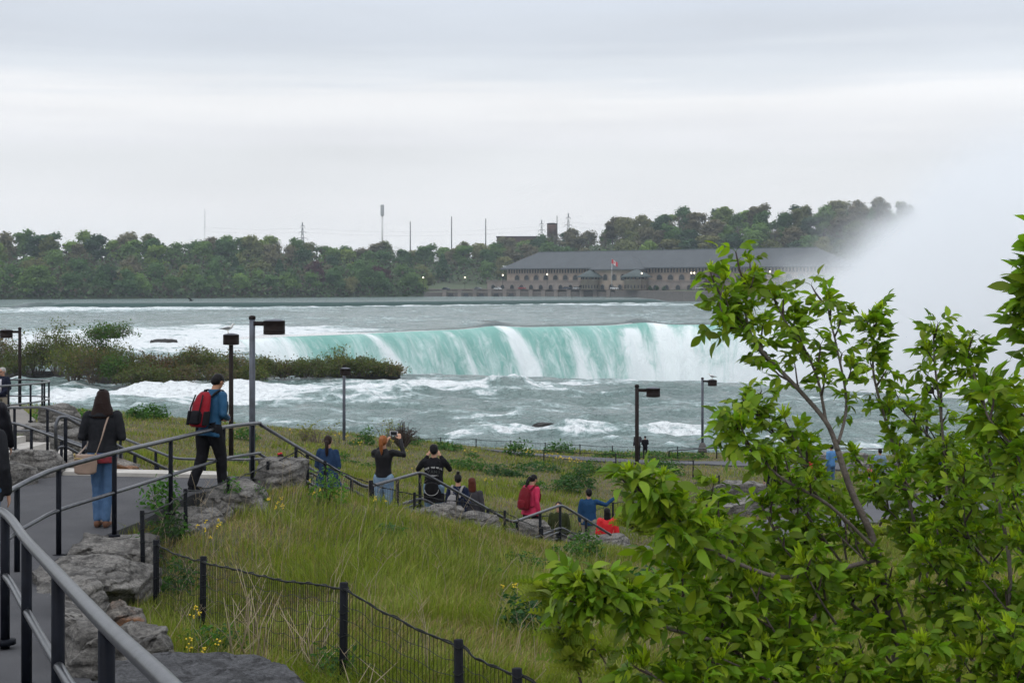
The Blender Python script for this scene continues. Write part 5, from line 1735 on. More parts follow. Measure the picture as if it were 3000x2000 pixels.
def gull(c, s, label, rz=0, dark=False):
    root = thing("gull", c, label, "bird")
    w = simple_mat("gull_white", (.75, .75, .73), (.65, .65, .64), rough=.8); g = simple_mat("gull_grey", (.24, .26, .28), (.18, .19, .2), rough=.8); bl = simple_mat("gull_dark", (.02, .02, .02), rough=.7)
    leg = simple_mat("gull_leg", (.45, .35, .12), rough=.6)
    R = Matrix.Rotation(rz, 3, 'Z')

    def T(p): return c + R @ (Vector(p) * s)
    q = MB(); q.tube([T(p) for p in [(-.20, 0, .16), (-.13, 0, .165), (-.05, 0, .17), (.05, 0, .185), (.12, 0, .215), (.155, 0, .26), (.17, 0, .295), (.19, 0, .31), (.215, 0, .305)]],
                     [x * s for x in [.012, .035, .06, .068, .055, .036, .033, .034, .014]], 12); q.build("body", w, root)
    for sy in (-1, 1):
        q = MB(); q.tube([T(p) for p in [(.10, .045 * sy, .20), (.02, .062 * sy, .195), (-.08, .05 * sy, .18), (-.18, .025 * sy, .165)]], [x * s for x in [.015, .036, .032, .012]], 8); wi = q.build("wing", g, root)
        q = MB(); q.tube([T(p) for p in [(-.16, .028 * sy, .168), (-.24, .012 * sy, .158), (-.29, .005 * sy, .152)]], [x * s for x in [.018, .014, .004]], 6); q.build("wing_tip", bl, wi)
        q = MB(); q.tube([T(p) for p in [(.01, .025 * sy, .13), (.015, .025 * sy, 0)]], .006 * s, 6); q.tube([T((.015, .025 * sy, .004)), T((.06, .03 * sy, .004))], .006 * s, 5); q.build("leg", leg, root)
        q = MB(); q.lathe(T((.20, .028 * sy, .312)), [(.002 * s, -.005 * s), (.006 * s, 0), (.002 * s, .005 * s)], 6); q.build("eye", bl, root)
    q = MB(); q.tube([T(p) for p in [(.215, 0, .303), (.25, 0, .298), (.262, 0, .288)]], [x * s for x in [.010, .007, .002]], 6); q.build("beak", leg, root)
    return root


gull(GULLC + Vector((-.10, 0, .045)), .85, "grey and white gull standing on the drum lamp", 0.1)
gull(GULL2 + Vector((0, 0, .045)), .9, "small gull on the grey lamp by the shore path", 2.6)
# dark gull flying low over the upper river
fb = P(560, 881, 330)
root = thing("flying_bird", fb, "dark bird flying low over the far river", "bird")
_bk = simple_mat("bird_black", (.015, .015, .018), rough=.7)
q = MB(); q.tube([fb + Vector(p) for p in [(-.5, 0, 0), (-.2, 0, .05), (.2, 0, .08), (.5, 0, .12), (.6, 0, .1)]], [.05, .13, .15, .07, .02], 8); q.build("body", _bk, root)
for s, up in ((-1, .5), (1, .35)):
    q = MB(); q.prism([fb + Vector(p) for p in [(.25, 0, .12), (-.15, 0, .1), (-.75 , s * .55, up * 1.2), (-.5, s * .6, up * 1.3), (0, s * .5, up)]], (0, .03, .03)); q.build("wing", _bk, root)
fb = P(1478, 781, 400)
root = thing("flying_gull", fb, "white gull flying before the dark trees left of the powerhouse", "bird")
q = MB(); q.tube([fb + Vector(p) for p in [(-.4, 0, 0), (0, 0, .02), (.45, 0, .05)]], [.04, .12, .04], 8); q.build("body", M_white, root)
for s in (-1, 1):
    q = MB(); q.prism([fb + Vector(p) for p in [(.15, s * .05, .05), (-.15, s * .05, .05), (-.1 - .6 * (s > 0), s * .7, .2), (.3 + .5 * (s < 0), s * .65, .22)]], (0, 0, .03)); q.build("wing", M_white, root)

# rocks standing in the rapids
for px, py, rx, lab in [(480, 1017, 2.0, "dark rock breaking the white water above the bushy island"), (868, 968, 1.1, "small round rock just above the left of the falls"), (1585, 1259, .9, "brown rock breaking the near rapids"),
                        (670, 958, 0.9, "small rock in the cascade behind the gull"), (1430, 946, 3.2, "dark rock swell at the lip above the first white plume"), (1880, 944, 3.0, "dark rock swell at the lip above the second white plume")]:
    p = PZ(px, py, WATER - .15)
    boulder(p, (rx, rx * .7, .45 if px != 480 else 1.2), .4, M_rockw, lab, int(px), .3, name="river_rock")

# ================================================================ people
def cloth(name, c1, c2=None, rough=.85, bump=.25, scale=25, spec=.10):
    if name in bpy.data.materials: return bpy.data.materials[name]
    return simple_mat(name, c1, c2 or tuple(k * .7 for k in c1), rough=rough, scale=scale * .3, bump=bump, bump_scale=scale, spec=spec)


SKIN = cloth("skin", (.46, .27, .19), (.40, .22, .15), rough=.55, bump=.05)


def loft(mb, rings, n=14):
    """rings: (centre, axis_x, axis_y) ; axes are full half-axis vectors"""
    vs = []; fs_ = []
    for c, ax, ay in rings:
        for k in range(n):
            a = 2 * math.pi * k / n
            vs.append(c + ax * math.cos(a) + ay * math.sin(a))
    m = len(rings)
    for i in range(m - 1):
        for k in range(n):
            fs_.append((i * n + k, i * n + (k + 1) % n, (i + 1) * n + (k + 1) % n, (i + 1) * n + k))
    fs_.append(tuple(range(n - 1, -1, -1))); fs_.append(tuple((m - 1) * n + k for k in range(n)))
    mb.add(vs, fs_, True)


def ball(mb, c, r, n=12):
    R = r if isinstance(r, (tuple, list)) else (r, r, r)
    rings = []
    for i in range(9):
        t = math.pi * (i + .04) / 8.08
        rings.append((c + Vector((0, 0, -math.cos(t) * R[2])), Vector((math.sin(t) * R[0], 0, 0)), Vector((0, math.sin(t) * R[1], 0))))
    loft(mb, rings, n)


def limb(mb, pts, rs):
    """smooth tapered limb with rounded joints"""
    mb.tube(pts, rs, 12)
    for p, r in zip(pts, rs): ball(mb, p, r * .99, 10)


def solid(name, mb, mat, parent, voxel, smooth=4, fold=0.0, local=True):
    me = mb.mesh(name); me.materials.append(mat)
    o = bpy.data.objects.new(name, me); COL.objects.link(o); o.parent = parent
    r = o.modifiers.new("remesh", 'REMESH'); r.mode = 'VOXEL'; r.voxel_size = voxel; r.use_smooth_shade = True
    s = o.modifiers.new("smooth", 'SMOOTH'); s.iterations = smooth; s.factor = .5
    if fold:
        t = bpy.data.textures.get("folds") or bpy.data.textures.new("folds", 'CLOUDS'); t.noise_scale = .12; t.noise_depth = 2
        d = o.modifiers.new("folds", 'DISPLACE'); d.texture = t; d.strength = fold; d.mid_level = .5
    return o


def hand(mb, w, d, up, s=1.0, curl=.5, spread=.25):
    """palm and five separate bent fingers; w wrist, d pointing direction, up = back of the hand"""
    d = d.normalized(); x = d.cross(up).normalized(); up = x.cross(d).normalized()
    pl = .085 * s
    loft(mb, [(w, x * .022 * s, up * .016 * s), (w + d * pl * .5, x * .038 * s, up * .015 * s), (w + d * pl, x * .040 * s, up * .013 * s)], 10)
    for i, (off, ln) in enumerate(((-.030, .066), (-.010, .075), (.011, .070), (.030, .055))):
        b = w + d * pl * .93 + x * off * s
        dd = (d + x * off * spread * 10).normalized(); pts = [b]
        for k in range(3):
            dd = (dd - up * curl * (.35 + .25 * k)).normalized(); pts.append(pts[-1] + dd * ln * s * (.42, .32, .26)[k])
        mb.tube(pts, [.0092 * s, .0088 * s, .008 * s, .0062 * s], 8)
    b = w + d * pl * .25 - x * .034 * s
    pts = [b, b + (d * .6 - x * .8 - up * .2) * .035 * s, b + (d * 1.2 - x * .7 - up * .5) * .052 * s]
    mb.tube(pts, [.014 * s, .011 * s, .008 * s], 8)


def person(label, loc, H, heading, voxel=.016, lean=0.0, head_tilt=0.0, head_turn=0.0, arms=None, legs='stand', fat=1.0,
           top=None, top_len=.86, top_flare=1.0, top_puff=False, bottom=None, bottom_w=1.0, shoe=None, hair=None, hair_mat=None, skin=None, top_name="jacket", crouch=0.0, group=None, shirt=None):
    """figure facing +Y in its own frame (heading 0 = facing away from the camera)"""
    k = H / 1.70
    root = thing("person", loc, label, "person", group, rz=heading)
    ORG[root.name] = Vector((0, 0, 0))            # parts are built in local coordinates
    skin = skin or SKIN
    A = {}

    def T(p):        # torso bends about the hips
        p = Vector(p); h = Vector((0, 0, .93))
        q = p - h
        ca, sa = math.cos(lean), math.sin(lean)
        return (Vector((q.x, q.y * ca + q.z * sa, -q.y * sa + q.z * ca)) + h) * k

    def S(p): return Vector(p) * k
    nb = Vector((0, -.01, 1.43)); hc = Vector((0, .015, 1.585))
    Rt = Matrix.Rotation(-head_turn, 3, 'Z') @ Matrix.Rotation(-head_tilt, 3, 'X')

    def Hd(p):       # head frame pivoting at the neck top
        piv = Vector((0, 0, 1.49)); return T(piv) + Rt @ (Vector(p) - piv) * k
    sx = .185 * (.93 + .07 * fat)
    D = {'down': ((-sx, -.01, 1.385), (-.235, -.03, 1.11), (-.25, .06, .87)), }
    poses = {
        'down': lambda s: (T((s * sx, -.01, 1.385)), T((s * .235, -.045, 1.11)), T((s * .245, .04, .865))),
        'front': lambda s: (T((s * sx, -.01, 1.385)), T((s * .25, -.02, 1.12)), T((s * .10, .26, 1.10))),
        'phone': lambda s: (T((s * sx, .0, 1.385)), T((s * .285, .22, 1.30)), T((s * .085, .36, 1.535))),
        'phone_high': lambda s: (T((s * sx, .0, 1.395)), T((s * .34, .17, 1.33)), T((s * .20, .34, 1.60))),
        'cam': lambda s: (T((s * sx, .0, 1.385)), T((s * .30, .12, 1.22)), T((s * .12, .20, 1.46))),
        'swing': lambda s: (T((s * sx, -.01, 1.385)), T((s * .245, .06 * s, 1.12)), T((s * .26, .14 * s + .05, .88))),
        'reach': lambda s: (T((s * sx, .0, 1.39)), T((s * .42, .12, 1.30)), T((s * .60, .26, 1.46))),
        'clasp': lambda s: (T((s * sx, -.01, 1.385)), T((s * .25, -.01, 1.11)), T((s * .05, .21, .93))),
    }
    arms = arms or ('down', 'down')
    LA = [poses[arms[0]](-1), poses[arms[1]](1)]
    # legs: hip, knee, ankle
    if legs == 'stand': LG = [(S((-.095, 0, .92)), S((-.10, .02, .50)), S((-.105, -.02, .085))), (S((.095, 0, .92)), S((.10, .02, .50)), S((.105, -.02, .085)))]
    elif legs == 'together': LG = [(S((-.08, 0, .92)), S((-.075, .03, .50)), S((-.06, -.01, .085))), (S((.08, 0, .92)), S((.07, .01, .50)), S((.055, -.04, .085)))]
    elif legs == 'walk': LG = [(S((-.095, 0, .92)), S((-.11, -.02, .51)), S((-.13, -.20, .12))), (S((.095, 0, .92)), S((.10, .14, .52)), S((.11, .16, .085)))]
    elif legs == 'wide': LG = [(S((-.11, 0, .92)), S((-.15, .03, .50)), S((-.19, .02, .085))), (S((.11, 0, .92)), S((.14, .0, .50)), S((.17, -.06, .085)))]
    # ---- one continuous body
    b = MB()
    f = fat
    tor = [(.86, .155 * f, .11), (.95, .165 * f, .115), (1.06, .140 * f, .10), (1.18, .150 * f, .105), (1.30, .168, .11), (1.38, .150, .09), (1.43, .075, .065)]
    loft(b, [(T((0, 0, z)), (T((1, 0, z)) - T((0, 0, z))).normalized() * rx * k, (T((0, 1, z)) - T((0, 0, z))).normalized() * ry * k) for z, rx, ry in tor])
    b.tube([T((0, -.01, 1.40)), Hd((0, .005, 1.53))], [.056 * k, .052 * k], 12)
    # head: cranium, jaw, nose, ears
    def hball(c, r):
        n0 = len(b.v); m = MB(); ball(m, Vector((0, 0, 0)), tuple(x * k for x in r)); cc = Hd(c)
        b.add([cc + Rt @ Vector(v) for v in m.v], m.f, True)
    hball((0, .005, 1.615), (.074, .094, .092)); hball((0, .03, 1.56), (.056, .068, .075)); hball((0, .105, 1.585), (.012, .018, .016)); hball((0, .085, 1.515), (.026, .018, .014))
    for s in (-1, 1): hball((s * .076, .0, 1.59), (.009, .018, .031))
    for (sh, el, wr), s in zip(LA, (-1, 1)):
        limb(b, [sh.lerp(el, .06) + Vector((-s * .018, 0, -.012)) * k, sh.lerp(el, .5), el, el.lerp(wr, .4), wr], [x * k for x in (.040, .040, .034, .033, .024)])
        d = (wr - el).normalized(); up = Vector((s * .4, -.5, .6)) if arms[0 if s < 0 else 1] in ('phone', 'phone_high', 'cam', 'reach') else Vector((s, 0, 0.05))
        hd = d if arms[0 if s < 0 else 1] not in ('phone', 'phone_high', 'cam') else (d * .5 + Vector((-s * .25, .3, .8))).normalized()
        hand(b, wr, hd, up, k * (.97), curl=.35 if up.z < .1 else .75)
    for hp, kn, an in LG:
        limb(b, [hp, hp.lerp(kn, .5), kn, kn.lerp(an, .35), an], [x * k for x in (.082, .068, .052, .052, .035)])
        b.tube([an, an + Vector((0, .03, -.04)) * k, an + Vector((0, .15, -.06)) * k], [.035 * k, .035 * k, .022 * k], 10)
    solid("body", b, skin, root, voxel * .62, 2)
    # eyes
    e = MB()
    for s in (-1, 1):
        m = MB(); ball(m, Vector((0, 0, 0)), .0125 * k); cc = Hd((s * .031, .082, 1.605)); e.add([cc + Vector(v) for v in m.v], m.f, True)
    e.build("eyes", cloth("eye_dark", (.02, .015, .012)), root)
    # ---- clothes
    if bottom:
        q = MB(); w = bottom_w
        loft(q, [(S((0, 0, z)) if z < .95 else T((0, 0, z)), S((rx * f, 0, 0)), S((0, ry, 0))) for z, rx, ry in ((.80, .150, .115), (.90, .180, .130), (.97, .172, .125), (1.03, .155, .115))])
        for hp, kn, an in LG:
            limb(q, [hp + S((0, 0, -.01)), hp.lerp(kn, .5), kn, kn.lerp(an, .5), an + S((0, 0, .02))], [x * k * w for x in (.100, .086, .068, .062, .055)])
        solid("trousers", q, bottom, root, voxel, 3, .018)
    if shoe:
        for (hp, kn, an), s in zip(LG, (-1, 1)):
            q = MB(); a = an
            loft(q, [(a + S((0, -.055, -.045)), S((.030, 0, 0)), S((0, 0, .038))), (a + S((0, -.02, -.035)), S((.040, 0, 0)), S((0, 0, .050))), (a + S((0, .06, -.048)), S((.042, 0, 0)), S((0, 0, .036))), (a + S((0, .15, -.058)), S((.044, 0, 0)), S((0, 0, .027))), (a + S((0, .20, -.064)), S((.026, 0, 0)), S((0, 0, .018)))], 12)
            sh_ = q.build("shoe", shoe, root)
    if top:
        q = MB(); zb = top_len; pf = 1.14 if top_puff else 1.0
        fl = top_flare
        R_ = [(zb, .178 * f * fl, .135 * fl), (zb + .06, .176 * f * (fl * .6 + .4), .132), (1.0, .172 * f, .125), (1.10, .160 * f, .118), (1.20, .168 * f, .12), (1.31, .188, .122), (1.385, .172, .10), (1.44, .085, .075), (1.465, .070, .066)]
        R_ = [x for x in R_ if x[0] >= zb]
        loft(q, [(T((0, 0, z)), (T((1, 0, z)) - T((0, 0, z))).normalized() * rx * k * pf, (T((0, 1, z)) - T((0, 0, z))).normalized() * ry * k * pf) for z, rx, ry in R_])
        for (sh, el, wr), s in zip(LA, (-1, 1)):
            limb(q, [sh - Vector((s * .012, 0, 0)) * k, sh.lerp(el, .5), el, el.lerp(wr, .5), el.lerp(wr, .93)], [x * k * (1.25 if top_puff else 1) for x in (.070, .062, .054, .050, .041)])
        j = solid(top_name, q, top, root, voxel, 3 if not top_puff else 2, .02)
        if top_puff:     # quilting seams as real grooves between puffed bands
            d = j.modifiers.new("quilt", 'DISPLACE'); t = bpy.data.textures.get("quilt")
            if not t:
                t = bpy.data.textures.new("quilt", 'WOOD'); t.wood_type = 'BANDS'; t.noise_basis_2 = 'SIN'
            d.texture = t; d.strength = .014; d.texture_coords = 'OBJECT'
            eo = bpy.data.objects.new("quilt_axis", None); eo.rotation_euler = (0, math.radians(35), 0); eo.scale = (.42,) * 3; eo.parent = root; COL.objects.link(eo); d.texture_coords_object = eo
    if shirt:
        q = MB(); loft(q, [(T((0, .0, z)), S((rx, 0, 0)), S((0, ry, 0))) for z, rx, ry in ((.80, .185, .14), (.86, .18, .135), (.93, .172, .128))]); solid("shirt_hem", q, shirt, root, voxel, 1, .02)
    # ---- hair
    if hair:
        q = MB()
        def hb(c, r):
            m = MB(); ball(m, Vector((0, 0, 0)), tuple(x * k for x in r)); cc = Hd(c); q.add([cc + Rt @ Vector(v) for v in m.v], m.f, True)
        hb((0, -.008, 1.632), (.083, .098, .088)); hb((0, -.035, 1.60), (.080, .078, .075))
        if hair == 'short': hb((0, -.05, 1.575), (.065, .055, .06))
        if hair == 'long':
            loft(q, [(Hd((0, -.03, 1.62)), S((.088, 0, 0)), S((0, .08, 0))), (Hd((0, -.045, 1.53)), S((.106, 0, 0)), S((0, .075, 0))), (Hd((.01, -.055, 1.45)), S((.135, 0, 0)), S((0, .062, 0))), (Hd((.01, -.07, 1.39)), S((.138, 0, 0)), S((0, .05, 0))), (Hd((-.01, -.08, 1.345)), S((.09, 0, 0)), S((0, .03, 0)))])
        if hair == 'bob':
            loft(q, [(Hd((0, -.02, 1.63)), S((.084, 0, 0)), S((0, .08, 0))), (Hd((0, -.04, 1.54)), S((.092, 0, 0)), S((0, .068, 0))), (Hd((0, -.05, 1.44)), S((.088, 0, 0)), S((0, .05, 0))), (Hd((0, -.05, 1.40)), S((.06, 0, 0)), S((0, .035, 0)))])
        if hair in ('ponytail', 'highpony'):
            z0 = 1.60 if hair == 'ponytail' else 1.68
            q.tube([Hd((0, -.08, z0)), Hd((-.0, -.135, z0 - .02)), Hd((0, -.15, z0 - .12)), Hd((.0, -.13, z0 - .25)), Hd((.0, -.12, z0 - .32))], [x * k for x in (.028, .040, .042, .030, .008)], 10)
        if hair == 'bun': hb((0, -.05, 1.735), (.040, .040, .036)); hb((0, -.05, 1.575), (.06, .05, .05))
        solid("hair", q, hair_mat, root, voxel * .8, 2, .012)
    return root, T, Hd, LA, k


def backpack(root, T, k, mat, w=.30, h=.45, d=.17, z=1.16, strap=True, trim=None, name="backpack", label=None, y0=-.12, tilt=0, x0=0):
    """a worn bag is a thing of its own that travels with its wearer's position"""
    R = Matrix.Rotation(root.rotation_euler[2], 3, 'Z')
    loc = Vector(root.location) + R @ T((x0, y0 - d / 2, z - h / 2))
    bp = thing(name, loc, label, "backpack" if name == "backpack" else "bag", rz=root.rotation_euler[2])
    ORG[bp.name] = Vector((0, 0, 0))
    o0 = T((x0, y0 - d / 2, z - h / 2))

    def L_(p): return T(p) - o0
    q = MB(); yb_ = y0 - d / 2
    loft(q, [(L_((x0, yb_ + a * .02, z + h * (t - .5))), Vector((w / 2 * s * k, 0, 0)), Vector((0, d / 2 * s2 * k, 0))) for t, s, s2, a in ((0, .80, .75, 0), (.06, .98, 1.0, 0), (.35, 1.0, 1.1, 0), (.65, .96, .9, 0), (.88, .8, .7, 1), (1.0, .45, .4, 1))], 18)
    m = solid("bag_body", q, mat, bp, .014, 2, .008)
    q = MB(); loft(q, [(L_((x0, yb_ - d * .42, z + h * (t - .5))), Vector((w * .36 * s * k, 0, 0)), Vector((0, .05 * s * k, 0))) for t, s in ((.04, .7), (.1, 1), (.34, 1), (.44, .7))], 14)
    pk = solid("front_pocket", q, trim or mat, bp, .014, 2)
    q = MB(); q.tube([L_((x0 - .03, yb_ + .05, z + h * .49)), L_((x0 - .02, yb_ + .03, z + h * .56)), L_((x0 + .02, yb_ + .03, z + h * .56)), L_((x0 + .03, yb_ + .05, z + h * .49))], .007, 6); q.build("grab_handle", trim or mat, bp)
    if strap:
        for s in (-1, 1):
            q = MB(); pts = [(s * .085, y0 - .01, z + h * .38), (s * .11, -.08, 1.42), (s * .125, .02, 1.47), (s * .135, .12, 1.36), (s * .15, .14, 1.2), (s * .17, .05, 1.06), (s * .13, y0, z - h * .38)]
            pts = curve_pts([L_(p) for p in pts], 4)
            for a, b in zip(pts[:-1], pts[1:]):
                mid = (a + b) / 2; dv = (b - a); M = dv.to_track_quat('Y', 'Z').to_matrix(); q.box(mid, (.045, dv.length * 1.15, .016), M=M)
            q.build("strap", trim or mat, bp)
    return bp, L_


def at(px, py, d): return P(px, py, d)


def foot(px, pyhead, d, H):
    p = P(px, pyhead, d); return Vector((p.x, p.y, p.z - H * 1.0 * 1.0))


C_blk = cloth("black_cloth", (.012, .012, .015)); C_char = cloth("charcoal_knit", (.022, .023, .027), (.014, .015, .018), scale=60)
C_jean = cloth("blue_denim", (.085, .155, .27), (.05, .10, .19)); C_jeanl = cloth("light_denim", (.20, .29, .38), (.10, .16, .24))
C_blue = cloth("blue_shell_jacket", (.022, .085, .17), (.016, .06, .12), rough=.55); C_navy = cloth("navy_shawl", (.020, .045, .10), (.014, .03, .07))
C_lea = cloth("black_leather", (.012, .012, .014), rough=.5, spec=.12); C_pink = cloth("pink_jacket", (.50, .035, .09), (.38, .025, .07), rough=.7)
C_redp = cloth("red_puffer", (.58, .025, .03), (.48, .02, .025), rough=.45); C_grey = cloth("grey_cardigan", (.05, .048, .055), (.035, .034, .04)); C_khaki = cloth("khaki_trousers", (.27, .24, .19))
C_oliv = cloth("olive_jacket", (.035, .045, .015), (.025, .03, .012)); C_bag = cloth("light_grey_bag", (.30, .29, .29)); C_red = cloth("red_bag", (.27, .012, .022), rough=.6); C_dred = cloth("maroon_bag", (.16, .010, .018), rough=.6)
C_bluej = cloth("deep_blue_parka", (.015, .055, .13), (.012, .04, .10)); C_tan = cloth("tan_leather", (.33, .235, .18), rough=.45, spec=.45); C_shoe = cloth("brown_shoe", (.17, .09, .06)); C_white = cloth("white_cloth", (.62, .62, .66))
H_dk = cloth("dark_brown_hair", (.022, .012, .010), rough=.5, scale=70, bump=.5); H_bk = cloth("black_hair", (.010, .009, .010), rough=.45, scale=70, bump=.5); H_gi = cloth("ginger_hair", (.28, .10, .035), rough=.5, scale=70, bump=.5)
H_rd = cloth("auburn_hair", (.085, .022, .014), rough=.5, scale=70, bump=.5); H_gr = cloth("grey_hair", (.42, .40, .38), rough=.6, scale=70, bump=.4); C_flor = cloth("red_floral", (.30, .04, .045), (.10, .03, .04), scale=90)
SK2 = cloth("skin_b", (.42, .235, .15), (.36, .19, .12), rough=.55, bump=.05)


def build_people():
    # 1 woman on the walkway
    loc = P(300, 1540, 17.75); loc.z = float(walk_z(loc.x, loc.y)) + .005
    r, T, Hd, LA, k = person("woman in charcoal jacket and blue jeans seen from behind with a tan shoulder bag", loc, 1.70, .06, voxel=.014, lean=.03, head_tilt=.18, arms=('front', 'front'), legs='together', top=C_char, top_len=.93, top_flare=1.06,
                           bottom=C_jean, bottom_w=.95, shoe=C_shoe, hair='long', hair_mat=H_dk, fat=1.06, shirt=C_flor)
    q = MB(); loft(q, [(T((0, -.02, 1.375)), Vector((.195, 0, 0)), Vector((0, .125, 0))), (T((0, -.02, 1.43)), Vector((.14, 0, 0)), Vector((0, .11, 0))), (T((0, -.02, 1.47)), Vector((.10, 0, 0)), Vector((0, .085, 0)))]); solid("wide_collar", q, C_char, r, .014, 2, .01)
    q = MB(); p = Hd((0, -.095, 1.70)); q.tube([p - Vector((.03, 0, .0)), p + Vector((.03, 0, 0))], .008, 8); q.build("hair_clip", C_blk, r)
    bl = loc + Vector((-.155, -.19, .80))
    bg = thing("shoulder_bag", bl, "taupe leather crossbody bag hanging at the left hip of the woman in jeans", "bag", rz=.1); ORG[bg.name] = Vector((0, 0, 0))
    q = MB(); loft(q, [(Vector((0, 0, z)), Vector((rx, 0, 0)), Vector((0, .045, 0))) for z, rx in ((-.12, .10), (-.10, .135), (0, .145), (.10, .14), (.125, .12))], 16); solid("bag_body", q, C_tan, bg, .012, 2)
    q = MB(); q.tube([Vector((-.13, -.04, .085)), Vector((0, -.052, .07)), Vector((.13, -.04, .085))], .006, 6); q.build("zip", cloth("brass", (.5, .38, .15), rough=.3), bg)
    q = MB(); pts = curve_pts([Vector(p) for p in [(.125, -.03, .11), (.19, -.01, .30), (.235, .035, .48), (.27, .11, .62), (.25, .22, .66), (.12, .32, .5), (-.05, .33, .2), (-.12, .1, .1)]], 4)
    for a, b in zip(pts[:-1], pts[1:]):
        dv = b - a; q.box((a + b) / 2, (.022, dv.length * 1.1, .008), M=dv.to_track_quat('Y', 'Z').to_matrix())
    q.build("strap", C_tan, bg)
    for s in (-1, 1): q = MB(); q.tube([Vector((s * .125, -.02, .10)), Vector((s * .13, -.025, .14))], .012, 8); q.build("buckle", bpy.data.materials["brass"], bg)
    # 2 man with red backpack
    loc = P(612, 1448, 20.7); loc.z = float(walk_z(loc.x, loc.y)) + .005
    r, T, Hd, LA, k = person("man in blue shell jacket and black trousers walking with his head bowed", loc, 1.74, -.55, voxel=.014, lean=.22, head_tilt=.55, arms=('front', 'front'), legs='walk', top=C_blue, top_len=.80, top_flare=1.08,
                           bottom=C_blk, bottom_w=1.25, shoe=C_blk, hair='short', hair_mat=H_bk, fat=1.12, skin=SK2)
    q = MB(); loft(q, [(T((0, .0, 1.41)), Vector((.11, 0, 0)), Vector((0, .10, 0))), (T((0, .0, 1.48)), Vector((.085, 0, 0)), Vector((0, .085, 0)))]); solid("collar", q, C_blue, r, .012, 1)
    q = MB()
    for s in (-1, 1):
        c = Hd((s * .032, .10, 1.60)); q.tube([c + Vector((.022 * math.cos(a), 0, .017 * math.sin(a))) for a in np.linspace(0, 6.28, 11)], .002, 4); q.tube([c + Vector((s * .022, 0, 0)), Hd((s * .078, .0, 1.60))], .002, 4)
    q.build("glasses", C_blk, r)
    bp, L_ = backpack(r, T, k, C_red, w=.31, h=.50, d=.19, z=1.16, trim=C_blk, label="red and black backpack with a white bottle on the man in the blue jacket")
    for s in (-1, 1):
        q = MB(); loft(q, [(L_((s * .15, -.24, z)), Vector((.045, 0, 0)), Vector((0, .06, 0))) for z in (.93, .97, 1.10, 1.13)], 12); solid("mesh_pocket", q, C_blk, bp, .014, 1)
    q = MB(); loft(q, [(L_((-.15, -.24, z)), Vector((rr, 0, 0)), Vector((0, rr, 0))) for z, rr in ((1.02, .04), (1.13, .046), (1.22, .04), (1.26, .02))], 12); solid("bottle", q, C_white, bp, .01, 1)
    q = MB()
    for s in (-1, 1): q.tube([L_((s * .08, -.325, .98)), L_((s * .09, -.33, 1.15)), L_((s * .07, -.29, 1.35))], .012, 6)
    q.build("compression_strap", C_blk, bp)
    # 3 woman in a blue shawl
    loc = foot(961, 1277, 26.8, 1.60)
    r, T, Hd, LA, k = person("woman with a dark ponytail wrapped in a blue shawl on the upper landing", loc, 1.60, -.35, head_tilt=.1, head_turn=-.3, arms=('clasp', 'clasp'), top=C_navy, top_len=.70, top_flare=1.75, top_name="shawl", bottom=C_blk, hair='ponytail', hair_mat=H_dk, shoe=C_blk, fat=1.15)
    # 4 woman in leather jacket photographing
    loc = foot(1124, 1276, 26.0, 1.66)
    r, T, Hd, LA, k = person("ginger ponytailed woman in black leather jacket and torn jeans holding up a phone", loc, 1.66, -.30, lean=-.03, head_tilt=-.08, head_turn=-.1, arms=('phone', 'phone_high'), top=C_lea, top_len=.93, bottom=C_jeanl, bottom_w=1.12, hair='highpony', hair_mat=H_gi, shoe=C_white, fat=.95)
    R = Matrix.Rotation(r.rotation_euler[2], 3, 'Z'); c = Vector(r.location) + R @ ((LA[0][2] + LA[1][2]) / 2 + Vector((0, .03, .13)))
    ph = thing("phone", c, "phone held up by the woman in the leather jacket", "phone")
    q = MB(); q.box(c, (.155, .009, .078), rz=-.3); q.build("case", C_white, ph); q = MB(); q.box(c - Vector((0, .0055, 0)), (.125, .003, .066), rz=-.3); q.build("screen", cloth("screen_glass", (.02, .022, .025), rough=.15), ph)
    # 5 person in black printed sweatshirt
    loc = foot(1271, 1302, 26.6, 1.68)
    r, T, Hd, LA, k = person("person in a black sweatshirt with white lettering, hands raised to the face", loc, 1.68, .04, arms=('cam', 'cam'), top=C_blk, top_len=.62, top_flare=1.1, top_name="sweatshirt", bottom=C_jeanl, bottom_w=1.1, hair='short', hair_mat=H_bk, shoe=C_white, fat=1.08)
    def letters(txt, size, z, wid, parent, matl, curve=0.0):
        n = len(txt)
        for i, ch in enumerate(txt):
            if ch == ' ': continue
            cu = bpy.data.curves.new("letter", 'FONT'); cu.body = ch; cu.size = size; cu.align_x = 'CENTER'; cu.align_y = 'CENTER'; cu.extrude = .001; cu.resolution_u = 2; cu.offset = size * .02
            cu.materials.append(matl); tmp = bpy.data.objects.new("tmp", cu); COL.objects.link(tmp)
            me = bpy.data.meshes.new_from_object(tmp.evaluated_get(bpy.context.evaluated_depsgraph_get())); bpy.data.objects.remove(tmp)
            o = bpy.data.objects.new("letter", me); COL.objects.link(o); o.parent = parent
            u = (i - (n - 1) / 2) / max(n - 1, 1) * 2
            p = T((u * wid / 2, -.134 + .035 * u * u - .012, z - curve * u * u)); o.location = p; o.rotation_euler = (math.radians(90), math.radians(curve * u * 350), math.radians(-8 * u))
    wl = cloth("white_print", (.7, .7, .7)); gl = cloth("grey_print", (.07, .075, .075))
    sw = [c for c in r.children if c.name.startswith('sweatshirt')][0]
    letters("OFF THE WALL", .045, 1.285, .30, sw, wl, .035); letters("VANS", .085, 1.20, .20, sw, gl); letters("Authentic", .038, 1.135, .16, sw, wl)
    q = MB(); q.tube(curve_pts([T((.11, -.10, 1.41)), T((.09, -.145, 1.2)), T((.02, -.155, .98)), T((-.1, -.16, .92))], 4), .008, 6)
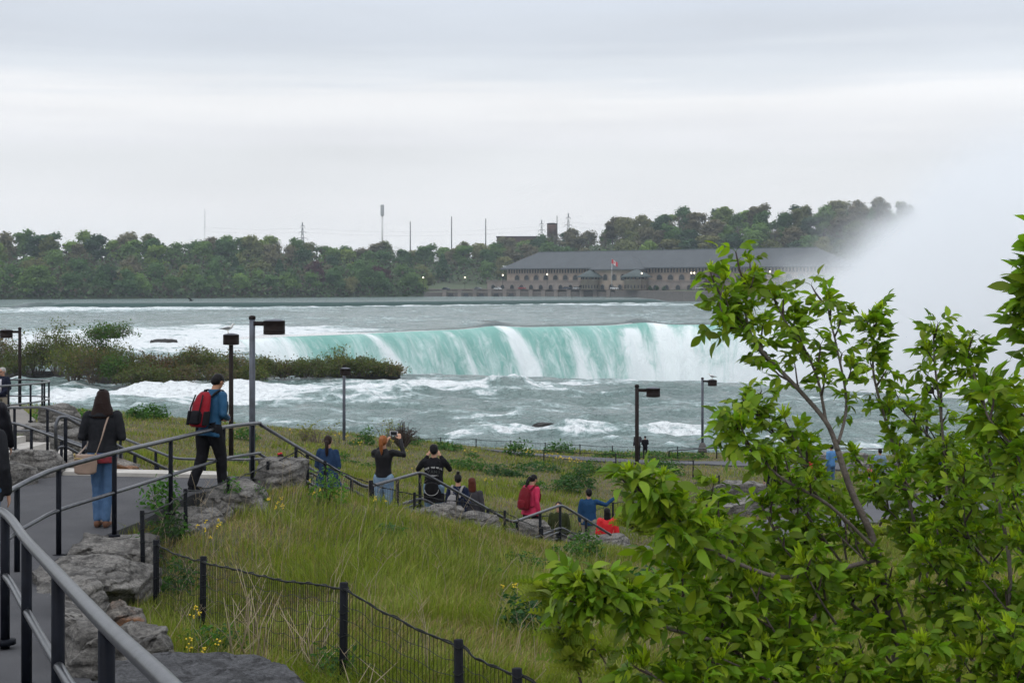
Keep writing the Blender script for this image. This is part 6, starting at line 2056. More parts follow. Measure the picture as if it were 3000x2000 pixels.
    loc2 = Vector(r.location)
    bg = thing("waist_bag", loc2, "black round sling bag with a chain on the back of the printed sweatshirt", "bag", rz=.04); ORG[bg.name] = Vector((0, 0, 0))
    q.build("strap", C_lea, bg)
    q = MB(); loft(q, [(T((-.04, -.17, z)), Vector((rx, 0, 0)), Vector((0, .045, 0))) for z, rx in ((.78, .07), (.82, .12), (.90, .14), (.98, .12), (1.01, .07))], 16); solid("bag_body", q, C_lea, bg, .014, 2)
    q = MB(); q.tube([T((-.04 + .13 * math.cos(a), -.22, .88 + .11 * math.sin(a))) for a in np.linspace(math.pi, 2 * math.pi, 14)], .006, 5); q.build("chain", cloth("chain_silver", (.5, .5, .5), rough=.3), bg)
    # 6 bun-haired person with light backpack
    loc = foot(1342, 1384, 28.0, 1.60) + Vector((0, 0, -.04))
    r, T, Hd, LA, k = person("bun haired person in a navy top wearing a light grey backpack", loc, 1.60, -.35, head_tilt=.25, head_turn=-.4, arms=('down', 'front'), top=cloth("navy_top", (.012, .018, .045)), bottom=C_blk, hair='bun', hair_mat=H_bk, shoe=C_blk, fat=1.15)
    backpack(r, T, k, C_bag, w=.28, h=.46, d=.14, z=1.07, label="light grey backpack on the bun haired person", x0=-.05)
    # 7 auburn woman in grey cardigan
    loc = foot(1383, 1400, 28.6, 1.60)
    person("auburn haired woman in a grey cardigan beside the light grey backpack", loc, 1.60, -.2, head_tilt=.15, head_turn=-.3, arms=('down', 'down'), top=C_grey, top_len=.66, top_flare=1.2, top_name="cardigan", bottom=C_blk, hair='bob', hair_mat=H_rd, shoe=C_blk, fat=1.18)
    # 8 woman in pink with maroon pack
    loc = foot(1553, 1395, 31.2, 1.62)
    r, T, Hd, LA, k = person("woman in a bright pink jacket looking down while walking down the steps", loc, 1.66, -.75, lean=.10, head_tilt=.55, arms=('down', 'down'), legs='walk', top=C_pink, top_len=.80, top_flare=1.25, bottom=C_blk, hair='ponytail', hair_mat=H_bk, shoe=C_blk, fat=1.08)
    backpack(r, T, k, C_dred, w=.32, h=.50, d=.20, z=1.17, label="large maroon backpack on the woman in pink")
    # 9 man in olive coming up
    loc = foot(1637, 1473, 32.6, 1.60)
    person("man in an olive jacket facing the camera behind the lower handrail", loc, 1.62, 2.95, arms=('down', 'down'), top=C_oliv, top_len=.78, bottom=C_blk, hair='short', hair_mat=H_dk, shoe=C_blk, shirt=None)
    # 10 man in blue parka with raised arm
    loc = foot(1725, 1432, 35.0, 1.66)
    person("man in a deep blue parka stretching out his right arm with a phone", loc, 1.66, -.25, head_turn=-.5, arms=('down', 'reach'), top=C_bluej, top_len=.80, bottom=C_khaki, bottom_w=1.1, hair='short', hair_mat=H_bk, shoe=C_blk, fat=1.15)
    # 11 red puffer
    loc = foot(1772, 1488, 33.2, 1.60) + Vector((.05, 0, 0))
    person("black haired person in a bright red quilted puffer jacket at the foot of the stairs", loc, 1.60, .15, arms=('down', 'down'), top=C_redp, top_puff=True, top_len=.84, bottom=C_blk, hair='bob', hair_mat=H_bk, shoe=C_blk, fat=.98)
    # 12 old man on the overlook
    loc = P(8, 1250, 41.0); loc.z = P(0, 1077, 41).z - 1.70
    r, T, Hd, LA, k = person("grey haired man in a navy jacket and white shirt standing on the overlook", loc, 1.70, 2.75, arms=('clasp', 'clasp'), head_tilt=.1, top=cloth("navy_jacket", (.015, .018, .035)), bottom=C_khaki, hair='short', hair_mat=H_gr, shoe=C_blk, fat=1.15)
    q = MB(); loft(q, [(T((0, .105, z)), S_ * Vector((.055, 0, 0)), Vector((0, .03, 0))) for z, S_ in ((1.0, Matrix.Identity(3)), (1.2, Matrix.Identity(3)), (1.38, Matrix.Identity(3)))] if False else [(T((0, .105, z)), Vector((.055, 0, 0)), Vector((0, .035, 0))) for z in (.98, 1.2, 1.38)]); q.build("shirt_front", C_white, r)
    q = MB()
    for s in (-1, 1): ball(q, Hd((s * .032, .098, 1.605)), .017, 8)
    q.build("sunglasses", C_blk, r)
    # 13, 14 the two dark jackets at the left edge
    loc = P(-38, 1500, 18.6); loc.z = float(walk_z(loc.x, loc.y))
    person("person in a black quilted puffer jacket cut by the left edge of the picture", loc, 1.72, .2, arms=('down', 'swing'), top=cloth("black_puffer", (.012, .012, .016), rough=.5), top_puff=True, bottom=C_blk, hair='short', hair_mat=H_bk, shoe=C_blk, fat=1.25, voxel=.016)
    loc = P(-62, 1800, 13.4); loc.z = float(walk_z(loc.x, loc.y))
    person("person in a dark grey hooded jacket and jeans at the left edge", loc, 1.78, .1, lean=-.02, arms=('down', 'down'), top=C_char, top_len=.80, bottom=C_jean, hair='short', hair_mat=H_dk, shoe=C_blk, fat=1.2, voxel=.016)
    # 15 small head behind the massive boulder
    loc = foot(822, 1322, 27.5, 1.35)
    r, T, Hd, LA, k = person("child with a red and white bow in dark hair behind the massive pale boulder", loc, 1.30, .5, arms=('down', 'down'), top=C_blk, bottom=C_blk, hair='bob', hair_mat=H_dk, shoe=C_blk)
    q = MB(); c = Hd((-.06, -.03, 1.71)); ball(q, c, (.03, .02, .02)); ball(q, c + Vector((.045, 0, .01)), (.03, .02, .02)); q.build("bow", cloth("red_bow", (.6, .05, .06)), r)
    # people on the lower path behind the leaves
    for px, py, d, H, tm, bm_, lab, hd in [(1890, 1297, 68, 1.1, C_blk, C_blk, "small figure seated by the shore path, right of the dark lamp post", .2), (1868, 1293, 67, 1.3, C_grey, C_blk, "small figure half hidden by the dark lamp post", .2),
                                      (2262, 1352, 45, 1.72, C_blk, C_blk, "person in black on the lower path seen through the leaves", .3), (2375, 1345, 46, 1.66, cloth("red_tee", (.5, .03, .04)), C_blk, "person with a red sleeve on the lower path seen through the leaves", -.4),
                                      (2435, 1335, 52, 1.6, cloth("sky_blue_top", (.10, .25, .5)), C_jean, "person in sky blue on the plaza seen through the leaves", .5), (2550, 1385, 50, 1.0, cloth("coral_top", (.55, .16, .14)), C_jeanl, "small person in coral on the plaza", .1),
                                      (2578, 1375, 50.5, 1.55, C_jeanl, C_jean, "person in pale denim beside the small coral figure", .2), (2745, 1372, 46, 1.74, cloth("navy_red_jacket", (.015, .018, .045)), C_blk, "person in a navy jacket on the right of the plaza", .3)]:
        loc = foot(px, py, d, H); loc.z = max(loc.z, terr(loc.x, loc.y)[0] + .08)
        person(lab, loc, H, hd, voxel=.024, arms=('down', 'front') if px != 1890 else ('clasp', 'clasp'), top=tm, bottom=bm_, hair='short', hair_mat=H_bk, shoe=C_blk)


build_people()

# ================================================================ grass
def build_grass():
    r = rng

    def blades(n, px0, px1, d0, d1, hmin, hmax, wid, segs, pcut=None, dens=None):
        px = r.uniform(px0, px1, n); d = d0 * (d1 / d0) ** r.uniform(0, 1, n)
        x = (px - 1500) / F * d; y = d
        k = ~on_path(x, y) & (y < shore_y(x) + 2.5)
        x, y = x[k], y[k]
        g = fbm(x * .5, y * .5, 7, 4) + 0.25 * (fbm(x * 2.2, y * 2.2, 8, 2) - .5)
        z = terr(x, y)
        n = len(x)
        fresh = sstep(.43, .55, g + .3 * (fbm(x * .13 + 5, y * .13, 29, 3) - .5) + .05 * r.normal(size=n) + .035 * np.where((x < 1) & (y < 20), 1, -1) - .08 * sstep(28, 40, y))
        h = r.uniform(hmin, hmax, n) * (0.55 + .6 * fresh)
        w = wid * (0.6 + .8 * r.uniform(size=n)) * np.maximum(1, y / 16)
        ang = r.uniform(0, 6.28, n)
        lean = r.uniform(.1, .75, n) * h * (1 + .5 * (1 - fresh)); la = r.uniform(0, 6.28, n)
        # clumps lean alike
        la = la * .5 + fbm(x * .9, y * .9, 19, 2) * 9
        dx, dy = np.cos(ang) * w, np.sin(ang) * w
        lx, ly = np.cos(la) * lean, np.sin(la) * lean
        dry = r.uniform(size=n) > (0.46 + .44 * fresh)
        patch = (.72 + .62 * fbm(x * .35, y * .35, 44, 3))[:, None]
        c = patch * np.where(dry[:, None], np.array([.27, .21, .10]), np.array([.148, .190, .026])) * r.uniform(.6, 1.35, (n, 1))
        c = np.where((~dry & (r.uniform(size=n) < .25))[:, None], np.array([.23, .27, .035]) * r.uniform(.7, 1.2, (n, 1)), c)
        b0 = np.stack([x - dx, y - dy, z - .03], -1); b1 = np.stack([x + dx, y + dy, z - .03], -1)
        if segs == 1:
            t = np.stack([x + lx, y + ly, z + h * .92], -1)
            V = np.stack([b0, b1, t], 1).reshape(-1, 3); Fc = np.arange(3 * n).reshape(-1, 3); C = np.repeat(c, 3, 0)
            return V, Fc, C
        m0 = np.stack([x - dx * .7 + lx * .3, y - dy * .7 + ly * .3, z + h * .6], -1); m1 = np.stack([x + dx * .7 + lx * .3, y + dy * .7 + ly * .3, z + h * .6], -1)
        t = np.stack([x + lx, y + ly, z + h * .93], -1)
        V = np.stack([b0, b1, m1, m0, t], 1).reshape(-1, 3)
        i = np.arange(n)[:, None] * 5
        Fc = np.concatenate([i + np.array([[0, 1, 2]]), i + np.array([[0, 2, 3]]), i + np.array([[3, 2, 4]])], 0)
        return V, Fc, np.repeat(c, 5, 0)

    for nm, args, lab in [("meadow_grass", (245000, 180, 3500, 8.5, 27, .08, .26, .0036, 2), "long fresh and dry grass blades on the near slope between the wire fence and the stairs"),
                          ("hillside_grass", (280000, -300, 3500, 25, 78, .08, .22, .0050, 1), "short green and tan grass covering the hillside beyond the stairs"),
                          ]:
        V, Fc, C = blades(*args)
        o = link(nm, mesh_arr(nm, V, Fc, smooth=False, cols={"col": C}), None, M_grass)
        tag(o, lab, "grass", kind="stuff")
    # broken stalks and dry stems
    q = MB()
    for _ in range(230):
        d = random.uniform(9.5, 24); px = random.uniform(420, 2100)
        x, y = (px - 1500) / F * d, d
        if on_path(np.array([x]), np.array([y]))[0]: continue
        z = terr(x, y)[0]; h = random.uniform(.25, .75); a = random.uniform(0, 6.28); l = random.uniform(.1, .6) * h
        pts = [Vector((x, y, z)), Vector((x + math.cos(a) * l * .3, y + math.sin(a) * l * .3, z + h * .6)), Vector((x + math.cos(a) * l, y + math.sin(a) * l, z + h))]
        q.tube(pts, [.0035, .0028, .0012], 3, caps=False)
        for _k in range(random.randint(0, 3)):
            t = random.uniform(.4, .95); p = pts[1].lerp(pts[2], t); b = random.uniform(0, 6.28)
            q.tube([p, p + Vector((math.cos(b) * .1, math.sin(b) * .1, .08))], [.0022, .001], 3, caps=False)
    for px, py, d, h in [(905, 1880, 10.9, .55), (930, 1870, 10.7, .5), (915, 1910, 10.5, .3), (760, 1900, 11, .6), (730, 1840, 12, .7), (700, 1870, 11.5, .5), (480, 1960, 9.8, .2), (1060, 1960, 9.9, .35)]:
        for k in range(5):
            b = P(px + random.uniform(-25, 25), py, d); zt = terr(b.x, b.y)[0]
            p1 = Vector((b.x, b.y, zt)); p2 = p1 + Vector((random.uniform(-.12, .12), random.uniform(-.1, .1), h * .6)); p3 = p2 + Vector((random.uniform(-.2, .2), 0, h * .45))
            q.tube([p1, p2, p3], [.005, .004, .0015], 4)
    tag(q.build("dry_stalks", M_straw), "pale dry broken stalks standing among the grass", "dry stems", kind="stuff")
    # yellow flowers
    yel = simple_mat("yellow_petals", (.70, .52, .03), (.6, .42, .02), rough=.7); gst = simple_mat("flower_stem", (.07, .12, .03), rough=.7)
    spots = [(610, 1585, 16, 4), (600, 1600, 15.5, 3), (795, 1515, 18, 5), (910, 1460, 20.5, 3), (815, 1530, 18, 2), (575, 1900, 13, 3), (1110, 1500, 20, 3), (1130, 1275, 40, 5), (1187, 1310, 38, 6), (1650, 1325, 63, 12),
             (1690, 1335, 61, 14), (1620, 1318, 64, 10), (1560, 1308, 66, 7), (1000, 1262, 55, 6), (870, 1250, 50, 7), (1220, 1380, 30, 3), (1430, 1405, 38, 3), (1040, 1285, 48, 5), (1380, 1305, 64, 5), (590, 1980, 12.5, 4), (1490, 1800, 20, 3)]
    wl = ["tallest yellow flowers behind the near fence", "smaller yellow flowers under the tallest ones", "yellow flowers in the middle of the near slope", "yellow flowers below the blue shawl", "pair of yellow flowers beside the mid slope ones", "yellow flowers low by the second fence post",
          "yellow flowers at the slope's crest left of the leather jacket", "yellow flowers on the crest left of the phone woman", "yellow flowers between phone woman and printed sweatshirt", "widest yellow flower patch below the shore path", "yellow flowers right of the widest patch", "yellow flowers left of the widest patch", "yellow flowers near the bank fence bush",
          "yellow flowers under the grey lamp on the crest", "yellow flowers behind the rail bend on the crest", "yellow flowers left of the bun haired person", "yellow flowers in the mid meadow", "yellow flowers left of the dead shrub", "yellow flowers by the flat patch on the crest", "yellow flowers at the near fence foot", "yellow flowers on the slope left of the ash"]
    for i, (px, py, d, n) in enumerate(spots):
        d = hit(px, py + 40) or d; b0 = P(px, py, d); z0 = terr(b0.x, b0.y)[0]
        root = thing("yellow_wildflower", (b0.x, b0.y, z0), wl[i], "wildflower", "clusters of yellow wildflowers in the meadow")
        st = MB(); fl = MB(); sc = max(1, d / 22)
        for k in range(n):
            x = b0.x + random.uniform(-.13, .13) * sc; y = b0.y + random.uniform(-.2, .2) * sc; zt = terr(x, y)[0]
            h = random.uniform(.28, .42)
            st.tube([(x, y, zt), (x + .02, y, zt + h)], .003 * sc, 3)
            for j in range(5):
                c = Vector((x + .02 + random.uniform(-.02, .02), y + random.uniform(-.02, .02), zt + h + random.uniform(-.02, .025)))
                fl.lathe(c, [(.002, 0), (.0085 * sc, .005), (.007 * sc, .010), (.002, .014)], 6)
        st.build("stem", gst, root); fl.build("petals", yel, root)


def hit(px, py):
    """distance at which the line of sight through (px, py) meets the ground"""
    D = np.linspace(8.5, 74, 900)
    z = terr((px - 1500) / F * D, D); k = np.nonzero(-(py - HY) / F * D < z)[0]
    return float(D[k[0]]) if len(k) else None


build_grass()


# ---------------------------------------------------------------- leafy plants
def leafy_mesh(n, rx, ry, rz_, size, cols, seed, dome=True, droop=.2, aspect=.55):
    r = np.random.default_rng(seed)
    d = r.normal(size=(n, 3)); d /= np.linalg.norm(d, axis=1)[:, None]
    if dome: d[:, 2] = np.abs(d[:, 2])
    rad = r.uniform(.35, 1.0, n)[:, None] ** .6
    lump = 1 + .25 * np.sin(d[:, :1] * 5 + seed) * np.cos(d[:, 1:2] * 4 + seed)
    c = d * rad * lump * np.array([rx, ry, rz_])
    nr = d * .5 + r.normal(size=(n, 3)) * .5; nr[:, 2] += .6; nr /= np.linalg.norm(nr, axis=1)[:, None]
    u = np.cross(nr, r.normal(size=(n, 3))); u /= np.linalg.norm(u, axis=1)[:, None]; w = np.cross(nr, u)
    s = (size * r.uniform(.6, 1.3, n))[:, None]
    base = c - u * s; tip = c + u * s - np.array([0, 0, droop]) * s; l = c + w * s * aspect; rr = c - w * s * aspect
    mid_l = l + nr * s * .12; mid_r = rr + nr * s * .12
    V = np.stack([base, mid_l, tip, mid_r], 1).reshape(-1, 3)
    Fc = np.arange(4 * n).reshape(-1, 4)
    ci = np.array(cols)[r.integers(len(cols), size=n)] * r.uniform(.7, 1.3, (n, 1))
    return V, Fc, np.repeat(ci, 4, 0)


GREENS = [(.045, .12, .022), (.06, .145, .025), (.035, .095, .02)]


def weed(px, py, d, w, h, n, size, label, name="leafy_weed", cols=GREENS, group="leafy weeds in the meadow", yoff=0):
    if py > 0:
        d2 = hit(px, py + h * .25 * F / d)
        if d2:
            w, h, size, d = w * d2 / d, h * d2 / d, size * (d2 / d) ** .7, d2
    p = P(px, py, d); z = terr(p.x, p.y)[0]
    root = thing(name, (p.x, p.y, z), label, "plant", group)
    V, Fc, C = leafy_mesh(n, w, w * .8, h, size, cols, int(px * 7 + py))
    V = V + np.array([p.x, p.y, z])
    link("foliage", mesh_arr("foliage", V, Fc, smooth=False, cols={"col": C}), root, M_leaf)
    q = MB()
    for k in range(7):
        a = k * .9; q.tube([(p.x, p.y, z - .02), (p.x + math.cos(a) * w * .5, p.y + math.sin(a) * w * .4, z + h * .75)], [.008, .003], 4)
    q.build("stem", simple_mat("weed_stem", (.06, .10, .03)) if "weed_stem" not in bpy.data.materials else bpy.data.materials["weed_stem"], root)


weed(475, 1500, 16.6, .28, .62, 560, .035, "bright green leafy shrub behind the corner of the wire fence", cols=[(.06, .17, .022), (.09, .21, .03), (.04, .11, .02)])
weed(500, 1560, 16.2, .26, .35, 300, .035, "lower part shrub at the foot of the bright leafy one")
weed(680, 1480, 19.4, .22, .55, 320, .032, "sparse leafy shrub in front of the rail bend boulder", cols=[(.05, .13, .022), (.08, .18, .03)])
weed(755, 1480, 20.0, .16, .40, 200, .032, "small leafy shrub right of the sparse one at the big boulder")
weed(960, 1450, 21.6, .35, .55, 380, .035, "leafy weeds climbing the fence below the woman in the blue shawl", cols=[(.06, .15, .02), (.10, .2, .03)])
weed(1130, 1560, 19.2, .35, .18, 220, .04, "blue green low weed patch on the near slope", cols=[(.05, .12, .05), (.06, .14, .05)])
weed(1520, 1650, 21, .5, .2, 300, .035, "low green weed patch right on the near slope")
weed(1430, 1690, 20, .4, .18, 200, .035, "another low weed patch on the near slope below the stairs")
weed(1720, 1610, 28.5, .42, .62, 500, .04, "leafy shrub at the foot of the lowest stair rail", cols=[(.05, .12, .03), (.07, .15, .035)])
weed(1670, 1630, 27.5, .4, .40, 300, .04, "smaller shrub left of the one at the stair foot")
weed(450, 1215, 47, .55, .5, 420, .07, "leafy plants in front of the river behind the woman in jeans")
weed(405, 1218, 46.5, .45, .45, 300, .07, "leafy plants left of the pair at the river edge")
weed(720, 1278, 42, .45, .45, 260, .06, "leafy plant beside the foot of the two tall lamps")
weed(1071, 1290, 50, .42, .6, 300, .06, "round plant on the crest left of the dead shrub")
weed(1205, 1296, 55, .55, .35, 300, .06, "low green plant right of the dead shrub")
weed(1310, 1312, 58, .75, .35, 320, .07, "flat green patch near the crest left of the bank fence posts")
weed(1360, 1365, 44, .9, .35, 520, .06, "wide leafy patch above the bun haired woman")
weed(1462, 1385, 42, .5, .35, 300, .06, "dark leafy patch in mid meadow", cols=[(.03, .085, .025), (.04, .10, .03)])
weed(1510, 1392, 42, .4, .22, 200, .06, "smaller dark patch right of the mid meadow one", cols=[(.03, .085, .025), (.04, .10, .03)])
weed(1570, 1372, 46, 1.0, .28, 480, .06, "long dark ivy like patch in the meadow", cols=[(.03, .085, .03), (.045, .10, .035)])
weed(1520, 1325, 60, .7, .75, 380, .08, "round bush near the bank fence")
weed(1640, 1320, 63, .8, .6, 380, .08, "bush beside the start of the shore path")
weed(1700, 1412, 45, .55, .75, 520, .06, "roundest dark bush in the meadow left of the dark lamp", cols=[(.03, .085, .025), (.045, .11, .03)])
weed(1665, 1430, 43, .5, .55, 400, .06, "lower dark bush joined to the round one", cols=[(.03, .085, .025), (.045, .11, .03)])
weed(1728, 1378, 50, .5, .6, 300, .06, "small bush above the round dark one")
weed(1945, 1378, 57, .9, .7, 420, .08, "green bush below the shore path right of the dark lamp")
weed(1560, 1425, 40, .5, .25, 240, .05, "low weeds right above the woman in pink")
weed(1790, 1335, 66, .9, .3, 300, .07, "low hedge strip between shore path and river", yoff=0)
weed(1900, 1335, 67, 1.4, .35, 420, .07, "low hedge strip before the far shore path at the lamp")
weed(2020, 1338, 67, 1.2, .3, 380, .07, "low hedge strip left of the shore lamp base")
weed(180, 1220, 52, 1.3, .55, 700, .07, "green strip of weeds along the river behind the overlook", cols=[(.05, .14, .02), (.07, .17, .025)])
weed(290, 1222, 50, .9, .35, 420, .07, "green weeds right of the strip behind the overlook", cols=[(.05, .14, .02), (.07, .17, .025)])
weed(1560, 1830, 22, .6, .75, 460, .055, "dark bush low on the slope behind the ash leaves", cols=[(.03, .08, .03), (.04, .10, .035)])
weed(1890, 1790, 22, .7, 1.0, 600, .06, "tall dark bush on the slope behind the ash leaves", cols=[(.03, .08, .03), (.04, .10, .035)])
weed(530, 1720, 14.9, .32, .42, 420, .03, "leafy weeds tangled in the wire fence corner")
weed(640, 1900, 12.4, .35, .3, 320, .028, "low weeds under the middle of the near fence")
weed(400, 1640, 14.2, .28, .3, 260, .03, "weeds growing between the flat slabs and the fence")
weed(980, 1985, 10.6, .3, .35, 260, .026, "vine leaves climbing the middle post of the near fence")
for i in range(26):     # small tufts of weeds scattered over the meadow
    px = random.uniform(620, 2000); d = random.uniform(32, 62)
    q = P(px, 0, d)
    if on_path(np.array([q.x]), np.array([q.y]))[0]: continue
    weed(px, 0, d, random.uniform(.2, .5), random.uniform(.12, .3), 110, .05, "small weed tuft scattered over the meadow", group="small weed tufts scattered over the meadow")


def twiggy_shrub(base, w, h, nstem, twigc, leafcols, nleaf, lsize, label, seed, name="shrub", group=None, leaf_r=.25, spread=1.0, up=1.0, thick=1.0):
    r = random.Random(seed)
    root = thing(name, base, label, "shrub", group)
    q = MB(); ends = []
    for i in range(nstem):
        a = r.uniform(0, 6.28); rr = r.uniform(.05, 1) * w * spread
        tip = Vector((math.cos(a) * rr, math.sin(a) * rr * .8, h * r.uniform(.45, 1.0) * (1 - .35 * (rr / max(w, .01)) ** 2) * up))
        b = Vector((math.cos(a) * w * .15, math.sin(a) * w * .15, 0))
        m = b.lerp(tip, .5) + Vector((r.gauss(0, .08) * w, r.gauss(0, .08) * w, .12 * h))
        q.tube([base + b, base + m, base + tip], [.03 * thick, .018 * thick, .006 * thick], 4, caps=False)
        for k in range(6):
            t = r.uniform(.3, 1); p = (b.lerp(m, t * 2) if t < .5 else m.lerp(tip, t * 2 - 1))
            d = Vector((r.gauss(0, 1), r.gauss(0, 1), r.gauss(.4, .7))).normalized() * r.uniform(.12, .32) * w
            e = p + d
            q.tube([base + p, base + e], [.011 * thick, .004 * thick], 3, caps=False); ends.append(e)
            e2 = e + Vector((r.gauss(0, 1), r.gauss(0, 1), r.gauss(.3, .7))).normalized() * .12 * w
            q.tube([base + e, base + e2], [.005 * thick, .003 * thick], 3, caps=False); ends.append(e2)
        ends.append(tip)
    q.build("branches", twigc, root)
    if nleaf:
        g = np.random.default_rng(seed)
        E = np.array([[e.x, e.y, max(e.z, .05)] for e in ends])
        c = E[g.integers(len(E), size=nleaf)] + g.normal(size=(nleaf, 3)) * leaf_r * np.array([1, 1, .7])
        c[:, 2] = np.maximum(c[:, 2], .03)
        nr = g.normal(size=(nleaf, 3)); nr[:, 2] += .5; nr /= np.linalg.norm(nr, axis=1)[:, None]
        u = np.cross(nr, g.normal(size=(nleaf, 3))); u /= np.linalg.norm(u, axis=1)[:, None]; ww = np.cross(nr, u)
        s = (lsize * g.uniform(.5, 1.3, nleaf))[:, None]
        V = np.stack([c - u * s, c + ww * s * .6, c + u * s, c - ww * s * .6], 1).reshape(-1, 3) + np.array(base)
        C = np.repeat(np.array(leafcols)[g.integers(len(leafcols), size=nleaf)] * g.uniform(.65, 1.3, (nleaf, 1)), 4, 0)
        link("foliage", mesh_arr("foliage", V, np.arange(4 * nleaf).reshape(-1, 4), smooth=False, cols={"col": C}), root, M_leaf)
    return root


# the bushy island in the rapids
def build_island():
    G = [(.092, .118, .038), (.105, .095, .042)]; OL = [(.14, .145, .045), (.12, .11, .045), (.08, .115, .03)]; BR = [(.17, .12, .065), (.14, .10, .06), (.10, .09, .045)]; RU = [(.17, .075, .03), (.12, .065, .035)]
    GG = [(.05, .12, .022), (.06, .13, .03)]; YG = [(.15, .15, .035), (.10, .12, .03)]
    items = [  # px, base py, half width m, height m, leaf colours, words
        (-70, 1092, 3.0, 4.0, G, "green shrub at the left end of the island"), (20, 1094, 2.4, 3.4, BR, "brownish shrub left of the lamp on the island"), (110, 1096, 2.6, 3.5, OL, "yellowish green shrub behind the left lamp"),
        (170, 1096, 2.4, 4.4, G, "taller green shrub of the island's left part"), (60, 1100, 2.0, 2.0, G, "low green shrub by the water at the left"), (225, 1108, 2.6, 3.7, G, "spreading green shrub before the umbrella shaped one"),
        (300, 1110, 1.6, 4.5, GG, "umbrella topped small tree, the island's tallest"), (215, 1118, 2.4, 3.0, YG, "yellow green shrub in front of the umbrella tree"), (275, 1122, 2.6, 2.6, BR, "dead grey brown tangle in the middle of the island's left half"),
        (355, 1120, 2.2, 3.3, OL, "olive shrub right of the umbrella tree"), (335, 1124, 1.6, 2.6, GG, "bright green shrub at the umbrella tree's foot"), (420, 1118, 2.0, 2.7, BR, "brown shrub behind the walking man's left"),
        (400, 1126, 2.4, 1.7, G, "low dark shrub along the island's near edge"), (480, 1116, 2.0, 2.7, RU, "rust coloured shrub in the island's middle"), (545, 1114, 1.8, 2.6, OL, "green brown shrub right of the rust coloured one"),
        (575, 1112, 2.0, 3.3, BR, "leafless topped brown shrub left of the gull lamp"), (540, 1122, 1.6, 1.4, BR, "low brown twigs at the near edge of the island"), (630, 1114, 2.1, 2.8, OL, "grey twiggy shrub behind the gull lamp"),
        (690, 1112, 2.0, 2.5, BR, "brown shrub just right of the gull lamp"), (640, 1120, 1.9, 1.5, BR, "low brown shrub at the waterline by the gull lamp"), (770, 1108, 2.0, 1.9, OL, "low olive shrub right of the tall lamp"),
        (830, 1106, 1.8, 1.6, BR, "brown twigs right of the tall lamp"), (890, 1106, 1.9, 1.7, G, "green shrub below the twisted branch"), (940, 1104, 1.8, 1.7, G, "green shrub left of the grey lamp head"),
        (1000, 1102, 1.8, 1.9, OL, "olive shrub under the sprawling bare tree"), (1060, 1101, 1.6, 1.6, G, "green shrub near the island's right tip"), (1110, 1100, 1.5, 1.35, OL, "olive shrub near the right tip of the island"),
        (1150, 1100, 1.2, 1.05, BR, "last low brown shrub on the island's right tip"), (460, 1125, 1.8, 1.2, G, "low green shrub on the near edge between rapids"), (730, 1116, 1.6, 1.2, OL, "low shrub at the tall lamp's left foot"),
    ]
    for i, (px, py, w, h, cs, lab) in enumerate(items):
        b = PZ(px, py, WATER + .15); h *= 1.15 if px < 330 else .95
        ttw = M_twig if cs is not GG else M_bark
        um = 'umbrella topped' in lab
        twiggy_shrub(b, w * (1.1 if not um else 1.3), h * 1.12, 34 if not um else 26, ttw, cs + [G[0]], 3000 if cs in (G, GG, OL, YG) else 1700, .11, lab, 500 + i, name="island_shrub", leaf_r=.26 if not um else .3, thick=1.3, up=1.0)
        if um:
            twiggy_shrub(b + Vector((.6, 0, h * .78)), w * 1.7, .9, 34, M_bark, GG + [(.09, .11, .03)], 1900, .11, "flat leafy crown of the umbrella topped tree", 490, name="island_shrub", leaf_r=.3)
    # sprawling bare tree near the right end
    b = PZ(985, 1101, WATER + .1)
    twiggy_shrub(b, 2.6, 3.3, 16, M_twig, [(.10, .15, .03), (.15, .16, .04)], 420, .12, "sprawling bare limbed tree with sparse new leaves on the island's right part", 801, name="island_tree", leaf_r=.18, thick=2.0, spread=1.1)
    # the ground of the island
    for k, (x0, x1, yc) in enumerate([(-120, 430, 1098), (210, 700, 1116), (640, 1172, 1103)]):
        q = MB(); a = PZ(x0, yc, WATER); c = PZ(x1, yc, WATER)
        pts = []
        n = 26
        vs = []; fs_ = []
        for i in range(n + 1):
            t = i / n; p = a.lerp(c, t); hw = 2.6 * math.sin(math.pi * min(max(t, .02), .98)) ** .5
            for j in range(7):
                s = -1 + 2 * j / 6
                vs.append(Vector((p.x, p.y + s * hw + .5 * mnoise.noise(Vector((t * 9, k, 0))), WATER - .6 + 1.0 * (1 - s * s) + .25 * mnoise.noise(Vector((t * 20, s * 2, k))))))
        for i in range(n):
            for j in range(6):
                fs_.append((i * 7 + j, (i + 1) * 7 + j, (i + 1) * 7 + j + 1, i * 7 + j + 1))
        q.add(vs, fs_, True); tag(q.build("island_ground", M_rockw), kind="structure")


build_island()
# dead uprooted shrub and sparse yellow sprigs at the crest
b = P(1178, 1290, 60); b.z = terr(b.x, b.y)[0]
twiggy_shrub(b, .75, 1.15, 60, simple_mat("dead_wood", (.085, .06, .05), (.05, .038, .032), rough=.9), [(.1, .1, .03)], 0, .05, "dead brown tangle of an uprooted shrub on the crest above the river", 31, name="dead_shrub", thick=1.1)
for i, (px, d, w, h, n, lab) in enumerate([(1135, 60, .9, 1.25, 14, "sparse sapling with pale yellow leaves left of the dead shrub"), (930, 56, 1.0, .85, 22, "sparse yellow green shrub on the crest behind the woman in the blue shawl"), (890, 57, .6, .6, 12, "thin sprigs left of the sparse crest shrub"),
                                           (165, 48, .5, .95, 10, "thin dry weeds standing right of the overlook rail"), (950, 50, .4, .45, 10, "short sprigs before the sparse crest shrub")]):
    b = P(px, 0, d); b.z = terr(b.x, b.y)[0]
    twiggy_shrub(b, w, h, n, M_twig, [(.22, .23, .05), (.16, .18, .05)], 170, .05, lab, 60 + i, name="sparse_shrub", leaf_r=.08, thick=.45)


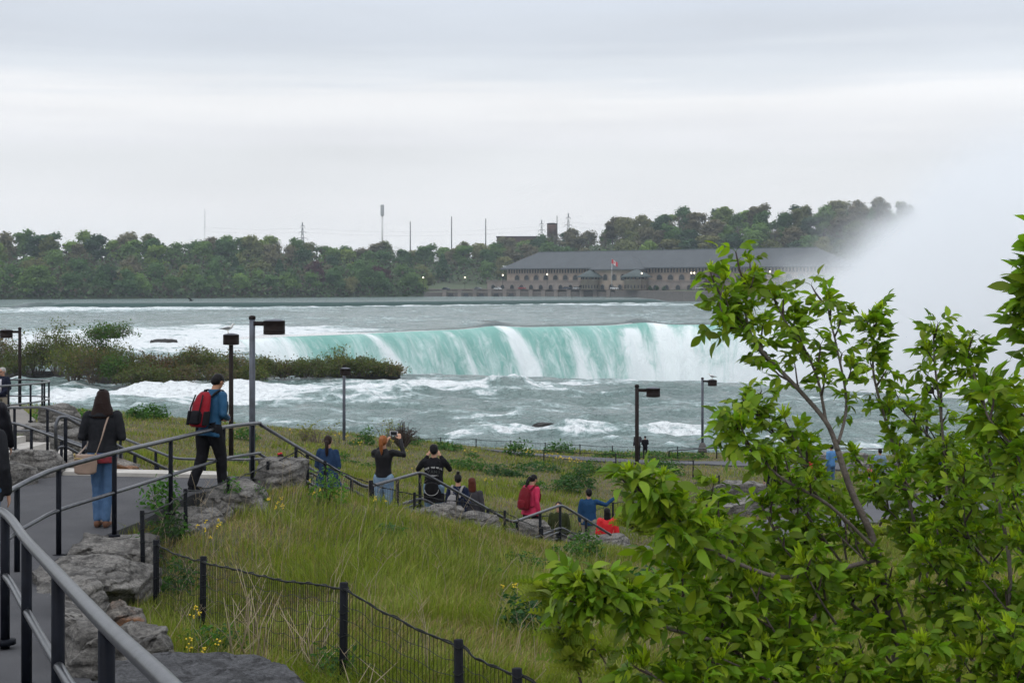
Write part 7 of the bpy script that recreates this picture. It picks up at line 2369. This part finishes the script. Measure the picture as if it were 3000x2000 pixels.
# ================================================================ the ash trees in the foreground
def leaflet(L_, W_, bend, fold, curl=0.0):
    """one leaflet pointing +Y, in local units"""
    n = 5
    V = []; Fc = []
    for i in range(n + 1):
        t = i / n
        w = W_ * .5 * (math.sin(math.pi * min(t * .93 + .04, 1)) ** .85) * (1 - .35 * t) * 1.25
        if i == n: w = 0.0005
        z = -bend * t * t * L_ + .015 * L_ * math.sin(t * 9 + curl)
        y = t * L_ * (1 - .22 * bend * t)
        for s in (-1, 0, 1):
            V.append(Vector((s * w, y, z + abs(s) * fold * w)))
    for i in range(n):
        for j in range(2):
            a = i * 3 + j
            Fc.append((a, a + 1, a + 4, a + 3))
    return V, Fc


def compound_leaf(seed, young=False, npair=None):
    """ash-like leaf: a stalk with pairs of drooping leaflets and a terminal one"""
    r = random.Random(seed)
    V = []; Fc = []; C = []
    npair = npair if npair is not None else r.choice([2, 2, 3])
    RL = .105 if not young else .04
    pts = []
    for i in range(7):
        t = i / 6
        pts.append(Vector((0, RL * t * (1 - .12 * t), (RL * .25 * t - RL * .55 * t * t) if not young else RL * .2 * t)))
    base = (.120, .232, .018) if not young else (.32, .42, .02)

    def add(v, f, M, off, c):
        n = len(V)
        for p in v: V.append(M @ p + off); C.append(c)
        for q in f: Fc.append(tuple(i + n for i in q))

    def at(t):
        i = min(int(t * 6), 5); return pts[i].lerp(pts[i + 1], t * 6 - i)
    for k in range(npair + 1):
        last = (k == npair)
        t = .45 + .55 * k / npair if npair else 1
        if young: t = .3 + .7 * k / max(npair, 1)
        for s in ((0,) if last else (-1, 1)):
            L_ = r.uniform(.062, .088) * (1.12 if last else 1) * (0.78 if young else 1)
            W_ = L_ * (r.uniform(.38, .47) if not young else r.uniform(.2, .27))
            v, f = leaflet(L_, W_, r.uniform(.25, .7) if not young else -r.uniform(.0, .3), r.uniform(.15, .4), r.uniform(0, 6))
            yaw = -s * math.radians(r.uniform(42, 68) if not young else r.uniform(22, 40))
            pitch = math.radians(r.uniform(-58, 22) if not young else r.uniform(15, 45))
            roll = math.radians(r.uniform(-50, 50))
            M = Matrix.Rotation(yaw, 3, 'Z') @ Matrix.Rotation(pitch, 3, 'X') @ Matrix.Rotation(roll, 3, 'Y')
            j = r.uniform(.5, 1.45); y = r.uniform(0, .6) if not young else 0
            add(v, f, M, at(min(t, 1)), (base[0] * j * (1 + y * 1.4), base[1] * j * (1 + y * .4), base[2] * j))
    q = MB(); q.tube(pts, [.0016] * 6 + [.001], 4, caps=False)
    n = len(V)
    for p in q.v: V.append(Vector(p)); C.append((.08, .14, .02))
    for f in q.f: Fc.append(tuple(i + n for i in f))
    return V, Fc, C


def mesh_from(V, Fc, C, name):
    me = bpy.data.meshes.new(name)
    me.from_pydata([tuple(v) for v in V], [], Fc)
    at = me.attributes.new("col", 'FLOAT_COLOR', 'POINT')
    c = np.ones((len(V), 4), np.float32); c[:, :3] = C; at.data.foreach_set('color', c.ravel())
    me.polygons.foreach_set('use_smooth', [True] * len(me.polygons))
    me.materials.append(M_leaf)
    return me


LEAF_M = [compound_leaf(900 + i) for i in range(12)]
LEAF_Y = [compound_leaf(950 + i, True) for i in range(5)]
LEAF_ME = [mesh_from(*l, "leaf") for l in LEAF_M]
LEAFY_ME = [mesh_from(*l, "young_leaf") for l in LEAF_Y]


class Tree:
    def __init__(s, name, loc, label, cat="tree", group=None):
        s.root = thing(name, loc, label, cat, group); s.leaves = []; s.segs = MB(); s.twigs = MB()

    def branch(s, pts, r0, r1, twig=True, k=5, dens=1.0, tl=(.12, .34), start=.1, tuft=True, tw=1.0):
        c = curve_pts(pts, k); n = len(c)
        rad = [r0 + (r1 - r0) * (i / (n - 1)) ** .8 for i in range(n)]
        s.segs.tube(c, rad, 8)
        L_ = sum((c[i + 1] - c[i]).length for i in range(n - 1))
        if twig:
            m = int(L_ / .072 * dens)
            for i in range(m):
                t = start + (1 - start) * (i + random.random() * .6) / max(m, 1)
                if t > .99: continue
                j = min(int(t * (n - 1)), n - 2); p = c[j].lerp(c[j + 1], t * (n - 1) - j); d = (c[j + 1] - c[j]).normalized()
                side = d.cross(Vector((random.gauss(0, 1), random.gauss(0, 1), random.gauss(0, 1)))).normalized()
                ln = random.uniform(*tl) * tw * .5
                v = (d * .55 + side * .8 + Vector((0, 0, .45))).normalized()
                s.twig(p, v, ln)
            # leaves directly on the branch
            for i in range(int(L_ / .068 * dens)):
                t = start + (1 - start) * random.random(); j = min(int(t * (n - 1)), n - 2)
                s.leaf(c[j].lerp(c[j + 1], .5), (c[j + 1] - c[j]).normalized(), random.uniform(0, 6.28))
        if tuft: s.tip(c[-1], (c[-1] - c[-2]).normalized())

    def twig(s, p, v, ln):
        n = 4; pts = [p]
        d = v.copy()
        for i in range(n):
            d = (d + Vector((random.gauss(0, .1), random.gauss(0, .1), .12))).normalized()
            pts.append(pts[-1] + d * ln / n)
        s.twigs.tube(pts, [.0048, .0042, .0036, .003, .002], 4, caps=False)
        for i in (1, 3, 4):
            a = random.uniform(0, 3.14)
            for s_ in (0, math.pi):
                if random.random() < .93: s.leaf(pts[i], d, a + s_)
        if random.random() < .42: s.tip(pts[-1], d, small=True)

    def leaf(s, p, d, a, young=False, sc=None, elev=None):
        side = d.orthogonal().normalized()
        side = Matrix.Rotation(a, 3, d) @ side
        el = random.uniform(.2, 1.1) if elev is None else elev
        y = (side + d * el + Vector((0, 0, .15))).normalized()
        z = Vector((0, 0, 1)) - y * y.z
        if z.length < .15: z = side.cross(d)
        z.normalize()
        z = (z + Vector((random.gauss(0, .5), random.gauss(0, .5), 0))); z = (z - y * z.dot(y)).normalized()
        x = y.cross(z)
        M = Matrix((x, y, z)).transposed().to_4x4()
        sc = (sc or random.uniform(.8, 1.25)) * (.56 + .12 * (p.y < 4.75))
        M = Matrix.Translation(p) @ M @ Matrix.Scale(sc, 4)
        s.leaves.append((M, young, random.randrange(5 if young else 12)))

    def tip(s, p, d, small=False):
        d = (d + Vector((0, 0, .6))).normalized()
        for k in range(random.randint(4, 6)):
            s.leaf(p, d, k * 1.25 + random.uniform(-.3, .3), True, random.uniform(.7, 1.15) * (.8 if small else 1.1), elev=random.uniform(.9, 2.2))

    def finish(s, nobj=300, prefer=None, bark=None):
        s.segs.build("branches", bark or M_bark, s.root)
        if s.twigs.v: tag(s.twigs.build("twigs", M_barkd, s.root), kind="stuff")
        L_ = s.leaves
        L_.sort(key=lambda q: q[0].translation.length / q[0].median_scale if hasattr(q[0], 'median_scale') else q[0].translation.length)
        off = ORG[s.root.name]
        for M, y, k in L_[:nobj]:
            o = bpy.data.objects.new("young_leaf" if y else "leaf", (LEAFY_ME if y else LEAF_ME)[k])
            COL.objects.link(o); o.parent = s.root
            o.matrix_local = Matrix.Translation(-off) @ M
        rest = L_[nobj:]
        if rest:
            VV = []; FF = {3: [], 4: []}; CC = []; n = 0
            cache = {}
            for y, arr in ((False, LEAF_M), (True, LEAF_Y)):
                for k, (V, Fc, C) in enumerate(arr):
                    cache[(y, k)] = (np.array([list(v) for v in V]), Fc, np.array(C))
            F4 = []
            for M, y, k in rest:
                V, Fc, C = cache[(y, k)]
                A = np.array(M)
                VV.append(V @ A[:3, :3].T + A[:3, 3]); CC.append(C * random.uniform(.82, 1.18)); F4.append(np.array(Fc) + n); n += len(V)
            me = mesh_arr("foliage", np.concatenate(VV), np.concatenate(F4), smooth=True, cols={"col": np.concatenate(CC)})
            o = link("foliage", me, s.root, M_leaf); tag(o, kind="stuff")
        print("tree", s.root.name, len(L_))


def build_ash():
    T = Tree("ash_tree", P(2640, 2080, 5.0) - Vector((0, 0, 1.6)), "leafy young ash whose stems rise in the right foreground, crown topped by yellow green tips", group=None)
    b0 = P(2640, 2080, 5.0)
    T.segs.tube([b0 - Vector((-.05, 0, 1.7)), b0], [.03, .0175], 10)
    T.branch([b0, P(2612, 1830, 5.0), P(2565, 1600, 5.0), P(2495, 1440, 5.0), P(2455, 1320, 5.0)], .0170, .0105, twig=False, tuft=False)
    T.branch([P(2455, 1320, 5.0), P(2420, 1235, 5.0), P(2330, 1130, 5.0), P(2225, 1020, 4.95), P(2190, 950, 4.9), P(2185, 880, 4.9), P(2190, 835, 4.9)], .0100, .0035, start=.28, dens=1.15)
    T.branch([P(2420, 1235, 5.0), P(2395, 1110, 5.0), P(2350, 1010, 5.05), P(2300, 940, 5.1), P(2270, 880, 5.1)], .0060, .0025, dens=1.05)
    T.branch([P(2455, 1300, 5.0), P(2480, 1180, 5.05), P(2450, 1010, 5.1), P(2430, 930, 5.1), P(2425, 890, 5.1)], .0062, .0022, dens=.95, tl=(.08, .22))
    T.branch([P(2190, 960, 4.9), P(2150, 950, 4.85), P(2110, 900, 4.8), P(2120, 830, 4.8)], .0045, .002, dens=1.1, tl=(.06, .18))
    T.branch([P(2200, 980, 4.9), P(2150, 960, 4.95), P(2090, 950, 5.0)], .0035, .002, dens=1.0, tl=(.05, .14), tuft=False)
    # lower left limb that ends in the clusters at px 1900 / 1620
    T.branch([P(2570, 1615, 5.0), P(2430, 1480, 4.9), P(2290, 1400, 4.8), P(2210, 1320, 4.75), P(2160, 1270, 4.75)], .0075, .0028, start=.25, dens=.95, tl=(.1, .26))
    T.branch([P(2560, 1640, 5.0), P(2300, 1690, 4.7), P(2080, 1610, 4.5), P(2000, 1560, 4.45), P(1930, 1500, 4.4), P(1890, 1450, 4.4)], .0085, .0030, start=.35, dens=1.0, tl=(.08, .22))
    T.branch([P(2480, 1980, 4.9), P(2200, 1900, 4.6), P(1960, 1840, 4.4), P(1850, 1770, 4.3), P(1760, 1760, 4.25), P(1680, 1745, 4.2)], .0080, .0028, start=.3, dens=.9, tl=(.08, .20))
    T.branch([P(2600, 1800, 5.0), P(2520, 1600, 5.1), P(2350, 1350, 5.3), P(2250, 1250, 5.35), P(2200, 1190, 5.35)], .007, .0025, start=.3, dens=.9, tl=(.08, .2))
    # middle and right stems
    T.branch([P(2700, 2050, 5.2), P(2720, 1750, 5.2), P(2660, 1450, 5.3), P(2600, 1250, 5.4), P(2560, 1100, 5.4), P(2560, 1000, 5.4), P(2560, 950, 5.4)], .009, .003, start=.35, dens=.55, tl=(.08, .16))
    T.branch([P(2800, 2050, 5.0), P(2820, 1800, 5.0), P(2780, 1500, 5.2), P(2760, 1250, 5.3), P(2740, 1080, 5.3), P(2735, 985, 5.3)], .009, .003, start=.3, dens=.55, tl=(.08, .16))
    T.branch([P(2900, 2050, 4.8), P(2960, 1700, 4.8), P(2910, 1400, 4.9), P(2880, 1200, 4.95), P(2840, 1060, 5.0), P(2830, 1040, 5.0)], .009, .003, start=.35, dens=.6, tl=(.08, .16))
    T.branch([P(3060, 1500, 4.3), P(2990, 1340, 4.3), P(2900, 1230, 4.3), P(2880, 1160, 4.35)], .006, .003, start=.1, dens=1.0, tl=(.08, .2))
    # fill: bushy lower right
    rr = random.Random(5)
    for px, py, d in [(1980, 1990, 4.3), (2120, 1930, 4.4), (2260, 1960, 4.5), (2400, 1900, 4.6), (2550, 1960, 4.6), (2700, 1900, 4.6), (2850, 1930, 4.6), (2960, 1860, 4.5), (2200, 1720, 4.6), (2380, 1730, 4.8), (2720, 1720, 5.0),
                      (2880, 1700, 4.8), (2980, 1600, 4.7), (2650, 1560, 5.3), (2780, 1430, 5.3), (2480, 1690, 5.2), (2080, 1820, 4.6), (2300, 1830, 4.8), (2960, 1420, 4.8), (2860, 1560, 5.2), (2100, 1560, 4.7), (2330, 1580, 5.1),
                      (2000, 1680, 4.5), (2230, 1480, 4.9), (2400, 1400, 5.4), (2650, 1330, 5.5), (2880, 1330, 5.2), (2950, 1150, 5.1), (2500, 1330, 5.5), (2640, 1200, 5.5), (2800, 1900, 4.9), (2580, 1830, 5.3), (2430, 1990, 4.5), (2150, 2010, 4.5),
                      (1890, 1960, 4.3), (2020, 1900, 4.5), (2180, 1600, 4.9), (2450, 1560, 5.0), (2640, 1420, 5.1), (2960, 1300, 4.9), (2820, 1400, 4.9), (2740, 1540, 4.9), (2350, 1660, 4.7), (2560, 1740, 4.9), (2860, 1800, 4.7), (2700, 1980, 4.6), (2960, 1980, 4.5), (2060, 1740, 4.7), (2240, 1360, 5.0), (2300, 1230, 5.1), (2300, 1460, 5.2), (2560, 1450, 5.4), (2700, 1620, 4.8), (2960, 1740, 4.9), (2060, 1480, 4.8), (2750, 1330, 5.4)]:
        e = P(px, py, d); s0 = P(px + rr.uniform(60, 260), py + rr.uniform(160, 330), d + rr.uniform(-.1, .3)); m = s0.lerp(e, .5) + Vector((rr.uniform(-.05, .1), 0, rr.uniform(-.08, .02)))
        T.branch([s0, m, e], .0055, .0024, start=.3, dens=.95, tl=(.07, .26))
    T.finish(300)
    # second tree: the drooping top that hangs in from the right edge
    T2 = Tree("ash_tree", P(3260, 2200, 4.6) - Vector((0, 0, 1.5)), "second ash at the right edge, its drooping leaves hanging before the mist")
    b = P(3260, 2200, 4.6)
    T2.segs.tube([b - Vector((0, 0, 1.5)), b], [.03, .02], 8)
    T2.branch([b, P(3250, 1700, 4.5), P(3130, 1250, 4.4), P(3060, 1000, 4.4), P(3050, 880, 4.4), P(3060, 790, 4.4), P(3065, 730, 4.4)], .016, .003, start=.45, dens=.7, tl=(.06, .14))
    T2.branch([P(3150, 1500, 4.4), P(3020, 1400, 4.3), P(2960, 1290, 4.3)], .006, .003, dens=.9, tl=(.06, .18))
    T2.finish(120)


build_ash()


def build_locust():
    """sapling with tiny yellow-green new leaves low in the foreground, and a bare one behind"""
    Y = [(.20, .25, .035), (.26, .30, .04), (.14, .2, .03)]

    def sap(paths, label, nl, seed, name="sapling"):
        base = paths[0][0]
        root = thing(name, base, label, "sapling", None)
        q = MB(); g = np.random.default_rng(seed); cs = []
        for pts, r0, r1, lf in paths_(paths):
            lf = int(lf * (2.2 if name == 'locust_tree' else 1.3))
            c = curve_pts(pts, 5); n = len(c); q.tube(c, [r0 + (r1 - r0) * i / (n - 1) for i in range(n)], 6)
            for _ in range(lf):
                i = g.integers(n // 4, n); cs.append(np.array(c[i]) + g.normal(size=3) * .012)
        q.build("branches", M_barkd, root)
        # feathery fans of tiny leaflets
        V = []; C = []
        for c in cs:
            ax = g.normal(size=3); ax[2] = abs(ax[2]) * .5 + .1; ax /= np.linalg.norm(ax)
            sd = np.cross(ax, g.normal(size=3)); sd /= np.linalg.norm(sd)
            col = np.array(Y[g.integers(3)]) * g.uniform(.8, 1.25)
            ln = g.uniform(.05, .10)
            for k in range(7):
                for s in (-1, 1):
                    b = c + ax * ln * k / 6 - np.array([0, 0, .2]) * ln * (k / 6) ** 2; l = .019 * (1 - .3 * abs(k - 3) / 3)
                    t = b + (sd * s * .9 + ax * .4) * l; w = ax * .0045
                    V += [b - w, b + w, t + w, t - w]; C += [col] * 4
        V = np.array(V)
        link("foliage", mesh_arr("foliage", V, np.arange(len(V)).reshape(-1, 4), smooth=False, cols={"col": np.array(C)}), root, M_leaf)

    def paths_(ps): return ps[1]
    b1 = P(1720, 2060, 4.6)
    sap((([b1]), [([b1, P(1690, 1960, 4.6), P(1650, 1860, 4.6), P(1625, 1790, 4.6), P(1605, 1720, 4.6)], .005, .002, 60), ([P(1690, 1960, 4.6), P(1740, 1900, 4.6), P(1800, 1985, 4.5)], .003, .002, 22),
                  ([P(1660, 1880, 4.6), P(1700, 1840, 4.65)], .002, .001, 12), ([P(1650, 1870, 4.6), P(1680, 1930, 4.6), P(1700, 1950, 4.6)], .002, .001, 26), ([P(1610, 1740, 4.6), P(1570, 1715, 4.6)], .002, .001, 16)]),
        "spindly sapling with tiny yellow green leaves left of the ash", 0, 11)
    b2 = P(2400, 1800, 8.5)
    sap((([b2]), [([b2, P(2230, 1780, 8.6), P(1980, 1700, 8.6), P(1780, 1720, 8.7), P(1720, 1700, 8.7)], .010, .004, 26), ([P(1800, 1715, 8.6), P(1760, 1690, 8.6), P(1700, 1712, 8.6)], .004, .002, 26),
                  ([b2, P(2300, 1650, 8.6), P(2100, 1530, 8.6), P(1960, 1500, 8.6)], .010, .003, 50), ([P(2100, 1530, 8.6), P(1900, 1560, 8.6), P(1830, 1520, 8.6)], .005, .003, 60),
                  ([P(2230, 1780, 8.6), P(2200, 1620, 8.6), P(2260, 1550, 8.6), P(2330, 1540, 8.6)], .014, .008, 10), ([P(2300, 1650, 8.5), P(2450, 1600, 8.5), P(2600, 1560, 8.5), P(2750, 1600, 8.5)], .009, .004, 90),
                  ([P(2350, 1800, 8.5), P(2450, 1700, 8.5), P(2560, 1690, 8.5)], .009, .004, 80), ([b2, P(2600, 1700, 8.5), P(2800, 1650, 8.5), P(2950, 1500, 8.5)], .009, .004, 110), ([P(2230, 1780, 8.6), P(2150, 1900, 8.5), P(2170, 2050, 8.4)], .02, .024, 4),
                  ([P(2400, 1800, 8.5), P(2300, 1900, 8.4), P(2180, 1990, 8.4)], .018, .022, 4)]),
        "pale limbed small tree with yellow green new leaves behind the ash", 0, 12, name="locust_tree")


build_locust()

# ================================================================ mist and haze
def build_mist():
    me = bpy.data.meshes.new("mist")
    bm = bmesh.new(); bmesh.ops.create_cube(bm, size=1)
    x0, x1, y0, y1, z0, z1 = 30, 230, 122, 420, -62, 60
    for v in bm.verts:
        v.co = Vector((x0 if v.co.x < 0 else x1, y0 if v.co.y < 0 else y1, z0 if v.co.z < 0 else z1))
    bm.to_mesh(me); bm.free()
    m = bpy.data.materials.new("falls_mist"); m.use_nodes = True
    nt = m.node_tree; nt.nodes.clear(); N, L = nt.nodes.new, nt.links.new
    out = N("ShaderNodeOutputMaterial"); pv = N("ShaderNodeVolumePrincipled")
    pv.inputs["Color"].default_value = (0.97, 0.985, 1.0, 1); pv.inputs["Anisotropy"].default_value = 0.0
    L(pv.outputs[0], out.inputs["Volume"])
    tc = N("ShaderNodeTexCoord"); sep = N("ShaderNodeSeparateXYZ"); L(tc.outputs["Object"], sep.inputs[0])
    n = N("ShaderNodeTexNoise"); n.inputs["Scale"].default_value = 0.030; n.inputs["Detail"].default_value = 5; n.inputs["Roughness"].default_value = .58; n.inputs["Distortion"].default_value = .3
    L(tc.outputs["Object"], n.inputs["Vector"])

    def math_(op, a, b=None, c=None, clamp=False):
        q = N("ShaderNodeMath"); q.operation = op; q.use_clamp = clamp
        for i, v in enumerate((a, b, c)):
            if v is None: continue
            if isinstance(v, (int, float)): q.inputs[i].default_value = v
            else: L(v, q.inputs[i])
        return q.outputs[0]
    X, Y, Z = sep.outputs[0], sep.outputs[1], sep.outputs[2]
    # the plume leans away with height: its left side is a slanting front x = edge(z)
    #   left edge in x: 58 at the water, 64 at z=0, 88 at z=22
    zz = math_('ADD', Z, 10)
    edge = math_('MULTIPLY_ADD', math_('MAXIMUM', zz, 0), 0.92, 50)
    # nearer the viewer the plume is narrower: edge as seen is roughly a constant bearing
    yk = math_('DIVIDE', Y, 300)
    edge = math_('MULTIPLY', edge, yk)
    dx = math_('SUBTRACT', X, edge)
    nn = math_('MULTIPLY_ADD', n.outputs[0], 90, -43)
    dx2 = math_('ADD', dx, nn)
    side = N("ShaderNodeMapRange"); side.interpolation_type = 'SMOOTHERSTEP'; L(dx2, side.inputs[0]); side.inputs[1].default_value = -2; side.inputs[2].default_value = 26
    topn = math_('MULTIPLY_ADD', n.outputs[0], 40, -20)
    ztop = math_('ADD', math_('ADD', Z, topn), math_('MULTIPLY', math_('SUBTRACT', 150, X), 0.09))
    top = N("ShaderNodeMapRange"); top.interpolation_type = 'SMOOTHERSTEP'; L(ztop, top.inputs[0]); top.inputs[1].default_value = 36; top.inputs[2].default_value = 16
    top.inputs[3].default_value = 0; top.inputs[4].default_value = 1
    dens = math_('MULTIPLY', side.outputs[0], top.outputs[0])
    # fade at the far and near faces of the volume
    fy = N("ShaderNodeMapRange"); L(Y, fy.inputs[0]); fy.inputs[1].default_value = 128; fy.inputs[2].default_value = 185
    fy2 = N("ShaderNodeMapRange"); L(Y, fy2.inputs[0]); fy2.inputs[1].default_value = 415; fy2.inputs[2].default_value = 370
    dens = math_('MULTIPLY', dens, fy.outputs[0]); dens = math_('MULTIPLY', dens, fy2.outputs[0])
    low = N("ShaderNodeMapRange"); L(Z, low.inputs[0]); low.inputs[1].default_value = -8; low.inputs[2].default_value = 30; low.inputs[3].default_value = 0.055; low.inputs[4].default_value = 0.022
    dens = math_('MULTIPLY', dens, low.outputs[0])
    # a thin veil in front of the foot of the falls
    L(dens, pv.inputs["Density"])
    me.materials.append(m)
    o = bpy.data.objects.new("mist", me); COL.objects.link(o)
    tag(o, "tall white plume of spray rising from the falls at the right", "mist", kind="stuff")


build_mist()


def build_haze():
    mb = MB(); mb.box((0, 1150, 15), (3000, 2500, 170))
    m = bpy.data.materials.new("haze_air"); m.use_nodes = True
    nt = m.node_tree; nt.nodes.clear()
    out = nt.nodes.new("ShaderNodeOutputMaterial"); pv = nt.nodes.new("ShaderNodeVolumePrincipled")
    pv.inputs["Color"].default_value = (0.80, 0.90, 1.0, 1); pv.inputs["Density"].default_value = 0.00013
    nt.links.new(pv.outputs[0], out.inputs["Volume"])
    tag(mb.build("haze", m), kind="stuff")


build_haze()
